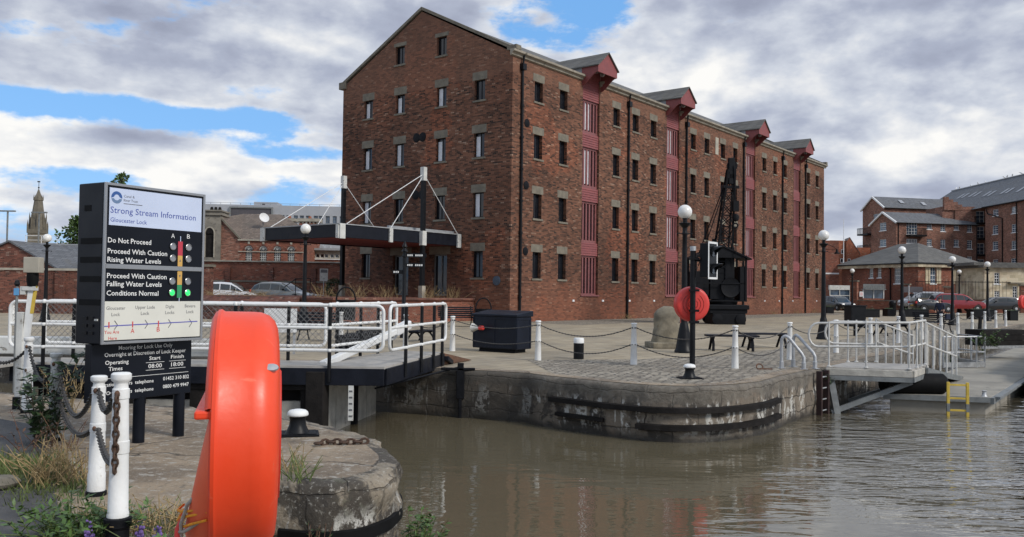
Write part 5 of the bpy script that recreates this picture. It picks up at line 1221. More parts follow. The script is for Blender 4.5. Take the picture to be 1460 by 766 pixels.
# ------------------------------------------------------------------ lock gates and footbridge
def wire_mb(p0, p1, z0, z1, pitch=0.11, r=0.0028):
    'diamond wire mesh between two points'
    p0 = Vector(p0); p1 = Vector(p1); d = (p1 - p0); L = d.length; d /= L; H = z1 - z0; mb = MB()
    c = -H
    while c < L:
        for sgn in (1, -1):
            u0, v0, u1, v1 = (c, 0, c + H, H) if sgn > 0 else (c, H, c + H, 0)
            pts = []
            for u in (u0, u1):
                uu = min(max(u, 0), L); t = (uu - u0) / (u1 - u0); pts.append((uu, v0 + (v1 - v0) * t))
            if pts[1][0] - pts[0][0] > 0.02:
                mb.tube([p0 + d * u + Vector((0, 0, z0 + v)) for u, v in pts], r, 3, caps=False)
        c += pitch
    return mb
def loop_mb(p0, p1, z0, z1, r, rad, mids=(), slope=0.0, n=8, ends=(True, True)):
    'rounded rectangular rail frame standing on the line p0-p1'
    p0 = Vector(p0); p1 = Vector(p1); d = (p1 - p0); L = d.length; d /= L
    def P(u, z): return p0 + d * u + Vector((0, 0, z + slope * u))
    q = []
    def corner(cu, cz, a0):
        for k in range(5):
            a = a0 + pi / 2 * k / 4; q.append(P(cu + rad * cos(a), cz + rad * sin(a)))
    corner(L - rad, z1 - rad, 0); corner(rad, z1 - rad, pi / 2); corner(rad, z0 + rad, pi); corner(L - rad, z0 + rad, 1.5 * pi)
    mb = MB().tube(q, r, n, closed=True)
    for m in mids: mb.tube([P(0, m), P(L, m)], r * 0.9, n)
    return mb
BZ = 0.30
pB = Z(548, 523, BZ); pC = Z(632, 502, BZ); yA = pB.y
pB.z = pC.z = 0.0
pA = Vector((-8.9, yA, 0))
d2 = (pC - pB).normalized(); n2 = Vector((-d2.y, d2.x, 0)); wd = 1.1
fB = Vector((-3.5, yA + wd, 0)); fC = pC + n2 * wd; fA = Vector((-8.9, yA + wd, 0))
FBR = thing('lock_footbridge', 'footbridge across the lock gates with white tube railings and pale deck', 'footbridge', (0, 0, 0))
m_ = MB(); m_.prism([(pA.x - 0.9, pA.y - 1.75), (pA.x + 0.2, pA.y - 1.75), (pA.x + 0.2, pA.y), (pB.x, pB.y), (pC.x, pC.y), (fC.x, fC.y), (fB.x, fB.y), (fA.x - 0.9, fA.y)], 0.05, TZ(0, 0, BZ - 0.05)); m_.build('deck', 'deck_grey', FBR)
m_ = MB(); up = Vector((0, 0, BZ - 0.19))
m_.beam(pA + up, pB + up, 0.07, 0.3); m_.beam(fA + up, fB + up, 0.07, 0.3); m_.beam(pB + up + d2 * 0.05, pC + up, 0.07, 0.3); m_.beam(fB + up, fC + up, 0.07, 0.3); m_.beam(pC + up, fC + up, 0.07, 0.26)
m_.beam(pC + d2 * 0.02 + Vector((0, 0, 0.16)), pC + d2 * 0.45 + Vector((0, 0, 0.03)), 0.25, 0.1)
m_.build('edge_beam', 'navy', FBR, bevel=0.008)
m_ = MB(); m_.add([tuple(pC + Vector((0, 0, BZ - 0.02))), tuple(fC + Vector((0, 0, BZ - 0.02))), tuple(fC + d2 * 1.5 + Vector((0, 0, 0.015))), tuple(pC + d2 * 1.5 + Vector((0.3, 0, 0.015))), tuple(pC + d2 * 0.02 + Vector((0, 0, 0.012))), tuple(pC + d2 * 1.5 + Vector((0.3, 0, 0.012)))],
                  [(3, 2, 1, 0), (0, 4, 3)]); m_.build('ramp_mat', 'rust', FBR)
ZT, ZM, ZL = 1.38, 0.98, 0.58
def run(p0, p1, posts, mesh=True, z=(ZL, ZM, ZT)):
    p0 = Vector(p0); p1 = Vector(p1); L = (p1 - p0).length; d = (p1 - p0) / L
    f = loop_mb(p0, p1, z[0], z[2], 0.030, 0.12, (z[1],))
    for u in posts:
        for zz in z: f.sphere(tuple(p0 + d * u + Vector((0, 0, zz))), 0.046, 8)
    f.build('railing', 'white_rusty', FBR, 40)
    for u in posts: MB().tube([p0 + d * u + Vector((0, 0, BZ - 0.28)), p0 + d * u + Vector((0, 0, z[2] - 0.02))], 0.034, 8).build('rail_post', 'black', FBR, 40)
    if mesh: wire_mb(p0 + d * 0.05, p0 + d * (L - 0.05), z[0], z[2] - 0.02).build('wire_mesh', 'wire', FBR)
off = Vector((0, -0.05, 0))
run(pA + off, pB + off + Vector((-0.02, 0, 0)), [(-3.22 - pA.x), (-4.9 - pA.x), (-6.6 - pA.x), 0.6])
L2 = (pC - pB).length
run(pB + d2 * 0.12 - n2 * 0.05, pC - n2 * 0.05, [L2 * k for k in (0.24, 0.5, 0.73, 0.9)], mesh=False)
run(fA, fB + Vector((-0.04, 0, 0)), [0.55, 2.2, 3.75, 4.65])
L3 = (fC - fB).length; d3 = (fC - fB) / L3
run(fB + d3 * 0.05 + Vector((0, 0, 0)), fC, [L3 * k for k in (0.1, 0.42, 0.68, 0.9)])
# white-posted guard standing left of it
# gates
mitre = Vector((-3.45, 15.45, 0)); hinge = Vector((-2.95, 18.75, 0))
G1 = thing('lock_gate', 'weathered pale timber lock gate leaf meeting the far quay, with long white balance beam', 'lock gate', (0, 0, 0))
gd_ = (hinge - mitre).normalized(); gn = Vector((gd_.y, -gd_.x, 0)); GLn = (hinge - mitre).length
m_ = MB(); k = 0; u = 0.28
while u < GLn - 0.02:
    wdt = min(random.choice((0.27, 0.31, 0.36)), GLn - u); a = mitre + gd_ * (u + 0.006) + gn * random.uniform(0.0, 0.012); b = mitre + gd_ * (u + wdt - 0.006) + gn * random.uniform(0, 0.012)
    m_.beam(a + Vector((0, 0, -1.5)), b + Vector((0, 0, -1.5)), 0.07, 3.06); u += wdt
m_.build('boards', 'wood_grey', G1)
m_ = MB(); m_.beam(mitre + Vector((0, 0, -3)), mitre + Vector((0, 0, 0.2)), 0.34, 0.3, gd_); m_.build('mitre_post', 'wood_dark', G1, bevel=0.02)
m_ = MB(); m_.beam(mitre + gd_ * 1.75 + gn * 0.1 + Vector((0, 0, -3)), mitre + gd_ * 1.75 + gn * 0.1 + Vector((0, 0, 0.0)), 0.1, 0.14, gd_); m_.build('strap_post', 'black_iron', G1)
m_ = MB()
b0 = mitre + Vector((0.0, 0.4, 0.28)); b1 = Z(569, 470, 0.78)
m_.beam(b0, b1, 0.15, 0.13); m_.build('balance_beam', 'white', G1, bevel=0.02)
m_ = MB(); m_.beam(b1 + (b0 - b1).normalized() * 0.3, b1 - (b0 - b1).normalized() * 0.55 + Vector((0, 0, 0.02)), 0.2, 0.2); m_.build('beam_end', 'white_clean', G1, bevel=0.03)
for k in range(3):
    m_ = MB(); c = Z(497 + 14 * k, 495 - 4 * k, 0.45); m_.box((c.x, c.y, 0.5), (0.5, 0.35, 0.26), 0.3); m_.tube([(c.x - 0.3, c.y, 0.66), (c.x + 0.3, c.y + 0.1, 0.69)], 0.045, 6)
    m_.build('paddle_gear', 'black_iron', G1)
m_ = MB().tube([tuple(mitre + Vector((1.0, 0.2, -0.12))), tuple(hinge + Vector((1.9, 0.2, 0.02)))], 0.02, 6); m_.build('tie_rod', 'black_iron', G1)
m_ = MB(); m_.box((mitre.x + 0.62, mitre.y - 0.1, -0.35), (0.09, 0.04, 0.62)); m_.build('depth_board', 'white_dirty', G1)
m_ = MB()
for k in range(5): m_.box((mitre.x + 0.62, mitre.y - 0.122, -0.14 - k * 0.11), (0.06, 0.004, 0.03))
m_.build('depth_marks', 'ink_grey', G1)
G2 = thing('lock_gate', 'dark wet lock gate leaf under the footbridge, its white balance beam at the left', 'lock gate', (0, 0, 0))
m_ = MB()
for k in range(4): m_.bb(-8.6, -3.65, 15.62, 15.72, -2.2 + 0.46 * k + 0.006, -1.74 + 0.46 * k - 0.006)
m_.build('boards', 'wood_grey', G2)
m_ = MB()
for x in (-3.62, -4.55, -5.6, -6.7, -7.8): m_.bb(x - 0.13, x + 0.13, 15.45, 15.6, -3, 0.02)
m_.bb(-8.8, -3.5, 15.42, 15.615, -0.14, 0.05); m_.bb(-8.6, -3.65, 15.75, 15.8, -0.4, -0.1); m_.build('frame', 'wood_dark', G2)
m_ = MB(); m_.beam((-12.5, 16.9, 0.5), (-5.6, 16.75, 0.5), 0.32, 0.34); m_.build('balance_beam', 'white_dirty', G2, bevel=0.025)
m_ = MB().tube([(-11, 16.72, 0.62), (-10.2, 16.7, 0.42), (-9.4, 16.7, 0.5)], 0.02, 6); m_.build('handling_rope', 'black', G2)
# lock chamber gear at the quay: slot with a mooring chain, white blank board on the rail
SL = thing('gate_recess_bar', 'black iron bar hanging down a dark recess in the quay wall by the gate', 'quay fitting', (-1.05, 18.2, 0))
m_ = MB(); m_.bb(-0.42, 0.3, -0.04, 0.05, 0.0, 0.05); m_.bb(-0.07, 0.06, -0.04, 0.05, 0.0, 0.15); m_.bb(-0.09, 0.08, -0.05, 0.06, -0.6, -0.01); m_.bb(-0.04, 0.03, -0.045, 0.06, -1.5, -0.6); m_.build('bar', 'black_iron', SL, bevel=0.01)
BD = thing('blank_board', 'blank white board standing behind the lock bridge railing', 'board', Z(399, 505, 0.0), 0.02)
hb = 0.0; yy = BD.location.y; zt_ = Yd(399, 440, yy).z; zb_ = Yd(399, 474, yy).z; ww = 46 / FPX * yy
MB().bb(-ww / 2, ww / 2, -0.02, 0.02, zb_, zt_).build('panel', 'white_clean', BD); m_ = MB()
for s in (-1, 1): m_.bb(s * ww * 0.42 - 0.03, s * ww * 0.42 + 0.03, 0.021, 0.06, 0, zt_ - 0.05)
m_.build('legs', 'galv', BD)
# white-topped paddle post at the left end of the bridge
PP = thing('paddle_gear_post', 'white timber paddle post with slanting board, black wrap and boxy lamp on top', 'post', Z(31, 583), R(6))
k_ = Z(31, 583).y / FPX
m_ = MB(); m_.bb(-0.09, -0.0, -0.05, 0.05, 0, 1.42); m_.build('post', 'white_dirty', PP, bevel=0.006)
m_ = MB(); m_.beam((0.02, 0, 0.85), (0.1, 0, 1.82), 0.05, 0.09, (1, 0, 0)); m_.build('slant_board', 'white', PP)
m_ = MB(); m_.beam((0.1, 0, 1.4), (0.15, 0, 1.82), 0.055, 0.03, (1, 0, 0)); m_.build('board_edge', 'yellow', PP)
m_ = MB(); m_.bb(-0.02, 0.16, -0.06, 0.06, 1.74, 1.80); m_.bb(-0.05, 0.02, -0.05, 0.05, 1.68, 1.80); m_.build('bracket', 'white_dirty', PP)
m_ = MB(); m_.lathe([(0.07, 1.8), (0.085, 1.9), (0.08, 2.0)], 10, TZ(0.1, 0, 0)); m_.build('wrap', 'rubber', PP, 40)
m_ = MB(); m_.bb(0.0, 0.22, -0.09, 0.09, 2.0, 2.23); m_.build('lamp_box', 'stone_pale', PP, bevel=0.01)
m_ = MB(); m_.bb(-0.1, 0.0, -0.08, 0.06, 0, 0.18); m_.build('foot', 'black', PP)
PP.scale = (0.92, 0.92, 0.915)
BSN = thing('small_blue_sign', 'small blue and white plate on a thin post beside the paddle post', 'sign', Z(20, 560), R(5))
yy = BSN.location.y; MB().tube([(0, 0, 0), (0, 0, Yd(20, 402, yy).z)], 0.02, 6).build('post', 'steel_grey', BSN); MB().bb(-0.035, 0.04, -0.03, -0.015, Yd(20, 421, yy).z, Yd(20, 411, yy).z).build('plate', mat('blue plate', (0.10, 0.30, 0.55), 0.05), BSN)
m_ = MB(); m_.lathe([(0.03, 0), (0.045, 0.03), (0.03, 0.09), (0.0, 0.1)], 8, TZ(0, 0, Yd(20, 408, yy).z)); m_.build('sensor_head', 'black', BSN)

# ------------------------------------------------------------------ landing stage, gangway, pontoon
q_ = Vector((0.595, 0.803, 0)).normalized(); qn = Vector((-q_.y, q_.x, 0))
LS = thing('landing_stage', 'cantilevered steel and timber landing with pale galvanised railings over the basin', 'landing', (0, 0, 0))
lA, lB, lC, lD = Vector((7.2, 19.72, 0)), Vector((8.95, 19.25, 0)), Vector((10.0, 20.75, 0)), Vector((8.3, 21.25, 0))
m_ = MB(); m_.prism([(p.x, p.y) for p in (lA, lB, lC, lD)], 0.035, TZ(0, 0, 0.015)); m_.build('deck', 'deck_grey', LS)
m_ = MB(); e = Vector((0, 0, -0.06))
m_.beam(lA + e, lB + e, 0.09, 0.15); m_.beam(lB + e + (lC - lB).normalized() * 0.05, lC + e, 0.09, 0.15); m_.build('edge_timber', 'wood_grey', LS, bevel=0.01)
m_ = MB(); e = Vector((0, 0, -0.19))
m_.beam(lA + e, lB + e, 0.1, 0.1); m_.beam(lB + e, lC + e, 0.1, 0.1); m_.beam(lD + e, lC + e, 0.1, 0.1)
wl_ = lA + Vector((0.12, -0.02, -0.98)); m_.beam(wl_, lB + Vector((0.1, 0.25, -0.25)), 0.09, 0.11); m_.beam(lA + Vector((0.1, 0, -0.2)), wl_ + Vector((0.12, -0.03, -0.05)), 0.1, 0.14, (1, 0, 0))
m_.beam(lD + Vector((-0.02, -0.1, -0.9)), lC + Vector((-0.1, 0, -0.25)), 0.09, 0.11); m_.build('steel_bracket', 'steel_grey', LS)
def tuberail(t, pts, zs, r, posts, mname='galv_pale', loop=None):
    'rails through pts (with their own ground z) at heights zs, and posts at polyline parameters'
    m_ = MB()
    for z in zs: m_.tube([Vector(p) + Vector((0, 0, z)) for p in pts], r, 8)
    m_.build('railing', mname, t, 50)
    for p in posts: MB().tube([Vector(p), Vector(p) + Vector((0, 0, zs[-1]))], r * 0.85, 8).build('rail_post', mname, t, 50)
la0 = Z(1166, 528, 0.0); 
def frame_end(t, a, b, r):
    'rounded looped end of a two-rail handrail: from the top rail round to the mid rail'
    a = Vector(a); b = Vector(b); d = (a - b).normalized(); z1, z0 = 1.04, 0.5; rad = (z1 - z0) / 2
    return [a + Vector((0, 0, (z1 + z0) / 2)) + d * (rad * 0.75 * sin(pi * k / 8)) + Vector((0, 0, rad * cos(pi * k / 8))) for k in range(9)]
def handrail(t, pts, posts, r=0.026):
    pts = [Vector(p) for p in pts]
    lp = frame_end(t, pts[0], pts[1], r)
    top = [p + Vector((0, 0, 1.04)) for p in pts[1:]]; mid = [p + Vector((0, 0, 0.5)) for p in pts[1:]]
    MB().tube(list(reversed(top)) + lp + mid, r, 8).build('railing', 'galv_pale', t, 50)
    for p in posts:
        p = Vector(p); MB().tube([p, p + Vector((0, 0, 1.03))], r * 0.85, 8).lathe([(0.05, 0.0), (0.05, 0.015), (0.028, 0.03)], 8, TZ(*p)).build('rail_post', 'galv_pale', t, 50)
rampS = Vector((9.75, 20.3, 0.03)); rl = 4.7; rampE = rampS + q_ * rl + Vector((0, 0, -0.56)); 
z3 = Vector((0, 0, 0.05))
nA = lA + Vector((-0.15, 0.1, 0)); 
handrail(LS, [nA, lB + Vector((-0.02, 0.06, 0.05)), rampS + z3], [nA.lerp(lB, k) + z3 for k in (0.12, 0.52, 0.97)] + [lB.lerp(rampS, k) + z3 for k in (0.35, 0.7, 1.0)])
fS = rampS + qn * 1.1
handrail(LS, [lD + Vector((-0.35, 0.0, 0)), lD.lerp(lC, 0.45), fS + z3], [lD.lerp(fS, k) + z3 for k in (0.0, 0.3, 0.65, 1.0)])
# gangway ramp
GW = thing('gangway', 'sloping steel gangway with handrails leading down to the pontoon', 'gangway', (0, 0, 0))
m_ = MB(); a, b = rampS, rampE
for s0, s1, zz, tt in ((0.0, 1.1, 0.0, 0.04),):
    m_.add([tuple(a), tuple(b), tuple(b + qn * 1.1), tuple(a + qn * 1.1)] + [tuple(p - Vector((0, 0, tt))) for p in (a, b, b + qn * 1.1, a + qn * 1.1)], [(0, 1, 2, 3), (7, 6, 5, 4), (0, 4, 5, 1), (1, 5, 6, 2), (2, 6, 7, 3), (3, 7, 4, 0)])
m_.build('deck', 'steel_grey', GW)
m_ = MB(); e = Vector((0, 0, -0.1)); m_.beam(a + e - qn * 0.03, b + e * 0.6 - qn * 0.03, 0.05, 0.14); m_.beam(a + e + qn * 1.13, b + e * 0.6 + qn * 1.13, 0.05, 0.14); m_.build('side_beam', 'steel_grey', GW)
m_ = MB(); m_.add([tuple(b + Vector((0, 0, 0.02))), tuple(b + q_ * 0.5 + Vector((0, 0, -0.075))), tuple(b + q_ * 0.5 + qn * 1.1 + Vector((0, 0, -0.075))), tuple(b + qn * 1.1 + Vector((0, 0, 0.02)))], [(0, 1, 2, 3)]); m_.build('ramp_flap', 'rubber', GW)
for o in (0.0, 1.1):
    P_ = [a + qn * o + (b - a) * k for k in (0, 0.86)]
    m_ = MB()
    for z in (1.04, 0.52): m_.tube([p + Vector((0, 0, z)) for p in P_], 0.026, 8)
    m_.build('railing', 'galv_pale', GW, 50)
    for k in (0.03, 0.2, 0.38, 0.56, 0.73, 0.86): MB().tube([a + qn * o + (b - a) * k, a + qn * o + (b - a) * k + Vector((0, 0, 1.04))], 0.024, 8).build('rail_post', 'galv_pale', GW, 50)
# pontoon
PN = thing('pontoon', 'long concrete floating pontoon with grey steel edge beams along the quay', 'pontoon', (0, 0, 0))
pF, pR = Vector((8.75, 20.25, 0)), Vector((10.95, 19.72, 0)); PZ = -0.60; far_ = 46
P4 = [pF, pR, pR + q_ * far_, pF + q_ * far_]
m_ = MB(); m_.prism([(p.x, p.y) for p in P4], 0.1, TZ(0, 0, PZ - 0.1)); m_.build('deck', 'concrete_deck', PN, bevel=0.01)
m_ = MB(); fl = (pR - pF).normalized()
def inset(p, a, b): return p + fl * a + q_ * b
m_.beam(pF - q_ * 0.03 + Vector((0, 0, PZ - 0.06)), pR - q_ * 0.03 + Vector((0, 0, PZ - 0.06)), 0.06, 0.12); rr = pR + qn * -0.04
m_.beam(rr + Vector((0, 0, PZ - 0.08)), rr + q_ * far_ + Vector((0, 0, PZ - 0.08)), 0.08, 0.14); m_.beam(rr + q_ * 0.2 - qn * 0.08 + Vector((0, 0, PZ - 0.02)), rr + q_ * far_ - qn * 0.08 + Vector((0, 0, PZ - 0.02)), 0.12, 0.05)
m_.build('edge_beam', 'steel_grey', PN)
for k in range(9):
    a0 = 0.06 + k * 4.2; fm = MB(); c0 = pF + q_ * a0 + fl * 0.12; c1 = pR + q_ * a0 - fl * 0.1
    fm.prism([(c0.x, c0.y), (c1.x, c1.y), ((c1 + q_ * 3.7).x, (c1 + q_ * 3.7).y), ((c0 + q_ * 3.7).x, (c0 + q_ * 3.7).y)], 1.0, TZ(0, 0, -1.72)); fm.build('float', 'concrete_deck', PN, bevel=0.02)
m_ = MB(); c = inset(pR, -0.15, 0.18); m_.lathe([(0.07, 0), (0.05, 0.03), (0.04, 0.1), (0.06, 0.13), (0.0, 0.14)], 10, TZ(c.x, c.y, PZ)); m_.build('cleat', 'galv', PN, 40)
r1, r2 = Z(1345, 525, PZ), Z(1404, 524, PZ); r3 = r2 + q_ * 1.4 + qn * 1.0
m_ = MB()
for z in (0.5, 1.0): m_.tube([r1 + Vector((0, 0, z)), r2 + Vector((0, 0, z)), r3 + Vector((0, 0, z))], 0.026, 6)
m_.beam(r1 + Vector((0, 0, 0.1)), r2 + Vector((0, 0, 0.1)), 0.04, 0.16); m_.beam(r2 + Vector((0, 0, 0.1)), r3 + Vector((0, 0, 0.1)), 0.04, 0.16)
for p in (r1, r1.lerp(r2, 0.25), r1.lerp(r2, 0.8), r2, r2.lerp(r3, 0.5), r3): m_.tube([p, p + Vector((0, 0, 1.0))], 0.03, 6)
m_.build('end_railing', 'galv', PN, 50)
for k in range(7):       # timber facing between pontoon rail and wall
    c = r1 + qn * 0.9 + (r2 - r1) * (k / 6); MB().box((c.x, c.y, 0.0), (0.16, 0.06, 1.15), 0.6).build('fender_board', 'wood_grey', PN)
FT = thing('black_float', 'long black plastic cylinder float under the gangway', 'float', Z(1305, 562, PZ), 0.0)
MB().lathe([(0.0, -0.75), (0.18, -0.75), (0.24, -0.68), (0.24, 0.68), (0.18, 0.75), (0.0, 0.75)], 20, TZ(0, 0.1, 0.24) @ Matrix.Rotation(pi / 2, 4, 'Y')).build('drum', 'rubber', FT, 40)
YL = thing('yellow_ladder', 'yellow ladder hooked on the front of the pontoon, dipping into the water', 'ladder', Z(1361, 567, PZ) - Vector((0, 0.14, 0)), R(-13))
for s in (-0.2, 0.2): MB().bb(s - 0.03, s + 0.03, -0.03, 0.03, -0.75, 0.36).build('stile', 'yellow', YL, bevel=0.006)
for z in (0.3, 0.0, -0.27, -0.55): MB().bb(-0.17, 0.17, -0.02, 0.02, z - 0.02, z + 0.02).build('rung', 'yellow', YL)
for s in (-0.2, 0.2): MB().bb(s - 0.033, s + 0.033, -0.034, 0.034, -0.3, -0.12).build('clamp', 'steel_grey', YL)
NB = thing('narrowboat', 'dark green narrowboat bow moored at the pontoon, cut by the right edge', 'boat', pR + q_ * 4.3 - qn * 1.0, atan2(q_.y, q_.x))
m_ = MB(); st_ = [(-0.1, 0.04, 0.30), (0.5, 0.42, 0.14), (1.3, 0.72, 0.02), (2.6, 0.95, -0.08), (5, 1.0, -0.1), (16, 1.0, -0.1)]
vs = []; fs = []
for x, hw2, sh in st_: vs += [(x, -hw2, -0.2 + sh + 0.05), (x + (0.2 if x < 1 else 0), -hw2 * 0.85, -1.5), (x + (0.2 if x < 1 else 0), hw2 * 0.85, -1.5), (x, hw2, -0.2 + sh + 0.05)]
for i in range(len(st_) - 1):
    for k in range(3): a = i * 4 + k; fs.append((a, a + 4, a + 5, a + 1))
    fs.append((i * 4 + 3, i * 4, i * 4 + 4, i * 4 + 7)) 
fs.append((0, 1, 2, 3)); m_.add(vs, fs); m_.build('hull', mat('bottle green paint', (0.012, 0.035, 0.028), 0.15, 3, 0.35), NB)
m_ = MB(); m_.tube([(x, -hw2 - 0.02, -0.13 + sh) for x, hw2, sh in st_], 0.035, 6); m_.tube([(x, hw2 + 0.02, -0.13 + sh) for x, hw2, sh in st_], 0.035, 6); m_.build('gunwale', 'rubber', NB)
m_ = MB(); m_.prism([(2.6, -0.8), (15, -0.8), (15, 0.8), (2.6, 0.8)], 0.75, TZ(0, 0, -0.25)); m_.build('cabin', mat('dark green cabin', (0.015, 0.05, 0.04), 0.1, 3, 0.35), NB, bevel=0.04)
# quay ladder with its two galvanised hoops
QL = thing('quay_ladder', 'dark red iron ladder set in the quay wall below two grey grab hoops', 'ladder', Vector((6.98, 19.52, 0)), atan2(0.75, 0.66))
M['iron_red'] = mat('dark red iron', (0.032, 0.014, 0.013), 0.3, 8, 0.7)
for s in (-0.2, 0.2): MB().bb(s - 0.035, s + 0.035, -0.14, -0.02, -1.8, -0.02).build('stile', 'iron_red', QL)
for k in range(6): MB().tube([(-0.18, -0.09, -0.16 - 0.25 * k), (0.18, -0.09, -0.16 - 0.25 * k)], 0.016, 6).build('rung', 'galv', QL)
for i, (pl_, px_s) in enumerate((('left', ((1114.4, 525.4), (1146, 527))), ('right', ((1131, 523), (1162, 526))))):
    a, b = Z(*px_s[0]), Z(*px_s[1]); t = thing('grab_hoop', 'grey galvanised grab hoop, %s one of the pair over the quay ladder' % pl_, 'grab rail', a, atan2((b - a).y, (b - a).x), 'grab hoops over the quay ladder')
    L = (b - a).length; pts = [(0, 0, 0), (0, 0, 0.62)] + [(0.09 - 0.09 * cos(pi / 2 * k / 4) , 0, 0.62 + 0.12 * sin(pi / 2 * k / 4)) for k in range(1, 5)] + [(0.16, 0, 0.70), (L - 0.05, 0, 0.36), (L, 0, 0.27), (L, 0, 0)]
    MB().tube(pts, 0.038, 8).build('hoop', 'galv', t, 60); 
    for x in (0, L): MB().bb(x - 0.08, x + 0.08, -0.07, 0.07, 0.001, 0.015).lathe([(0.05, 0.01), (0.05, 0.16), (0.04, 0.17)], 8, TZ(x, 0, 0)).build('foot_plate', 'galv', t, 40)
# rubbing strips on the quay nose
def nearest(pl, p): return min(range(len(pl)), key=lambda i: (pl[i] - p).length)
def rub(label, pl, i0, i1, z, out, h, m='wood_dark'):
    a = offset(pl, -0.01)[i0:i1 + 1]; b = offset(pl, -out)[i0:i1 + 1]; n = len(a); mb = MB()
    for k in range(n): mb.v += [(a[k].x, a[k].y, z), (b[k].x, b[k].y, z - 0.01), (b[k].x, b[k].y, z - h), (a[k].x, a[k].y, z - h)]
    for k in range(n - 1):
        for j in range(4): mb.f.append((k * 4 + j, (k + 1) * 4 + j, (k + 1) * 4 + (j + 1) % 4, k * 4 + (j + 1) % 4))
    mb.f += [(0, 1, 2, 3), ((n - 1) * 4 + 3, (n - 1) * 4 + 2, (n - 1) * 4 + 1, (n - 1) * 4)]
    return tag(mb.build('rubbing_strake', m, None, 30), label, 'fender')
ia = nearest(fe, Vector((0.85, 16.95, 0))); ib = nearest(fe, Vector((5.3, 17.2, 0))); ic = nearest(fe, Vector((2.25, 15.75, 0))); id_ = nearest(fe, Vector((1.75, 16.1, 0)))
rub('upper black timber rubbing strake curving round the quay corner', fe, ia, ib, -0.37, 0.11, 0.10)
rub('lower black timber rubbing strake, the longer one low on the quay corner', fe, ic, ib, -0.68, 0.12, 0.10)
rub('short black rubbing strake low on the quay corner, to the left', fe, ia + 1, id_, -0.66, 0.10, 0.07)
na = nearest(ne, Vector((-1.02, 8.9, 0))); nb = nearest(ne, Vector((-2.0, 7.45, 0)))
rub('black curved rubbing strake round the near lock nose', ne, min(na, nb), max(na, nb), -0.40, 0.04, 0.11, 'rubber')
# ------------------------------------------------------------------ street lamps
def lamp_base(label, loc):
    t = thing('street_lamp', label, 'street lamp', loc, 0, 'black globe lamps round the dock')
    MB().lathe([(0.27, 0), (0.27, 0.06), (0.24, 0.1), (0.2, 0.34), (0.155, 0.62), (0.12, 0.8), (0.105, 0.84), (0.095, 0.9), (0.085, 1.6), (0.07, 2.9), (0.062, 3.35), (0.075, 3.37), (0.075, 3.42), (0.062, 3.45), (0.066, 3.56), (0.14, 3.64), (0.17, 3.68), (0.17, 3.70), (0.06, 3.72), (0.06, 3.82), (0.085, 3.83), (0.085, 3.86)], 16).build('column', 'black', t, 40)
    m_ = MB().tube([(-0.2, 0, 3.4), (0.2, 0, 3.4)], 0.014, 6); m_.sphere((-0.2, 0, 3.4), 0.024, 8); m_.sphere((0.2, 0, 3.4), 0.024, 8); m_.build('ladder_bar', 'black', t, 40)
    MB().sphere((0, 0, 4.02), 0.205, 24).build('globe', 'globe', t, 60)
    return t
lamps = [('black globe street lamp behind the traffic signal, nearest on the quay', Z(975, 503), 1.0), ('black globe street lamp standing just before the far end of the warehouse', Z(1174, 484), 1.0),
         ('black globe street lamp in front of the hipped brick house, left of the person', Z(1286, 466), 1.08), ('black globe street lamp beside the person in navy, before the red SUV', Z(1358, 464), 1.0),
         ('black globe street lamp in front of the cream stone house', Z(1408, 458), 1.04), ('black globe street lamp in front of the hanging canopy', Z(433, 471), 1.03),
         ('black globe street lamp by the far-left boundary wall below the church spire', Z(64, 459), 0.97), ('slim black street lamp with small globe in front of the glazed annexe', Z(1215, 449.5), 1.0),
         ('small globe street lamp half hidden behind the lamp by the red SUV', Vector((XatY(1368, 80), 80, 0.3)), 0.95)]
l0 = lamp_base(lamps[0][0], lamps[0][1])
for lb, p, s in lamps[1:]: dup(l0, p, 0.4, lb, s)
# ------------------------------------------------------------------ chain posts
def post_near(label, loc, wear, fat=False, hs=1.0):
    t = thing('chain_post', label, 'bollard post', loc, 0, 'white chain posts on the near bank')
    MB().lathe([(0.10, 0), (0.10, 0.1), (0.118, 0.12), (0.118, 0.17), (0.085, 0.18)] if fat else [(0.108, 0), (0.11, 0.035), (0.09, 0.045)], 20).build('base', 'black_iron', t, 40)
    MB().lathe([(0.093, 0.176 if fat else 0.04), (0.093, 0.2), (0.087, 0.21), (0.078, 0.58), (0.083, 0.585), (0.083, 0.66), (0.077, 0.665), (0.067, 0.93), (0.073, 0.935), (0.073, 0.995), (0.062, 1.0), (0.058, 1.03), (0.06, 1.035), (0.082, 1.05), (0.088, 1.065), (0.086, 1.09), (0.07, 1.10), (0.0, 1.103)], 24).build('shaft', wear, t, 40)
    for z in (0.62, 0.965):
        for p_, r_ in (((0.0, -0.075, z), 0.026), ((-0.06, 0.045, z), 0.02)): MB().sphere(p_, r_, 8).build('chain_eye', 'rust', t, 50)
    t.scale = (0.72, 0.72, hs)
    return t
npos = [Z(167, 776), Z(137, 706), Z(77, 628), Z(38.5, 588)]
post_near('white chain post with a rusty chain hanging down its front, nearest the camera', npos[0], 'white', True)
post_near('scuffed white chain post just behind the nearest one', npos[1], 'white_rusty', hs=0.86)
post_near('grimy grey-white chain post half hidden by tall dark weeds', npos[2], 'white_dirty', hs=0.85)
post_near('white chain post beside the paddle post, furthest of the near bank posts', npos[3], 'white_rusty', hs=0.89)
def chain(name_label, a, b, sag, near, mname='chain', grp=None, r=0.013):
    pts = catenary(a, b, sag, 24 if near else 10)
    o = (chain_mb(pts, 0.062, 0.0085, 9, 5) if near else chain_far(pts, r)).build('chain', mname, None, 50)
    return tag(o, name_label, 'chain', grp)
PS_ = (1.0, 0.86, 0.85, 0.89)
e = lambda i, z, dx=0.0, dy=0.0: npos[i] + Vector((dx, dy, z * PS_[i]))
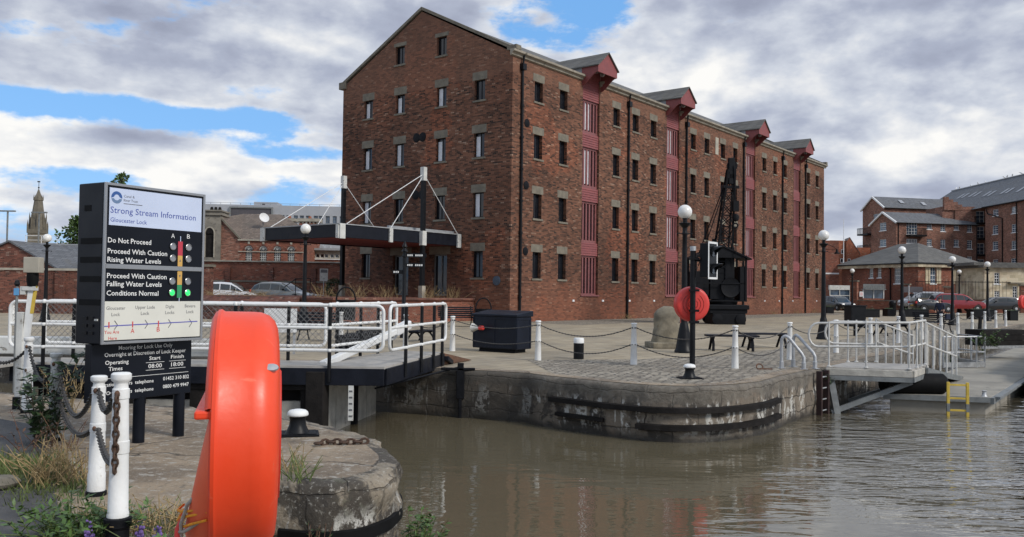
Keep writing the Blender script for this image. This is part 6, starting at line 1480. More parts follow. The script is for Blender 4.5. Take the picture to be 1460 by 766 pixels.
chain('rusty chain hanging straight down the front of the nearest white post', e(0, 0.96, 0.005, -0.068), e(0, 0.47, 0.005, -0.072), 0.0, True, 'chain_rust')
chain('upper iron chain looping between the two nearest white posts', e(0, 0.96, -0.06, 0.04), e(1, 0.97, 0.03, -0.06), 0.14, True)
chain('lower iron chain looping between the two nearest white posts', e(0, 0.5, -0.06, 0.04), e(1, 0.62, 0.03, -0.06), 0.06, True)
chain('upper sagging chain from the scuffed post to the weedy grey post', e(1, 0.96, -0.06, 0.05), e(2, 0.96, 0.05, -0.05), 0.36, True)
chain('lower sagging chain from the scuffed post to the weedy grey post', e(1, 0.6, -0.06, 0.05), e(2, 0.6, 0.05, -0.05), 0.2, True)
chain('upper chain from the weedy grey post to the post by the paddle post', e(2, 0.96, -0.04, 0.06), e(3, 0.96, 0.04, -0.06), 0.3, True)
chain('chain running left from the post by the paddle post', e(3, 0.9, -0.05, 0.02), e(3, 0.85, -1.2, 0.9), 0.18, True)
def post_far(label, loc):
    t = thing('chain_post', label, 'bollard post', loc, 0, 'white chain posts along the far quay')
    MB().lathe([(0.082, 0), (0.08, 0.03), (0.07, 0.45), (0.074, 0.455), (0.074, 0.49), (0.068, 0.495), (0.057, 0.88), (0.06, 0.885), (0.06, 0.91), (0.05, 0.915), (0.05, 0.925), (0.07, 0.935), (0.074, 0.95), (0.06, 0.972), (0.0, 0.975)], 14).build('shaft', 'white', t, 40)
    for z in (0.47, 0.86):
        for p_ in ((0.0, -0.062, z), (0.055, -0.03, z), (-0.055, -0.03, z)): MB().sphere(p_, 0.02, 6).build('chain_eye', 'chain', t)
    return t
qd = Vector((0.607, 0.795, 0))
fp = [Z(645, 500.6), Z(767, 514), Z(903.5, 520), Z(1048, 525.5), Z(1126, 513), Z(1192, 503)]
for k in range(9): fp.append(fp[5] + qd * (3.68 * (k + 1)))
names = ['white chain post left of the navy cabinet, at the end of the lock bridge', 'white chain post just right of the navy cabinet', 'white chain post between the black stub bollard and the boulder',
         'white chain post right of the traffic signal pole', 'white chain post behind the grab hoops of the quay ladder', 'white chain post at the head of the landing stage']
names += ['white chain post behind the landing railing, %s past the head of the landing' % ORD[k] for k in range(4)]
names += ['white chain post on the far right quay, %s from the person towards the right' % ORD[k] for k in range(5)]
p0 = post_far(names[0], fp[0])
for nm, p in zip(names[1:], fp[1:]): dup(p0, p, 0.3, nm)
lp = [Z(578, 496), Z(541, 487), Z(486, 489), Z(18, 464)]
for nm, p in zip(('white chain post right behind the lock bridge, by the finger post foot', 'small white chain post by the black balance-beam gear', 'white chain post seen through the wire mesh by the footbridge', 'white chain post at the far left before the boundary wall'), lp): dup(p0, p, 0.1, nm)
seg = list(zip(fp[:-1], fp[1:]))
for i, (a, b) in enumerate(seg):
    where = 'between the %s and %s far quay posts, counting from the navy cabinet' % (ORD[i], ORD[i + 1]) if i < 13 else 'between the last two white posts at the right edge'
    dv = (b - a).normalized() * 0.055
    for zz, w_, sg in ((0.86, 'upper', 0.24), (0.47, 'lower', 0.26)):
        if i > 3 and w_ == 'lower': continue
        chain('%s chain %s' % (w_, where), a + dv + Vector((0, 0, zz)), b - dv + Vector((0, 0, zz)), sg * (0.62 if i == 0 else 1), False, 'chain', 'sagging chains of the far quay')
for a, b, w_ in ((lp[0], fp[0], 'from the finger post to the post left of the cabinet'), (lp[0], lp[2], 'behind the wire mesh of the lock bridge')):
    chain('dark chain hanging %s' % w_, a + Vector((0, 0, 0.86)), b + Vector((0, 0, 0.86)), 0.25, False, 'chain', 'sagging chains of the far quay')
# ------------------------------------------------------------------ mooring bollards
def bollard(label, loc, rz, s=1.0):
    t = thing('mooring_bollard', label, 'bollard', loc, rz, 'black mooring bollards with white caps')
    m_ = MB(); m_.bb(-0.32, 0.34, -0.26, 0.26, 0.0, 0.03); m_.bb(-0.28, 0.30, -0.22, 0.22, 0.03, 0.045); m_.build('base_plate', 'black_iron', t, bevel=0.006)
    MB().lathe([(0.19, 0.045), (0.165, 0.09), (0.135, 0.16), (0.125, 0.24), (0.135, 0.29), (0.15, 0.31)], 24).build('stem', 'black', t, 50)
    MB().lathe([(0.15, 0.305), (0.168, 0.315), (0.172, 0.335), (0.16, 0.375), (0.13, 0.40), (0.06, 0.415), (0.0, 0.417)], 24).build('cap', 'white', t, 50)
    t.scale = (s, s, s)
    return t
b0_ = bollard('black mooring bollard with white cap on the near lock nose, beside the lifebuoy', Z(424, 620), 0.25, 0.70)
dup(b0_, Z(983, 540), 0.1, 'black mooring bollard with white cap at the edge of the cobbled quay corner', 0.70)
sb = thing('stub_bollard', 'short black cylinder bollard with white painted top between two chain posts', 'bollard', Z(825, 512))
MB().lathe([(0.13, 0), (0.13, 0.40)], 18).build('stem', 'black', sb, 40); MB().lathe([(0.132, 0.401), (0.132, 0.51), (0.118, 0.53), (0, 0.535)], 18).build('cap', 'white', sb, 40)
o = chain_mb([Z(450, 636.5) + Vector((0, 0, 0.03)), Z(470, 634) + Vector((0, 0, 0.03)), Z(490, 634.5) + Vector((0, 0, 0.03)), Z(508, 634) + Vector((0, 0, 0.03)), Z(524, 633) + Vector((0, 0, 0.03))], 0.10, 0.014, 9, 5).build('chain', 'chain_rust', None, 50)
tag(o, 'short length of rusty chain lying on the near lock nose', 'chain')
rg = thing('ring_bolt', 'small rusty mooring ring lying on the cobbles by the quay edge', 'ring', Z(1083, 527)); MB().torus(0.07, 0.015, TZ(0, 0, 0.06) @ Matrix.Rotation(R(60), 4, 'X'), 14, 6).build('ring', 'rust', rg, 50); MB().bb(-0.02, 0.28, -0.03, 0.03, 0, 0.03).build('strap', 'rust', rg)

# ------------------------------------------------------------------ lifebuoy housings
def lifebuoy(label, loc, rz, shell, ring, dark, scale=1.0):
    't: disc housing whose axis is local x: back plate at +x, open front with hood towards -x'
    t = thing('lifebuoy_housing', label, 'lifebuoy', loc, rz)
    RY = Matrix.Rotation(pi / 2, 4, 'Y')
    RYf = Matrix(((0, 0, 1, 0), (0, 1, 0, 0), (-1, 0, 0, 0), (0, 0, 0, 1)))
    # shell: turned profile (r, x): rim flange, barrel, rounded shoulder, back plate, hollow inside
    prof = [(0.33, -0.082), (0.384, -0.085), (0.396, -0.08), (0.398, -0.07), (0.391, -0.06), (0.390, 0.03), (0.388, 0.055), (0.378, 0.080), (0.360, 0.098), (0.335, 0.108), (0.30, 0.112), (0.0, 0.114)]
    MB().lathe(prof, 56, RYf).build('shell', shell, t, 35)
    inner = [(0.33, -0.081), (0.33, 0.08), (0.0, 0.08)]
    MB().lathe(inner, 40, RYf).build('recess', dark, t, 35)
    # hood: upper part of the front, ending in a lip
    m_ = MB(); n = 20; a0, a1 = R(18), R(162); vs = []; fs = []
    rings = [(0.396, -0.07), (0.390, -0.088), (0.372, -0.098), (0.30, -0.104), (0.16, -0.106)]
    for r_, x in rings:
        for k in range(n + 1):
            a = a0 + (a1 - a0) * k / n; zc = r_ * sin(a); yc = r_ * cos(a)
            if r_ < 0.35: zc = max(zc, 0.11)
            vs.append((x, yc, zc))
    for i in range(len(rings) - 1):
        for k in range(n): fs.append((i * (n + 1) + k, i * (n + 1) + k + 1, (i + 1) * (n + 1) + k + 1, (i + 1) * (n + 1) + k))
    m_.add(vs, fs); m_.build('hood', shell, t, 50)
    m_ = MB().bb(-0.128, -0.07, -0.362, 0.362, 0.088, 0.112); m_.build('lip', shell, t, bevel=0.006)
    T = TZ(-0.055, 0, -0.05) @ Matrix.Rotation(R(11), 4, 'Y') @ RYf
    rb = MB().torus(0.265, 0.062, T, 44, 14).build('ring_buoy', ring, t, 60)
    for a in (R(215), R(325), R(250), R(292)):
        T2 = T @ Matrix.Rotation(a - R(90), 4, 'Z')
        c_ = [T2 @ Vector((0.265 + 0.069 * cos(b), 0, 0.069 * sin(b))) for b in [2 * pi * k / 14 for k in range(14)]]
        MB().tube(c_, 0.006, 6, closed=True).build('rope_band', 'rope_grey', rb, 60)
    pts = [T @ Vector((0.34 * cos(R(x)), 0.34 * sin(R(x)), -0.045 - 0.02 * sin(R(x * 4)))) for x in range(20, 161, 7)]
    MB().tube(pts, 0.006, 6).build('grab_line', 'rope_grey', rb, 60)
    lp_ = [T @ Vector((0.30 * cos(R(x)) + 0.015 * sin(x), 0.30 * sin(R(x)), -0.072 - 0.008 * cos(x * 2.0))) for x in range(40, 140, 6)]
    cz = [(-0.085, -0.285, -0.17), (-0.13, -0.255, -0.19), (-0.165, -0.2, -0.21), (-0.178, -0.13, -0.225), (-0.17, 0.0, -0.235)]
    for dz_ in (0.0, -0.022, -0.05): MB().tube([(x - 0.005, y, z + dz_ + 0.006 * sin(30 * y + dz_ * 200)) for x, y, z in cz], 0.0042, 6).build('cord', 'rope_yellow', t, 60)
    MB().tube([(-0.158, -0.20, -0.21), (-0.175, -0.205, -0.26), (-0.178, -0.205, -0.33), (-0.172, -0.2, -0.43)], 0.013, 8, rs=[0.004, 0.010, 0.010, 0.008]).build('toggle', 'red_far', t, 60)
    for lp_ in ([(-0.08, -0.27, -0.10), (-0.115, -0.262, -0.135), (-0.148, -0.245, -0.18), (-0.166, -0.225, -0.24), (-0.165, -0.20, -0.30), (-0.15, -0.18, -0.35)], [(-0.08, -0.27, -0.20), (-0.12, -0.255, -0.235), (-0.155, -0.23, -0.262), (-0.176, -0.205, -0.268)]):
        MB().tube(lp_, 0.0055, 6).build('rope_loop', 'rope_grey', t, 60)
    # moulded concentric arcs on the back plate
    for r_ in (0.10, 0.17, 0.24):
        for s in (0, pi):
            arc = [(0.111, r_ * cos(s + R(a)), r_ * sin(s + R(a))) for a in range(-58, 59, 8)]
            MB().tube(arc, 0.008, 6).build('moulded_arc', dark, t, 60)
    t.scale = (scale,) * 3
    return t
ob = Yd(345, 613, 2.86)
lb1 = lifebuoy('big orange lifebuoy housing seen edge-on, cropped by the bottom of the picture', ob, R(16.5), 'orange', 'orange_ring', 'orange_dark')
m_ = MB().lathe([(0.042, -1.25), (0.042, -0.385)], 12); m_.build('post', 'black', lb1, 40)
m_ = MB(); m_.add([(0.02, 0.36, 0.17), (0.05, 0.362, 0.172), (0.055, 0.352, 0.192), (0.03, 0.348, 0.2)], [(0, 1, 2, 3)])
sc_ = MB(); cy, cz2 = -0.393 * cos(R(38)), 0.393 * sin(R(38)); sc_.lathe([(0.022, -0.002), (0.020, 0.004), (0.0, 0.005)], 10, TZ(0.085, cy + 0.012, cz2 - 0.012) @ Matrix.Rotation(R(52), 4, 'X') @ Matrix.Diagonal((1.0, 0.6, 1, 1))); sc_.build('rivet_plate', 'galv', lb1, 50)
pol = Z(987, 527)
# far one on the signal pole: its moulded back faces us
t2 = dup(lb1, pol + Vector((0.03, 0.24, Yd(989, 434, pol.y).z)), -pi / 2 + 0.1, 'round red lifebuoy housing on the traffic signal pole, its ribbed back facing us')
def repaint(root, frm, to):
    for o in bpy.data.objects:
        if o.parent == root or (o.parent and o.parent.parent == root):
            if o.data.materials and o.data.materials[0] == M[frm]:
                o.data = o.data.copy(); o.data.materials[0] = M[to]
repaint(t2, 'orange', 'red_far'); M['red_groove'] = mat('dark red groove', (0.28, 0.015, 0.012), 0.1, 5, 0.5); repaint(t2, 'orange_dark', 'red_groove')
for o in [o for o in bpy.data.objects if o.parent == t2 and o.name.split('.')[0] in ('post', 'rivet_plate')]: bpy.data.objects.remove(o)
t3b = Vector((XatY(1462, 56), 56, 0)); 
t3 = dup(t2, t3b + Vector((0, 0.2, Yd(1459, 431, 56).z)), -pi / 2 + 0.5, 'red lifebuoy housing on a red post, small at the right edge of the quay', 1.15)
rp = thing('lifebuoy_post', 'thin red post under the far right lifebuoy', 'post', t3b + Vector((0.05, 0, 0))); MB().tube([(0, 0, 0), (0, 0, 1.75)], 0.055, 8).build('shaft', 'red_far', rp, 40)
# ------------------------------------------------------------------ traffic signal
SG = thing('traffic_signal', 'black lock traffic signal on a scuffed black pole, white-bordered head with hooded lamps facing right', 'traffic signal', pol, 0)
zt_ = Yd(987, 352, pol.y).z
MB().tube([(0, 0, 0), (0, 0, zt_)], 0.062, 12).build('pole', 'black', SG, 40); MB().lathe([(0.064, zt_ - 0.09), (0.068, zt_ - 0.09), (0.068, zt_ + 0.01), (0.0, zt_ + 0.012)], 12).build('cap', 'galv', SG, 40)
for z in (1.05, 1.3, 1.75, 2.45): MB().box((0.03, 0, z), (0.2, 0.16, 0.05)).build('clamp', 'black_iron', SG)
ha = R(52); HM = Matrix.Translation((0.42, -0.04, 0)) @ Matrix.Rotation(ha, 4, 'Z')      # head faces local -y, turned to the right
z0, z1 = Yd(1000, 398, pol.y).z, Yd(1000, 345, pol.y).z
m_ = MB(); m_.box((0, 0.12, (z0 + z1) / 2), (0.30, 0.22, z1 - z0 - 0.06), 0, HM); m_.tube([(0.06, 0, (z0 + z1) / 2), tuple(HM @ Vector((0, 0.2, (z0 + z1) / 2)))], 0.03, 8); hd_ = m_.build('signal_head', 'black', SG, bevel=0.01)
m_ = MB(); W_, H_ = 0.235, (z1 - z0) / 2
m_.box((0, 0.0, (z0 + z1) / 2), (W_ * 2, 0.02, H_ * 2), 0, HM); m_.build('backing_board', 'black', hd_)
m_ = MB(); zc = (z0 + z1) / 2
for sx in (-1, 1): m_.box((sx * (W_ - 0.02), -0.012, zc), (0.045, 0.006, H_ * 2), 0, HM)
for sz in (-1, 1): m_.box((0, -0.0125, zc + sz * (H_ - 0.02)), (W_ * 2 - 0.1, 0.006, 0.045), 0, HM)
m_.build('white_border', 'white_clean', hd_)
for zz in (zc + 0.19, zc - 0.19):
    MB().lathe([(0.0, -0.02), (0.06, -0.015), (0.1, 0.0), (0.105, 0.01)], 16, HM @ TZ(0, -0.02, zz) @ RX90).build('lens', 'glass_dark', hd_, 50)
    m_ = MB(); vs = []; n = 14
    for k in range(n + 1):
        a = R(-30) + R(240) * k / n; vs += [(0.125 * cos(a), -0.01, zz + 0.125 * sin(a)), (0.115 * cos(a), -0.06 - 0.2 * max(0.0, sin(a)) , zz + 0.125 * sin(a) - 0.0)]
    m_.add(vs, [(2 * k, 2 * k + 1, 2 * k + 3, 2 * k + 2) for k in range(n)], HM); m_.build('visor', 'black', hd_, 60)
    MB().box((-0.03, -0.035, zz + 0.05), (0.05, 0.01, 0.06), 0.3, HM).build('reflection_tag', 'chrome', hd_)
# ------------------------------------------------------------------ information sign
def put(m, parent, *a, **k): MB().text(*a, **k).build('lettering', m, parent)
sA = R(59.9); SX = Vector((cos(sA), sin(sA), 0))
IS = thing('information_sign', 'tall black lock information sign with pale blue heading, green lamps and a lower mooring board', 'sign', (-4.09, 8.6, 0), sA)
SW, S0, S1, SD = 1.24, 1.075, 2.705, 0.42
sd_ = MB(); sd_.bb(0, SW, 0.012, SD, S0, S1); cab = sd_.build('cabinet', 'sign_black', IS, bevel=0.012)
for z in (2.12, 1.93, 1.735, 1.5): MB().bb(-0.006, 0.0, 0.03, 0.36, z - 0.035, z + 0.025).build('side_slot', 'rubber', cab)
MB().bb(-0.006, 0.0, 0.21, 0.31, 2.42, 2.48).build('side_slot', 'rubber', cab)
m_ = MB()
for r_ in range(3):
    for c_ in range(2): m_.bb(-0.012, 0.0, 0.12 + c_ * 0.1, 0.19 + c_ * 0.1, 1.17 + r_ * 0.075, 1.2 + r_ * 0.075)
m_.build('vent_louvre', 'black', cab); MB().bb(-0.01, 0, 0.05, 0.1, 1.31, 1.33).build('label_tape', 'white_dirty', cab)
fr = MB(); tk = 0.028
fr.bb(0.0, tk, -0.012, 0.01, S0, S1); fr.bb(SW - tk, SW, -0.012, 0.01, S0, S1); fr.bb(tk, SW - tk, -0.0115, 0.01, S0, S0 + tk); fr.bb(tk, SW - tk, -0.0115, 0.01, S1 - tk, S1)
HT = S1 - S0; V = lambda v: S1 - v * HT
fr.bb(tk, SW - tk, -0.0125, 0.01, V(0.532), V(0.503)); fr.build('trim_frame', 'chrome', IS, bevel=0.003)
MB().bb(tk, SW - tk, 0.0, 0.011, S0 + tk, S1 - tk).build('face', 'sign_black', IS)
hp = MB(); hp.bb(0.055, SW - 0.045, -0.004, -0.0005, V(0.262), V(0.03)); hp = hp.build('heading_panel', 'panel_blue', IS)
lw = MB(); lw.bb(tk + 0.004, SW - tk - 0.004, -0.004, -0.0005, V(0.975), V(0.735)); lw = lw.build('map_panel', 'panel_cream', IS)
U = lambda s: (s / (1.124 - 0.124 * s)) * SW            # photo fraction across the face -> metres
def FT_(x, v, d=-0.0052): return frontM(x, d, V(v))
m_ = MB(); put('ink_blue', hp, 'Strong Stream Information', U(0.885) - U(0.03), 0.066, FT_(0.068, 0.186)); put('ink_blue', hp, 'Gloucester Lock', U(0.40) - U(0.035), 0.045, FT_(0.07, 0.241))
m_ = MB(); put('ink_grey', hp, 'Canal &', 0.125, 0.027, FT_(0.215, 0.082)); put('ink_grey', hp, 'River Trust', 0.165, 0.027, FT_(0.215, 0.108)); m_.bb(0.215, 0.435, -0.0052, -0.0048, V(0.124), V(0.120)); m_.build('underline', 'ink_grey', hp)
m_ = MB(); cx0, cz0, ro = 0.135, V(0.088), 0.062
up_ = [(cx0 + ro * cos(R(a)), cz0 + ro * sin(R(a))) for a in range(-8, 189, 7)] + [(cx0 + 0.03 * cos(R(a)), cz0 + 0.03 * sin(R(a)) - 0.0) for a in range(172, 7, -10)]
m_.add([(x, -0.0052, z) for x, z in up_], [tuple(range(len(up_)))]); m_.build('emblem', mat('emblem blue', (0.035, 0.10, 0.30), 0.05), hp)
m_ = MB(); lo_ = [(cx0 + ro * cos(R(a)), cz0 + ro * sin(R(a))) for a in range(192, 349, 7)] + [(cx0 + 0.032 * cos(R(a)), cz0 + 0.026 * sin(R(a)) - 0.004) for a in range(345, 194, -10)]
m_.add([(x, -0.0052, z) for x, z in lo_], [tuple(range(len(lo_)))]); m_.build('emblem', mat('emblem grey blue', (0.14, 0.22, 0.36), 0.05), hp)
m_ = MB()
for tx, v, s1 in (('Do Not Proceed', 0.370, 0.475), ('Proceed With Caution', 0.437, 0.637), ('Rising Water Levels', 0.490, 0.578), ('Proceed With Caution', 0.590, 0.637), ('Falling Water Levels', 0.640, 0.59), ('Conditions Normal', 0.698, 0.56)):
    put('ink_white', IS, tx, U(s1) - 0.05, 0.052, FT_(0.05, v, -0.0022), bold=0.012)
ua, ub, uc = U(0.690), U(0.845), U(0.766)
put('ink_white', IS, 'A', 0.045, 0.05, FT_(ua - 0.022, 0.315, -0.0022)); put('ink_white', IS, 'B', 0.04, 0.05, FT_(ub - 0.02, 0.312, -0.0022))
for v in (0.372, 0.450, 0.602, 0.678):
    for ux in (ua, ub):
        lit = v > 0.65
        MB().lathe([(0.030, 0), (0.038, 0.004), (0.040, 0.012), (0.034, 0.016), (0.030, 0.010)], 18, frontM(ux, 0.0, V(v))).build('lamp_bezel', 'chrome', IS, 50)
        MB().lathe([(0.034 if lit else 0.03, 0.006), (0.025, 0.016 if lit else 0.003), (0.0, 0.02 if lit else -0.002)], 18, frontM(ux, 0, V(v))).build('lamp_lens', 'led_green' if lit else 'chrome', IS, 50)
def bar(v0, v1, mn): MB().bb(uc - 0.03, uc + 0.03, -0.0035, -0.0005, V(v1), V(v0)).build('level_bar', mn, IS)
bar(0.335, 0.43, 'bar_red'); bar(0.43, 0.502, 'bar_amber'); bar(0.533, 0.625, 'bar_amber'); bar(0.625, 0.712, 'bar_green')
MB().bb(uc - 0.004, uc + 0.004, -0.0035, -0.0005, V(0.335), V(0.30)).build('level_bar', 'panel_blue', IS); MB().bb(uc - 0.004, uc + 0.004, -0.0035, -0.0005, V(0.735), V(0.712)).build('level_bar', 'panel_blue', IS)
m_ = MB()
for v, s in ((0.47, 1), (0.56, -1)): m_.add([(uc - 0.012, -0.0042, V(v)), (uc + 0.012, -0.0042, V(v)), (uc, -0.0042, V(v) + 0.025 * s)], [(0, 1, 2)])
m_.build('arrow', 'ink_grey', IS)
m_ = MB()
for tx, s, v, wd_ in (('Gloucester', 0.14, 0.787, 0.215), ('Lock', 0.14, 0.826, 0.095), ('Upper Lode', 0.43, 0.783, 0.235), ('Lock', 0.43, 0.822, 0.1), ('Diglis', 0.675, 0.780, 0.105), ('Locks', 0.675, 0.819, 0.115), ('Bevere', 0.875, 0.777, 0.14), ('Lock', 0.875, 0.816, 0.1)):
    put('ink_grey', lw, tx, wd_, 0.036, FT_(U(s), v), 'CENTER')
for s in (0.16, 0.46, 0.69, 0.895): 
    x = U(s); m_.beam((x - 0.035, -0.0056, V(0.885) + 0.05), (x, -0.0056, V(0.885) + 0.005), 0.001, 0.008, (0, 0, 1)); m_.beam((x - 0.035, -0.0056, V(0.885) - 0.04), (x, -0.0056, V(0.885) + 0.005), 0.001, 0.008, (0, 0, 1))
m_.build('chevron_marks', 'ink_grey', lw)
MB().beam((U(0.03), -0.0056, V(0.888)), (U(0.95), -0.0056, V(0.872)), 0.0012, 0.010).build('river_line', 'ink_line', lw)
m_ = MB()
for tx, s, v, wd_, h in (('You Are', 0.105, 0.935, 0.165, 0.036), ('Here', 0.115, 0.972, 0.095, 0.033), ('A', 0.31, 0.935, 0.042, 0.05), ('B', 0.565, 0.932, 0.038, 0.05)): put('ink_red', lw, tx, wd_, h, FT_(U(s), v, -0.006), 'CENTER')
for s in (0.075, 0.31, 0.565): m_.bb(U(s) - 0.006, U(s) + 0.006, -0.0066, -0.0045, V(0.9), V(0.862))
m_.build('tick_marks', 'ink_red', lw)
# lower board
LBx0, LBx1, LBy, L0, L1 = -0.0, SW - 0.01, 0.15, 0.475, S0 - 0.004
lbd = MB(); lbd.bb(LBx0, LBx1, LBy, LBy + 0.1, L0, L1); lbd = lbd.build('mooring_board', 'sign_black', IS, bevel=0.006)
def LT(x, z): return frontM(x, LBy - 0.0015, z)
m_ = MB()
H0 = L1 - L0
zz = lambda v: L1 - v * H0
put('ink_white', lbd, 'Mooring for Lock Use Only', 0.66, 0.042, LT(0.64, zz(0.115)), 'CENTER', bold=0.008); put('ink_white', lbd, 'Overnight at Discretion of Lock Keeper', 1.0, 0.042, LT(0.65, zz(0.225)), 'CENTER', bold=0.008)
put('ink_white', lbd, 'Operating', 0.27, 0.042, LT(0.16, zz(0.36)), bold=0.008); put('ink_white', lbd, 'Times', 0.16, 0.042, LT(0.2, zz(0.47)), bold=0.008)
put('ink_white', lbd, 'Start', 0.14, 0.04, LT(0.75, zz(0.33)), 'CENTER', bold=0.008); put('ink_white', lbd, 'Finish', 0.17, 0.04, LT(1.04, zz(0.33)), 'CENTER', bold=0.008)
put('ink_white', lbd, '08:00', 0.17, 0.045, LT(0.755, zz(0.475)), 'CENTER', bold=0.008); put('ink_white', lbd, '18:00', 0.16, 0.045, LT(1.04, zz(0.475)), 'CENTER', bold=0.008)
put('ink_white', lbd, 'Operational hours  telephone', 0.68, 0.038, LT(0.06, zz(0.735)), bold=0.008); put('ink_white', lbd, '01452 310 832', 0.34, 0.04, LT(0.86, zz(0.72)), bold=0.008)
put('ink_white', lbd, 'Out of hours  telephone', 0.56, 0.038, LT(0.18, zz(0.88)), bold=0.008); put('ink_white', lbd, '0800 479 9947', 0.34, 0.04, LT(0.86, zz(0.865)), bold=0.008)
for x0_, x1_ in ((0.64, 0.87), (0.935, 1.15)):
    for v in (0.375, 0.51): m_.bb(x0_, x1_, LBy - 0.003, LBy - 0.0005, zz(v) - 0.002, zz(v) + 0.002)
m_.bb(0.05, 1.19, LBy - 0.003, LBy - 0.0005, zz(0.6) - 0.002, zz(0.6) + 0.002); m_.build('rule_lines', 'ink_white', lbd)
for t_ in (0.49, 0.9): MB().lathe([(0.062, 0.0), (0.062, L0 + 0.02)], 16, TZ(t_ * SW, 0.2, 0)).build('post', 'sign_black', IS, 40)
# ------------------------------------------------------------------ navy cabinet with loudhailer
cA, cB, cC = Z(674, 500.5), Z(736, 504.5), Z(753, 500)
ca = atan2((cB - cA).y, (cB - cA).x); cw = (cB - cA).length; cd = 0.7
CBX = thing('equipment_cabinet', 'large navy steel equipment cabinet with sloping lid on the cobbled quay', 'cabinet', cA, ca)
hC = Yd(736, 449, cB.y).z
m_ = MB(); m_.bb(0, cw, 0, cd, 0.1, hC - 0.06); m_.build('body', 'navy_box', CBX, bevel=0.012)
m_ = MB(); m_.bb(0.15, cw - 0.12, 0.1, cd - 0.1, 0, 0.1); m_.build('plinth', 'black_iron', CBX)
m_ = MB(); m_.add([(-0.04, -0.04, hC - 0.06), (cw + 0.04, -0.04, hC - 0.06), (cw + 0.04, cd + 0.04, hC - 0.06), (-0.04, cd + 0.04, hC - 0.06), (-0.04, -0.04, hC - 0.0), (cw + 0.04, -0.04, hC - 0.0), (cw + 0.04, cd + 0.04, hC + 0.1), (-0.04, cd + 0.04, hC + 0.1)],
                  [(3, 2, 1, 0), (4, 5, 6, 7), (0, 1, 5, 4), (1, 2, 6, 5), (2, 3, 7, 6), (3, 0, 4, 7)]); m_.build('lid', 'navy_box', CBX, bevel=0.012)
m_ = MB()
for x in (0.02, cw / 2, cw - 0.02): m_.bb(x - 0.02, x + 0.02, -0.012, -0.001, 0.12, hC - 0.1)
m_.bb(0.05, cw - 0.05, -0.011, -0.001, 0.12, 0.16); m_.bb(0.05, cw - 0.05, -0.011, -0.001, hC - 0.14, hC - 0.1)
for y in (0.04, cd - 0.04): m_.bb(cw + 0.001, cw + 0.012, y - 0.03, y + 0.03, 0.12, hC - 0.1)
m_.bb(cw + 0.001, cw + 0.012, 0.08, cd - 0.08, hC - 0.15, hC - 0.1); m_.build('door_frame', 'navy_box', CBX, bevel=0.003)
LH_ = thing('loudhailer', 'small white and red loudhailer hanging on the front of the navy cabinet', 'loudhailer', cA + Vector((cos(ca) * 0.36, sin(ca) * 0.36 - 0.02, 0.66)), ca)
MB().lathe([(0.13, -0.22), (0.115, -0.2), (0.06, -0.08), (0.045, 0.0)], 16, TZ(-0.02, -0.16, 0) @ Matrix.Rotation(pi / 2, 4, 'Y')).build('horn', 'galv_pale', LH_, 50)
MB().lathe([(0.05, 0.0), (0.06, 0.02), (0.06, 0.14), (0.04, 0.16), (0, 0.16)], 14, TZ(-0.02, -0.16, 0) @ Matrix.Rotation(pi / 2, 4, 'Y')).build('body', 'red_far', LH_, 50); MB().bb(0.05, 0.09, -0.16, -0.01, -0.02, 0.02).build('bracket', 'black', LH_)
# ------------------------------------------------------------------ boulder
BO = thing('standing_stone', 'rough grey-brown standing stone on a low plinth, beside the lamp post', 'boulder', Z(948, 496), 0.15)
m_ = MB(); k = Z(948, 496).y / FPX
n1, n2_ = 18, 20; vs = []; fs = []
for i in range(n1 + 1):
    v = i / n1; z = 0.16 + 1.12 * v
    for j in range(n2_):
        a = 2 * pi * j / n2_; wx = (0.43 - 0.05 * v) * (1 if v < 0.75 else max(0.05, sqrt(max(0, 1 - ((v - 0.75) / 0.27) ** 2)))); wy = wx * 0.75
        p = Vector((wx * cos(a) + 0.06 * v, wy * sin(a), z)); nn = noise.fractal(p * 2.6, 1, 2, 4) * 0.09
        vs.append((p.x * (1 + nn) , p.y * (1 + nn), p.z + nn * 0.5))
for i in range(n1):
    for j in range(n2_): fs.append((i * n2_ + j, i * n2_ + (j + 1) % n2_, (i + 1) * n2_ + (j + 1) % n2_, (i + 1) * n2_ + j))
fs.append(tuple(n1 * n2_ + j for j in range(n2_))); m_.add(vs, fs); m_.build('stone', 'boulder', BO, 40)
MB().bb(-0.52, 0.52, -0.45, 0.45, 0, 0.18).build('plinth', 'boulder', BO, bevel=0.03)
# ------------------------------------------------------------------ old dock crane
CRp = Z(1031, 462); CK = thing('dock_crane', 'old black iron travelling dock crane with lattice jib and pitched cab roof', 'crane', CRp, R(4))
s_ = CRp.y / FPX
m_ = MB(); m_.bb(-1.05, 1.12, -0.9, 0.9, 0.62, 1.12); m_.bb(-0.9, 1.0, -0.95, -0.85, 0.0, 0.62); 
m_.bb(-0.85, -0.45, -0.84, 0.84, 0.02, 0.62); m_.bb(0.5, 0.9, -0.84, 0.84, 0.02, 0.62); m_.bb(-1.12, 1.2, -1.0, -0.9, 0.85, 1.1)
m_.build('truck', 'black_iron', CK, bevel=0.03)
for x in (-0.65, 0.7):
    for y in (-1.0, 0.9): MB().lathe([(0.0, -0.05), (0.26, -0.05), (0.3, -0.07), (0.3, 0.03), (0.08, 0.06), (0, 0.06)], 18, TZ(x, y, 0.3) @ RX90).build('wheel', 'black_iron', CK, 40)
m_ = MB(); m_.lathe([(0.75, 1.12), (0.8, 1.2), (0.8, 1.35), (0.6, 1.42)], 20); m_.build('turntable', 'black_iron', CK, 40)
m_ = MB()
m_.bb(-0.95, -0.1, -0.55, 0.55, 1.4, 3.2); m_.bb(-0.1, 0.45, -0.62, -0.5, 1.4, 4.4); m_.bb(-0.1, 0.45, 0.5, 0.62, 1.4, 4.4); m_.bb(-1.5, -1.0, -0.5, 0.5, 1.6, 3.0)
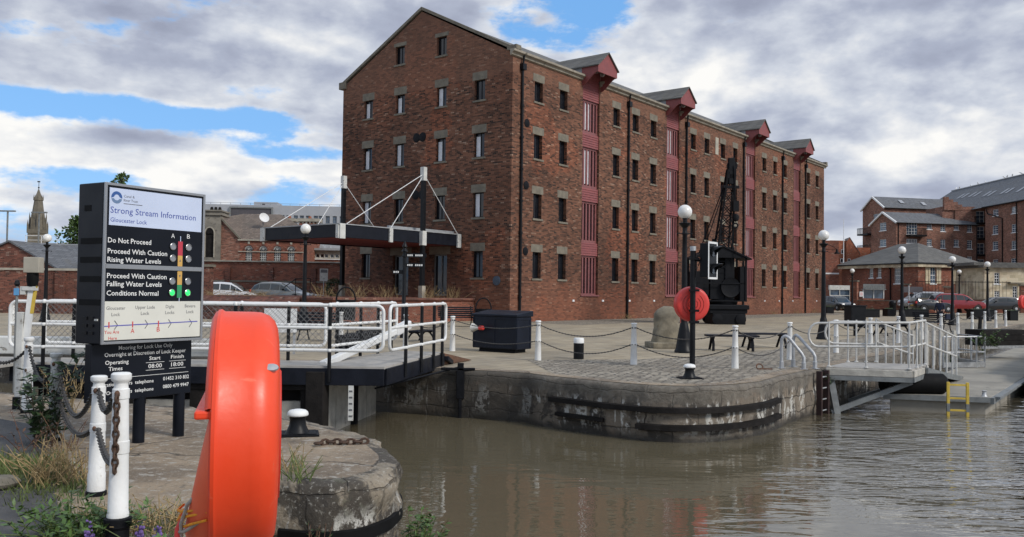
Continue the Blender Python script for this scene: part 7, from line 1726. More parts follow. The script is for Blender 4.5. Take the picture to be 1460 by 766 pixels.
m_.build('engine_frame', 'black_iron', CK, bevel=0.03)
m_ = MB(); m_.lathe([(0.34, 0.0), (0.36, 0.03), (0.36, 1.25), (0.3, 1.32), (0.1, 1.36), (0.1, 1.7)], 16, TZ(-0.55, 0.1, 3.2)); m_.build('boiler', 'black_iron', CK, 40)
for y in (-0.7, 0.66): MB().lathe([(0.12, -0.03), (0.5, -0.03), (0.56, -0.05), (0.56, 0.05), (0.5, 0.03), (0.12, 0.03)], 26, TZ(0.2, y, 2.1) @ RX90).build('gear_wheel', 'black_iron', CK, 40)
MB().lathe([(0.28, -0.5), (0.3, -0.45), (0.2, -0.43), (0.2, 0.43), (0.3, 0.45), (0.28, 0.5)], 18, TZ(0.15, 0, 2.75) @ RX90).build('rope_drum', 'black_iron', CK, 40)
m_ = MB()
for x in (-1.85, 1.05):
    for y in (-0.8, 0.8): m_.bb(x - 0.05, x + 0.05, y - 0.05, y + 0.05, 1.35, 3.85)
m_.bb(-1.9, 1.1, -0.85, 0.85, 1.3, 1.36); m_.bb(-1.85, 1.05, -0.8, -0.75, 2.3, 2.36); m_.bb(0.72, 1.05, -0.8, 0.8, 1.36, 3.3); m_.bb(-1.85, -1.45, -0.8, 0.8, 1.36, 3.0); m_.build('cab_frame', 'black_iron', CK)
m_ = MB()
for s in (-1, 1):
    vs = [(-0.4, -1.0, 4.5), (-0.4, 1.0, 4.5), (-0.4 + s * 1.72, 1.0, 3.75), (-0.4 + s * 1.72, -1.0, 3.75)]
    m_.add(vs + [(x, y, z - 0.08) for x, y, z in vs], [(0, 1, 2, 3), (7, 6, 5, 4), (0, 3, 7, 4), (1, 5, 6, 2), (3, 2, 6, 7)])
m_.add([(-2.0, -0.93, 3.78), (1.2, -0.93, 3.78), (-0.4, -0.93, 4.44)], [(0, 1, 2)]); m_.build('cab_roof', 'black_iron', CK)
# jib: four chords tapering to the head, with zigzag lacing, leaning to the right
jb0, jb1 = Vector((-0.28, 0, 1.7)), Vector((0.12, -0.9, 8.8)); ax = (jb1 - jb0).normalized(); sx = Vector((1, 0, 0)); sy = ax.cross(sx).normalized()
def jp(t, a, b): 
    w0 = 0.55 * (1 - t) + 0.2 * t; d0 = 0.46 * (1 - t) + 0.14 * t
    return jb0.lerp(jb1, t) + sx * (w0 * a) + sy * (d0 * b)
m_ = MB()
for a in (-1, 1):
    for b in (-1, 1): m_.beam(jp(0, a, b), jp(1, a, b), 0.09, 0.09)
N = 11
for i in range(N):
    t0_, t1_ = i / N, (i + 1) / N; s = 1 if i % 2 else -1
    for b in (-1, 1): m_.beam(jp(t0_, s, b), jp(t1_, -s, b), 0.045, 0.045); m_.beam(jp(t0_, -s, b), jp(t1_, s, b), 0.04, 0.04); m_.beam(jp(t1_, -1, b), jp(t1_, 1, b), 0.045, 0.045)
    for a in (-1, 1): m_.beam(jp(t0_, a, s), jp(t1_, a, -s), 0.045, 0.045)
m_.build('jib', 'black_iron', CK)
hdp = jb1
m_ = MB(); m_.box((hdp.x, hdp.y, hdp.z - 0.1), (0.34, 0.3, 1.5)); m_.box((hdp.x, hdp.y, hdp.z - 1.0), (0.95, 0.16, 0.16)); m_.box((hdp.x, hdp.y, hdp.z - 0.4), (0.5, 0.3, 0.3)); m_.build('jib_head', 'black_iron', CK, bevel=0.03)
MB().lathe([(0.1, -0.06), (0.3, -0.08), (0.3, 0.08), (0.1, 0.06)], 18, TZ(hdp.x + 0.05, hdp.y, hdp.z + 0.2) @ Matrix.Rotation(pi / 2, 4, 'Y') @ RX90).build('head_sheave', 'black_iron', CK, 40)
m_ = MB(); hz = hdp + Vector((0.22, -0.15, 0)); m_.tube([hdp + Vector((0.1, -0.2, 0.2)), hz + Vector((0, 0, -1.8))], 0.025, 6); m_.box((hz.x, hz.y, hz.z - 2.1), (0.32, 0.25, 0.6)); m_.lathe([(0.0, -0.24), (0.17, -0.16), (0.2, 0), (0.17, 0.16), (0, 0.24)], 12, TZ(hz.x, hz.y, hz.z - 2.75)); m_.torus(0.13, 0.045, TZ(hz.x, hz.y, hz.z - 3.2) @ RX90, 14, 6); m_.tube([(hz.x, hz.y, hz.z - 3.3), (hz.x + 0.05, hz.y, hz.z - 5.6)], 0.022, 5)
m_.build('hook_block', 'black_iron', CK, 40)
m_ = MB()
for y in (-0.45, 0.45): m_.tube([(-1.6, y, 3.3), hdp + Vector((0, y * 0.25, 0.1))], 0.03, 5)
m_.build('jib_tie', 'black_iron', CK)
# ------------------------------------------------------------------ finger post
FPp = Z(575, 482); FO = thing('finger_post', 'slim black finger post with three white-lettered pointer arms in front of the canopy', 'signpost', FPp, 0)
k_ = FPp.y / FPX; zt_ = Yd(574, 345, FPp.y).z
MB().lathe([(0.13, 0), (0.13, 0.2), (0.1, 0.3), (0.085, 1.1), (0.07, 1.15), (0.065, zt_ - 0.55), (0.1, zt_ - 0.53), (0.1, zt_ - 0.48), (0.065, zt_ - 0.45), (0.065, zt_ - 0.36), (0.12, zt_ - 0.34), (0.05, zt_ - 0.22), (0.09, zt_ - 0.17), (0.03, zt_), (0, zt_ + 0.03)], 14).build('post', 'black', FO, 40)
for y_, dirx, L_, tx in ((364, 1, 0.72, 'Historic Docks'), (378, 1, 0.66, 'City Centre'), (388, -1, 0.36, '')):
    z = Yd(574, y_, FPp.y).z
    if not tx: tx = ''
    p = MB().bb(0.05 if dirx > 0 else -0.05 - L_, 0.05 + L_ if dirx > 0 else -0.05, -0.02, 0.02, z - 0.07, z + 0.07); p = p.build('pointer_arm', 'black', FO)
    m_ = MB(); n = int(L_ / 0.075)      # the names are too small and worn to read: short strokes of white
    for q in range(n):
        if q % 5 == 3: continue
        xx = (0.1 + q * 0.07) if dirx > 0 else (-0.02 - L_ + q * 0.07); m_.bb(xx, xx + 0.045, -0.024, -0.0205, z - 0.03, z + 0.03)
    m_.build('lettering', 'ink_white', p)
# ------------------------------------------------------------------ benches, bins, planters
def bench(label, loc, rz, L=1.7, m='navy'):
    t = thing('park_bench', label, 'bench', loc, rz)
    m_ = MB()
    for k in range(5): m_.bb(-L / 2, L / 2, -0.26 + k * 0.1, -0.185 + k * 0.1, 0.42, 0.46)
    m_.build('seat', m, t)
    m_ = MB()
    for k in range(5): m_.beam((-L / 2, 0.25 + k * 0.03, 0.52 + k * 0.095), (L / 2, 0.25 + k * 0.03, 0.52 + k * 0.095), 0.03, 0.07)
    m_.build('backrest', m, t)
    for s in (-1, 1):
        x = s * (L / 2 - 0.12); m_ = MB().tube([(x, -0.34, 0), (x, -0.24, 0.2), (x, -0.22, 0.4), (x, 0.22, 0.43), (x, 0.26, 0.6), (x, 0.38, 0.97)], 0.026, 6); m_.tube([(x, 0.36, 0), (x, 0.24, 0.22), (x, 0.2, 0.42)], 0.026, 6); m_.tube([(x, -0.26, 0.42), (x, -0.28, 0.62), (x, 0.27, 0.65)], 0.022, 6)
        m_.build('leg', 'black_iron', t, 50)
    return t
bn = bench('black slatted park bench behind the lock bridge wire mesh', Z(461, 486), R(160), 1.75)
dup(bn, Z(652, 466), R(20), 'black slatted park bench by the end of the brick terrace, near the warehouse corner')
dup(bn, Z(1330, 473), R(118), 'slatted park bench seen from the side, close to the person in navy')
def flat_bench(label, loc, rz, L=1.45):
    t = thing('backless_bench', label, 'bench', loc, rz, 'backless black benches on the quay')
    m_ = MB()
    for k in range(5): m_.bb(-L / 2, L / 2, -0.25 + k * 0.1, -0.165 + k * 0.1, 0.42, 0.47)
    m_.build('seat', 'navy', t)
    for s in (-1, 1):
        x = s * (L / 2 - 0.2); m_ = MB()
        m_.tube([(x - 0.02, -0.36, 0), (x, -0.26, 0.2), (x, -0.13, 0.36), (x, 0.0, 0.40), (x, 0.13, 0.36), (x, 0.26, 0.2), (x - 0.02, 0.36, 0)], 0.04, 6); m_.bb(x - 0.04, x + 0.04, -0.25, 0.25, 0.36, 0.42); m_.build('leg', 'black_iron', t, 50)
    return t
fb0 = flat_bench('black backless bench on arched legs just right of the red lifebuoy', Z(1043, 500), R(-4), 1.55)
dup(fb0, Z(1090, 496), R(6), 'second black backless bench, right behind the one by the red lifebuoy')
dup(fb0, Z(1243, 479), R(30), 'black backless bench behind the landing stage, beside the square bin')
dup(fb0, Z(1276, 476), R(35), 'black backless bench behind the landing stage, further right under the lamp')
dup(fb0, Z(600, 487), R(70), 'dark backless bench end seen under the far lock bridge railing', 0.8)
def tub(label, loc, w_, d_, h_, leg=0.0, mn='black'):
    t = thing('planter' if not leg else 'litter_bin', label, 'planter' if not leg else 'bin', loc, 0.25)
    m_ = MB(); m_.prism([(-w_ / 2, -d_ / 2), (w_ / 2, -d_ / 2), (w_ / 2, d_ / 2), (-w_ / 2, d_ / 2)], h_, TZ(0, 0, leg)); m_.build('box', mn, t, bevel=0.015)
    m_ = MB(); z = leg + h_; m_.bb(-w_ / 2 - 0.03, w_ / 2 + 0.03, -d_ / 2 - 0.03, -d_ / 2 + 0.05, z, z + 0.05); m_.bb(-w_ / 2 - 0.03, w_ / 2 + 0.03, d_ / 2 - 0.05, d_ / 2 + 0.03, z, z + 0.05); m_.bb(-w_ / 2 - 0.03, -w_ / 2 + 0.05, -d_ / 2 + 0.05, d_ / 2 - 0.05, z, z + 0.05); m_.bb(w_ / 2 - 0.05, w_ / 2 + 0.03, -d_ / 2 + 0.05, d_ / 2 - 0.05, z, z + 0.05); m_.build('rim', mn, t)
    if leg: MB().tube([(0, 0, 0), (0, 0, leg)], 0.07, 8).build('post', mn, t)
    else:
        lf = MB()
        for q in range(60): 
            a = Vector((random.uniform(-w_ / 2, w_ / 2) * 0.8, random.uniform(-d_ / 2, d_ / 2) * 0.7, h_ + 0.02)); lf.add([a, a + Vector((0.05, 0, 0.03)), a + Vector((random.uniform(-.08, .08), random.uniform(-.05, .05), random.uniform(0.06, 0.16)))], [(0, 1, 2)])
        lf.build('plants', 'leaf_dark', t)
    return t
tub('square black litter bin on a post behind the landing railing', Z(1219, 479), 0.72, 0.5, 0.85, 0.4)
tub('long black planter box beside the slim lamp and the glazed annexe', Z(1231, 452.5) , 2.6, 0.7, 0.62)
tub('small square black planter between the two long planters', Z(1267, 451), 0.75, 0.7, 0.6)
tub('long black planter box behind the third lamp, in front of the harbour office', Z(1303, 452), 2.5, 0.7, 0.62)
tub('small black planter against the warehouse far corner', Z(1181, 447), 0.8, 0.7, 0.6)
tub('long black planter box beside the lamp in front of the red SUV', Z(1399, 455.5), 2.2, 0.7, 0.75)
tub('small planter with twiggy plants near the far right lifebuoy', Z(1441, 457), 0.75, 0.7, 0.7)
cab_ = thing('litter_bin', 'black rounded-top litter bin before the brick wall of the annexe', 'bin', Vector((XatY(1273, 78), 78, 0)), 0); MB().lathe([(0.27, 0), (0.3, 0.05), (0.3, 0.95), (0.32, 1.0), (0.3, 1.25), (0.2, 1.36), (0, 1.4)], 16).build('body', 'black', cab_, 40); MB().bb(-0.16, 0.16, -0.315, -0.29, 1.03, 1.18).build('opening', 'rubber', cab_)
def hoopbin(label, loc, s=1.0):
    t = thing('hoop_bin', label, 'bin', loc, 0.3); h = 0.75
    MB().lathe([(0.3, 0.05), (0.33, 0.1), (0.34, h), (0.3, h), (0.28, 0.2), (0, 0.2)], 18).build('tub', 'black_iron', t, 40); MB().tube([(0.33 * cos(R(a)), 0, h - 0.02 + 0.46 * sin(R(a))) for a in range(0, 181, 12)], 0.028, 8).build('hoop_handle', 'black_iron', t, 60); t.scale = (s,) * 3
    return t
hoopbin('black tub bin with a tall hoop handle by the warehouse corner', Vector((XatY(690, 40.5), 40.5, 0)), 1.15); hoopbin('black tub bin with hoop handle behind the lock bridge, before the brick terrace', Vector((XatY(494, 36), 36, 0.35)), 1.2)
PK = thing('parking_sign', 'small grey parking notice on a post beside the left canopy mast', 'sign', wloc(-3.6, 11.5, 1.29), 0.3); MB().tube([(0, 0, 0), (0, 0, 1.6)], 0.03, 6).build('post', 'galv', PK); MB().bb(-0.24, 0.24, -0.03, 0.0, 0.9, 1.65).build('board', 'white_dirty', PK); MB().bb(-0.2, 0.2, -0.034, -0.03, 1.4, 1.6).build('band', 'ink_grey', PK)
BXn = thing('timber_planter', 'dark timber planter box with shrubs on the quay wall above the pontoon', 'planter', Z(1419, 492, -0.1), atan2(q_.y, q_.x) - 0.55)
m_ = MB()
for k in range(3): m_.bb(-1.1, 1.1, -0.4, 0.4, 0.0 + k * 0.2, 0.19 + k * 0.2)
m_.build('box', 'wood_dark', BXn); MB().bb(-1.2, 1.2, -0.46, -0.4, -0.1, 0.0).build('ledge', 'galv', BXn)
SK = thing('gauge_board_post', 'short leaning black post at the quay edge beside the shrub planter', 'post', Z(1396, 480), 0); MB().beam((0, 0, 0), (0.06, 0, 0.85), 0.11, 0.11).build('shaft', 'black', SK)
# ------------------------------------------------------------------ vehicles
def car(name, label, loc, rz, paint, L=4.2, Wd=1.78, H=1.5, kind='hatch'):
    t = thing(name, label, 'car', loc, rz)
    # stations along x (front at +x): x, sill z, belt z, roof z, half width
    if kind == 'suv': st = [(-0.5, .42, .86, .98, .80), (-0.485, .32, .95, 1.12, .90), (-0.44, .3, 1.0, 1.48, .95), (-0.36, .3, 1.02, H, .97), (-0.1, .28, 1.02, H, 1.0), (0.06, .28, 1.0, H - .04, 1.0), (0.14, .28, .99, H - .2, 1.0), (0.25, .28, .98, 1.0, 1.0), (0.40, .3, .92, .93, .97), (0.475, .34, .78, .80, .9), (0.5, .42, .62, .64, .78)]
    elif kind == 'van': st = [(-0.5, .4, 1.1, 1.6, .88), (-0.48, .32, 1.1, H - .05, .96), (-0.3, .3, 1.1, H, 1.0), (0.1, .3, 1.1, H, 1.0), (0.22, .3, 1.1, H - .25, 1.0), (0.34, .3, 1.08, 1.12, .98), (0.47, .34, .9, .92, .92), (0.5, .42, .7, .72, .8)]
    else: st = [(-0.5, .42, .74, .8, .80), (-0.485, .32, .86, .98, .88), (-0.43, .28, .93, 1.3, .93), (-0.33, .26, .94, H - .03, .96), (-0.12, .24, .92, H, 1.0), (0.05, .24, .90, H - .06, 1.0), (0.14, .24, .88, H - .25, 1.0), (0.26, .24, .86, .88, 1.0), (0.40, .27, .78, .79, .96), (0.475, .32, .66, .67, .9), (0.5, .4, .52, .54, .78)]
    hw_ = Wd / 2; vs = []; fs = []; n = 10
    for x, a, b, r_, w_ in st:
        w = hw_ * w_; tw = w * (0.80 if r_ - b > 0.2 else 0.95 - 0.15 * min(1, (r_ - b) / 0.2))
        half = [(w * .93, a), (w, a + .18), (w, (a + b) / 2 + .1), (w * .97, b), (tw, r_ - .04 * (r_ - b > .2)), (tw * .8, r_)]
        ring = half + [(-y, z) for y, z in reversed(half)]
        n = len(ring); vs += [(x * L, y, z) for y, z in ring]
    for i in range(len(st) - 1):
        for k in range(n): fs.append((i * n + k, i * n + (k + 1) % n, (i + 1) * n + (k + 1) % n, (i + 1) * n + k))
    fs.append(tuple(reversed(range(n)))); fs.append(tuple((len(st) - 1) * n + k for k in range(n)))
    MB().add(vs, [tuple(reversed(f)) for f in fs]).build('body', paint, t, 38)
    gl = MB()
    for i in range(len(st) - 1):
        (x0, a0, b0, r0, w0), (x1, a1, b1, r1, w1) = st[i], st[i + 1]
        if r0 - b0 < 0.1 and r1 - b1 < 0.1: continue
        for s in (-1, 1):
            def q(x, b, r_, w_, f):
                w = hw_ * w_ * .97; tw = hw_ * w_ * (0.80 if r_ - b > 0.2 else 0.95 - 0.15 * min(1, (r_ - b) / 0.2))
                lo = .1; hi = .84; ff = lo + (hi - lo) * f
                return (x * L, s * (w + (tw - w) * ff + .012), b + (r_ - .04 - b) * ff)
            g0 = .03 if i in (3, 4) else .012
            xa, xb = x0 + g0 / L * 1.2, x1 - g0 / L
            gl.quad(q(xa, b0, r0, w0, 0), q(xb, b1, r1, w1, 0), q(xb, b1, r1, w1, 1), q(xa, b0, r0, w0, 1))
    # windscreen and rear screen
    for i in range(len(st) - 1):
        (x0, a0, b0, r0, w0), (x1, a1, b1, r1, w1) = st[i], st[i + 1]
        if abs(r1 - r0) > 0.12 and max(r0 - b0, r1 - b1) > 0.25:
            d = .015; ya, yb = hw_ * w0 * .66, hw_ * w1 * .66; xs_ = d if x0 > 0 else -d
            gl.quad((x0 * L + xs_, -ya, r0 + d), (x1 * L + xs_, -yb, r1 + d), (x1 * L + xs_, yb, r1 + d), (x0 * L + xs_, ya, r0 + d))
    gl.build('windows', 'glass_car', t)
    for sx in (-.31, .31):
        for s in (-1, 1):
            T = TZ(sx * L, s * (hw_ - .1), .33) @ RX90
            wv = MB().lathe([(0.2, -.1), (.31, -.1), (.335, -.07), (.335, .07), (.31, .1), (.2, .1)], 20, T).build('wheel', 'tyre', t, 40)
            MB().lathe([(0.0, -.105), (.07, -.108), (.2, -.09), (.21, -.1), (.21, .1), (.2, .09), (.07, .108), (0, .105)], 12, T).build('rim', 'galv', wv, 40)
            MB().lathe([(0.345, -.09), (.40, -.09), (.40, .09), (.345, .09)], 16, T, 0, pi).build('wheel_arch', 'rubber', t, 40)
    for s in (-1, 1):
        MB().box((.465 * L, s * hw_ * .66, .66 if kind != 'suv' else .78), (.14, .34, .14)).build('headlight', 'chrome', t, bevel=.03)
        MB().box((-.487 * L, s * hw_ * .74, .88 if kind != 'suv' else 1.0), (.1, .26, .2)).build('tail_light', 'red_far', t, bevel=.03)
        MB().box((.13 * L, s * (hw_ + .08), 1.0 if kind != 'suv' else 1.1), (.12, .16, .12)).build('mirror', 'black', t, bevel=.03)
    MB().box((-.5 * L, 0, .62), (.03, .5, .11)).build('number_plate', 'yellow', t); MB().box((.502 * L, 0, .45), (.03, .5, .11)).build('number_plate', 'white_clean', t)
    return t
PW_ = carpaint('white car paint', (0.72, 0.73, 0.75), 0.0); PG = carpaint('grey green car paint', (0.19, 0.20, 0.195), 0.4); PR = carpaint('red car paint', (0.24, 0.012, 0.018), 0.25); PB = carpaint('black car paint', (0.012, 0.013, 0.016), 0.2); PS = carpaint('silver car paint', (0.34, 0.35, 0.37), 0.6)
car('parked_car', 'white hatchback with red tail lamp parked behind the brick terrace, beside the pier', (XatY(329, 57.5), 57.5, 0.6), R(4), PW_, 4.0)
car('parked_car', 'grey-green hatchback parked in front of the retaining wall, behind the terrace', (XatY(404, 58), 58, 0.65), R(-14), PG, 4.1)
car('parked_car', 'white car mostly hidden behind the grey-green hatchback', (XatY(418, 61.5), 61.5, 0.5), R(-6), PW_, 4.8)
car('parked_car', 'dark red SUV parked broadside by the street wall', (XatY(1364, 80), 80, 0.42), R(0), PR, 4.75, 1.85, 1.68, 'suv')
car('parked_car', 'dark grey car half hidden behind the person in navy', (XatY(1328, 78.2), 78.2, 0.36), R(3), PB, 3.6, 1.7, 1.15)
car('parked_van', 'silver people carrier behind the street wall, left of the red SUV', (XatY(1316, 90), 90, 0.45), R(180), PS, 4.7, 1.85, 1.85, 'van')
car('parked_car', 'white car seen end-on at the far end of the warehouse', (XatY(1184, 92), 92, 0.2), R(-70), PW_, 4.0)
car('parked_car', 'black car seen end-on right beside the white one at the warehouse end', (XatY(1195, 90), 90, 0.2), R(-80), PB, 4.2, 1.8, 1.55)
car('parked_car', 'dark car parked in front of the cream stone house, behind the lamp', (XatY(1421, 81), 81, 0.42), R(180), PB, 4.4, 1.75, 1.42)
# ------------------------------------------------------------------ person
def skin_mesh(name, nodes, edges, lvl=2):
    me = bpy.data.meshes.new(name); me.from_pydata([n[0] for n in nodes], edges, []); me.update()
    o = bpy.data.objects.new(name, me); COL.objects.link(o)
    o.modifiers.new('skin', 'SKIN'); sv = me.skin_vertices[0].data
    for i, n in enumerate(nodes): sv[i].radius = (n[1], n[2] if len(n) > 2 else n[1]); sv[i].use_root = (i == 0)
    s = o.modifiers.new('sub', 'SUBSURF'); s.levels = lvl; s.render_levels = lvl
    dg = bpy.context.evaluated_depsgraph_get(); m2 = bpy.data.meshes.new_from_object(o.evaluated_get(dg)); bpy.data.objects.remove(o)
    m2.shade_smooth(); return m2
PE = thing('person', 'person in a navy jacket and dark trousers walking along the quay', 'person', Z(1340, 464) , R(150)); PE.scale = (0.93,) * 3
# local: faces +y ; walking, leaning a little forward
nodes = [((0, 0, .95), .13, .10), ((0, .02, 1.15), .135, .10), ((0, .05, 1.35), .15, .105), ((0, .07, 1.47), .09, .08), ((0, .09, 1.54), .055, .055), ((0, .12, 1.62), .085, .095), ((0, .125, 1.70), .085, .1), ((0, .11, 1.77), .05, .06),
         ((.18, .05, 1.40), .06), ((.25, .0, 1.15), .045), ((.24, .10, .93), .035), ((.235, .13, .86), .034, .02), ((-.18, .05, 1.40), .06), ((-.26, .08, 1.16), .045), ((-.25, .22, .98), .035), ((-.245, .27, .92), .034, .02),
         ((.09, 0, .88), .095), ((.10, .1, .50), .06), ((.10, .02, .10), .045), ((.10, .14, .04), .04, .035), ((-.09, 0, .88), .095), ((-.10, -.02, .48), .06), ((-.10, -.22, .12), .045), ((-.10, -.11, .05), .04, .035), ((0, .225, 1.655), .016)]
edges = [(0, 1), (1, 2), (2, 3), (3, 4), (4, 5), (5, 6), (6, 7), (2, 8), (8, 9), (9, 10), (10, 11), (2, 12), (12, 13), (13, 14), (14, 15), (0, 16), (16, 17), (17, 18), (18, 19), (0, 20), (20, 21), (21, 22), (22, 23), (5, 24)]
for hand, base, dirv in ((11, Vector((.235, .13, .86)), Vector((0, .25, -1)).normalized()), (15, Vector((-.245, .27, .92)), Vector((0, .45, -.9)).normalized())):
    for k, ln in enumerate((.075, .085, .08, .065)):
        o_ = (k - 1.5) * .018; a = base + Vector((0, o_, 0)) + dirv * .03; b = a + dirv * ln * .55; c = a + dirv * ln + Vector((-.012 if base.x > 0 else .012, 0, 0))
        i = len(nodes); nodes += [(tuple(a), .010), (tuple(b), .009), (tuple(c), .007)]; edges += [(hand, i), (i, i + 1), (i + 1, i + 2)]
    i = len(nodes); a = base + Vector((0, .035, .0)); nodes += [(tuple(a), .012), (tuple(a + Vector((0, .02, -.045))), .009)]; edges += [(hand, i), (i, i + 1)]
me = skin_mesh('body', nodes, edges); me.materials.append(M['skin']); bo = bpy.data.objects.new('body', me); COL.objects.link(bo); bo.parent = PE
jk = [((0, 0, .86), .165, .125), ((0, .02, 1.10), .165, .125), ((0, .05, 1.35), .175, .13), ((0, .07, 1.48), .09, .085), ((.19, .05, 1.40), .08), ((.265, .0, 1.15), .065), ((.25, .09, .95), .05), ((-.19, .05, 1.40), .08), ((-.275, .08, 1.16), .065), ((-.26, .20, .995), .05)]
me = skin_mesh('jacket', jk, [(0, 1), (1, 2), (2, 3), (2, 4), (4, 5), (5, 6), (2, 7), (7, 8), (8, 9)]); me.materials.append(M['jacket']); o = bpy.data.objects.new('jacket', me); COL.objects.link(o); o.parent = PE
tr = [((0, 0, .93), .145, .12), ((.09, 0, .86), .11), ((.10, .1, .50), .078), ((.10, .03, .13), .06), ((-.09, 0, .86), .11), ((-.10, -.02, .48), .078), ((-.10, -.21, .16), .06)]
me = skin_mesh('trousers', tr, [(0, 1), (1, 2), (2, 3), (0, 4), (4, 5), (5, 6)]); me.materials.append(M['trousers']); o = bpy.data.objects.new('trousers', me); COL.objects.link(o); o.parent = PE
for p in ((.10, .06, .045), (-.10, -.15, .07)): MB().sphere(p, .07, 10, (0.8, 1.9, 0.75)).build('shoe', 'black', PE, 60)
m_ = MB(); m_.sphere((0, .095, 1.715), .108, 14, (0.95, 1.08, 0.98)); m_.build('hair', 'hair', PE, 60)
for s in (-1, 1): MB().sphere((s * .035, .215, 1.675), .012, 8).build('eye', 'black', PE, 60)
m_ = MB(); m_.sphere((0, .205, 1.615), .022, 8, (1.2, 0.5, 0.35)); m_.build('mouth', 'orange_ring', PE, 60)
for s in (-1, 1): MB().sphere((s * .092, .115, 1.66), .024, 8, (0.5, 0.8, 1.2)).build('ear', 'skin', PE, 60)
HBg = thing('shopping_bag', 'dark bag carried at the side of the person in navy', 'bag', PE.location + Vector((0.42, -0.1, 0.32)), 0.3); MB().bb(-.16, .16, -.07, .07, 0, .38).build('bag', 'jacket', HBg, bevel=.03); MB().tube([(-.1, 0, .38), (-.06, 0, .5), (.06, 0, .5), (.1, 0, .38)], .012, 6).build('handle', 'black', HBg)
# ------------------------------------------------------------------ plants
def leafquad(mb, p, d, w_, l_, up):
    d = d.normalized(); s = d.cross(up).normalized() * w_ * .5; m1 = p + d * l_ * .45
    mb.add([p, m1 + s, p + d * l_, m1 - s], [(0, 1, 2, 3)])
def rnd(): return Vector((random.gauss(0, 1), random.gauss(0, 1), random.gauss(0, 1)))
def weed(name, label, loc, n, h, spread, lw, ll, leafm, stemm='straw', density=14, droop=0.2, flower=None, cat='plant', lean=(0, 0)):
    t = thing(name, label, cat, loc); st_ = MB(); lf = MB(); fl = MB(); loc = Vector(loc)
    for i in range(n):
        b = Vector((random.gauss(0, spread * .45), random.gauss(0, spread * .45), 0)); H_ = h * random.uniform(.45, 1.0)
        top = b + Vector((random.gauss(lean[0], spread * .6), random.gauss(lean[1], spread * .6), H_)); pts = [b.lerp(top, k / 5) + Vector((0, 0, 0.08 * H_ * sin(pi * k / 5))) for k in range(6)]
        st_.tube(pts, .004, 4, rs=[.005, .0045, .004, .0035, .003, .002])
        if density:
            for k in range(density):
                f = random.uniform(.08, 1); j = min(4, int(f * 5)); p = pts[j].lerp(pts[j + 1], f * 5 - j); d = Vector((random.gauss(0, 1), random.gauss(0, 1), random.uniform(-droop, .7)))
                leafquad(lf, p, d, lw * random.uniform(.6, 1.2), ll * random.uniform(.5, 1.15), Vector((0, 0, 1)) + rnd() * .3)
        if flower:
            fl = MB()
            for k in range(14): p = pts[-1] + rnd() * .012 + Vector((0, 0, -.11 * k / 14)); fl.sphere(p, .011 * (1 + .3 * random.random()) * (.5 + k / 14), 6)
            fl.build('flower_spike', flower, t)
    st_.build('stems', stemm, t)
    if lf.v: lf.build('leaves', leafm, t)
    return t
random.seed(21)
weed('tall_weed', 'tall dark leafy weed growing round the grimy grey chain post', Z(62, 634), 16, 1.0, .22, .05, .15, 'leaf_dark', 'bark', 30, .5)
weed('dry_weed', 'rusty brown dry weed at the foot of the tall dark weed', Z(66, 645), 16, .45, .25, .02, .05, 'rust', 'rust', 10)
weed('dry_grass_clump', 'yellow dry grass clump sprawling on the kerb before the chain posts', Z(86, 690), 80, .42, .30, .012, .08, 'straw', 'straw', 4)
weed('green_weed', 'green leafy weed patch at the foot of the nearest white post', Z(112, 770), 60, .24, .34, .03, .07, 'leaf_fresh', 'grass', 16)
weed('lavender', 'small purple-flowered plant right beside the nearest white post', Z(200, 778), 3, .18, .14, .012, .05, 'leaf_dark', 'grass', 8, .2, 'purple')
weed('lavender', 'purple-flowered sprig left of the nearest white post', Z(140, 776), 2, .14, .1, .012, .05, 'leaf_dark', 'grass', 8, .2, 'purple')
weed('dry_grass_clump', 'pale dry grass between the nearest post and the lifebuoy', Z(238, 752), 60, .2, .34, .01, .05, 'straw', 'straw', 3)
weed('dry_grass_clump', 'wispy dry stalks on the lock side by the paddle post', Z(95, 590), 22, .5, .3, .01, .05, 'straw', 'straw', 2)
weed('dry_grass_clump', 'yellowish dry weed in front of the grey chain post', Z(102, 560), 22, .55, .35, .015, .05, 'straw', 'straw', 4)
weed('wall_weed', 'fine green weed growing on the broken edge of the near lock nose', Vector((-1.85, 7.5, 0.0)), 22, .26, .16, .008, .04, 'grass', 'grass', 8)
weed('wall_weed', 'sparse green and brown weed on the lock nose, beside the lifebuoy', Vector((-2.0, 7.9, 0.0)), 14, .3, .2, .008, .035, 'grass', 'straw', 6)
weed('wall_weed', 'brownish weed hanging on the face of the near lock wall', Vector((-1.62, 7.28, -0.75)), 20, .45, .12, .012, .04, 'leaf_dark', 'rust', 14)
weed('nettle_clump', 'bright green nettle clump at the waterline of the near lock nose', Vector((-0.86, 8.25, -1.0)), 26, .58, .15, .035, .075, 'leaf_fresh', 'grass', 26)
weed('shrub', 'green and reddish shrub in the timber planter above the pontoon', Z(1411, 495, 0.1), 26, .55, .4, .06, .1, 'leaf', 'bark', 18, cat='shrub')
weed('wall_weed', 'yellow green weed growing beside the pontoon railing', Z(1400, 505, -.6), 18, .9, .2, .04, .1, 'leaf_fresh', 'grass', 14)
weed('wall_weed', 'low weeds at the foot of the gangway rail by the quay wall', Z(1352, 518, -.6), 14, .5, .2, .04, .1, 'leaf_fresh', 'grass', 12)
weed('wall_weed', 'mossy weed in the corner under the landing stage', Vector((7.22, 19.72, -.35)), 18, .3, .15, .03, .07, 'leaf_dark', 'grass', 14)
for k, (u, lb) in enumerate(((12.0, 'between the second downpipe and the boulder'), (37.5, 'near the far lamp'), (43.5, 'by the fourth bay'), (48.5, 'at the far end'))):
    weed('dry_weed', 'dry brown weed along the warehouse foot, %s' % lb, wloc(u, -.35), 26, .5, .55, .02, .08, 'straw', 'straw', 5)
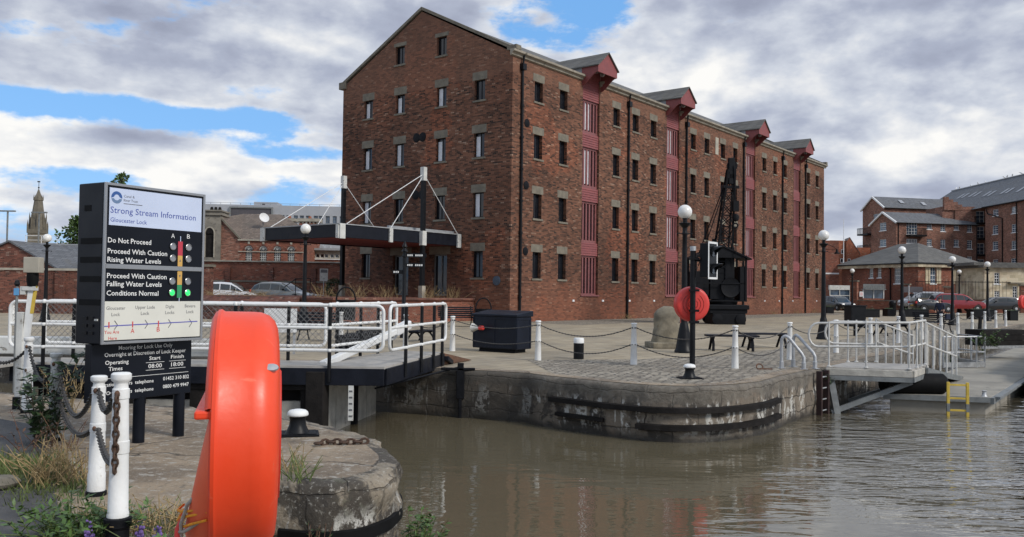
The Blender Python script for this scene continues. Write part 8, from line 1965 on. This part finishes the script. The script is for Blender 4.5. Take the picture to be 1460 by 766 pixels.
for k, (x, lb) in enumerate(((-3.2, 'by the canopy mast'), (-5.4, 'under the left door'), (-8.4, 'near the terrace corner'), (-9.6, 'along the outer coping'), (-1.3, 'by the right door'))):
    weed('ornamental_grass_plant', 'straw-coloured ornamental grass in the terrace bed, %s' % lb, wloc(x, 3.0 + (k % 2) * 1.2, 1.28), 40, .75, .6, .012, .1, 'straw', 'straw', 3)
for x, lb in ((9.0, 'behind the white hatchback'), (12.5, 'before the grey-green hatchback')): weed('ornamental_grass_plant', 'straw-coloured grass on the outer terrace edge, %s' % lb, wloc(-10.0, x, 1.28), 60, .4, 1.3, .012, .1, 'straw', 'straw', 3)
SHb = thing('evergreen_shrub', 'dark clipped evergreen shrub beside the canopy parking sign', 'shrub', wloc(-3.2, 10.9, 1.29)); lf = MB()
for k in range(900): d = rnd().normalized(); p = Vector((d.x * .6, d.y * .5, .55 + d.z * .55)) * random.uniform(.75, 1.0); leafquad(lf, p, d + rnd() * .6, .07, .12, rnd())
lf.build('leaves', 'leaf_dark', SHb)
gr = MB()
for k in range(2600):
    p = Z(random.uniform(-30, 95), random.gauss(668, 9)) ; 
    if random.random() < .35: p = Z(random.uniform(0, 120), random.gauss(690, 14))
    h = random.uniform(.03, .11); a = random.uniform(0, 6.28); w_ = .006; q = Vector((cos(a), sin(a), 0)); gr.add([p - q * w_, p + q * w_, p + Vector((random.gauss(0, .03), random.gauss(0, .03), h))], [(0, 1, 2)])
for k in range(900):
    p = Z(random.uniform(60, 260), random.gauss(750, 14)); h = random.uniform(.02, .08); a = random.uniform(0, 6.28); q = Vector((cos(a), sin(a), 0)); gr.add([p - q * .005, p + q * .005, p + Vector((random.gauss(0, .02), random.gauss(0, .02), h))], [(0, 1, 2)])
tag(gr.build('grass', 'grass'), kind='stuff')
tag(MB().lathe([(0.03, 0.0), (0.10, 0.005), (0.15, 0.03), (0.16, 0.06), (0.12, 0.1), (0.06, 0.11), (0.0, 0.105)], 16, TZ(*Z(-2, 697)) @ Matrix.Diagonal((1, 1, 0.9, 1))).build('stone', 'stone', None, 60), 'rounded grey stone at the left edge by the grass verge', 'stone')
# ------------------------------------------------------------------ trees behind
def tree(label, loc, h, rad, trunk, seed, n=2600, leaf=.42):
    random.seed(seed); t = thing('tree', label, 'tree', loc, 0); tk = MB(); lf = MB()
    tk.tube([(0, 0, 0), (0.1, 0, trunk * .5), (0, .1, trunk), (0.1, 0, h * .8)], .2, 8, rs=[.34, .26, .2, .05])
    cl = []
    for k in range(26):
        a = random.uniform(0, 2 * pi); f = random.uniform(0.0, 1.0); zz = trunk * .8 + (h - trunk * .8) * f; rr = rad * (1 - abs(f - .4) * 1.15) * random.uniform(.3, 1.0); c = Vector((rr * cos(a), rr * sin(a), zz)); cl.append((c, rad * random.uniform(.2, .38)))
        tk.tube([(0, 0, max(trunk * .7, zz - rr * .8)), tuple(c * Vector((.5, .5, 0)).x if False else (c.x * .5, c.y * .5, zz - rr * .3)), tuple(c)], .06, 5, rs=[.09, .06, .02])
    for k in range(n):
        c, r_ = random.choice(cl); d = rnd().normalized(); p = c + d * r_ * random.uniform(.5, 1.05) * Vector((1, 1, .8)).length / 1.6; leafquad(lf, p, d + rnd() * .8, leaf * random.uniform(.5, 1), leaf * random.uniform(.6, 1.2), rnd())
    tk.build('trunk', 'bark', t, 60); lf.build('crown', 'leaf', t)
    return t
b = Yd(112, 360, 92); tree('leafy green tree just left of the information sign, behind the slate roof', (b.x, 92, 0), Yd(110, 317, 92).z, 2.6, 2.5, 5, 2600, .4)
b = Yd(172, 300, 86); tree('tree whose topmost twigs show above the information sign', (b.x, 86, 0), Yd(172, 252, 86).z, 1.7, 4, 9, 1600, .4)
# ------------------------------------------------------------------ gulls on the roofs
def gull(label, loc, rz):
    t = thing('gull', label, 'bird', loc, rz, 'gulls on the great slate roof')
    m_ = MB(); m_.lathe([(0.0, -.28), (.04, -.22), (.09, -.08), (.11, .05), (.08, .18), (.05, .23), (.055, .28), (.05, .33), (.0, .37)], 10, TZ(0, 0, .2) @ Matrix.Rotation(R(65), 4, 'Y')); m_.build('body', 'white_clean', t, 60)
    [MB().tube([(.03, s, 0), (.02, s, .12)], .01, 4).build('leg', 'yellow', t) for s in (-.03, .03)]; MB().lathe([(.02, 0), (0, .09)], 6, TZ(.32, 0, .36) @ Matrix.Rotation(R(90), 4, 'Y')).build('beak', 'yellow', t)
    return t
gl_ = None
for k, px in enumerate((1363, 1368, 1384, 1394.5, 1405, 1432, 1436, 1443.5, 1456.5)):
    d = ray(px, 260); yy = 86.0 / d.x * d.y; lb = 'gull on the ridge of the great slate roof, %s from the left' % ORD[k]; p = (86.0, yy, rC + 0.16)
    if not gl_: gl_ = gull(lb, p, 0.5); gl_.scale = (1.1,) * 3
    else: dup(gl_, p, random.uniform(0, 6), lb, 1.1)
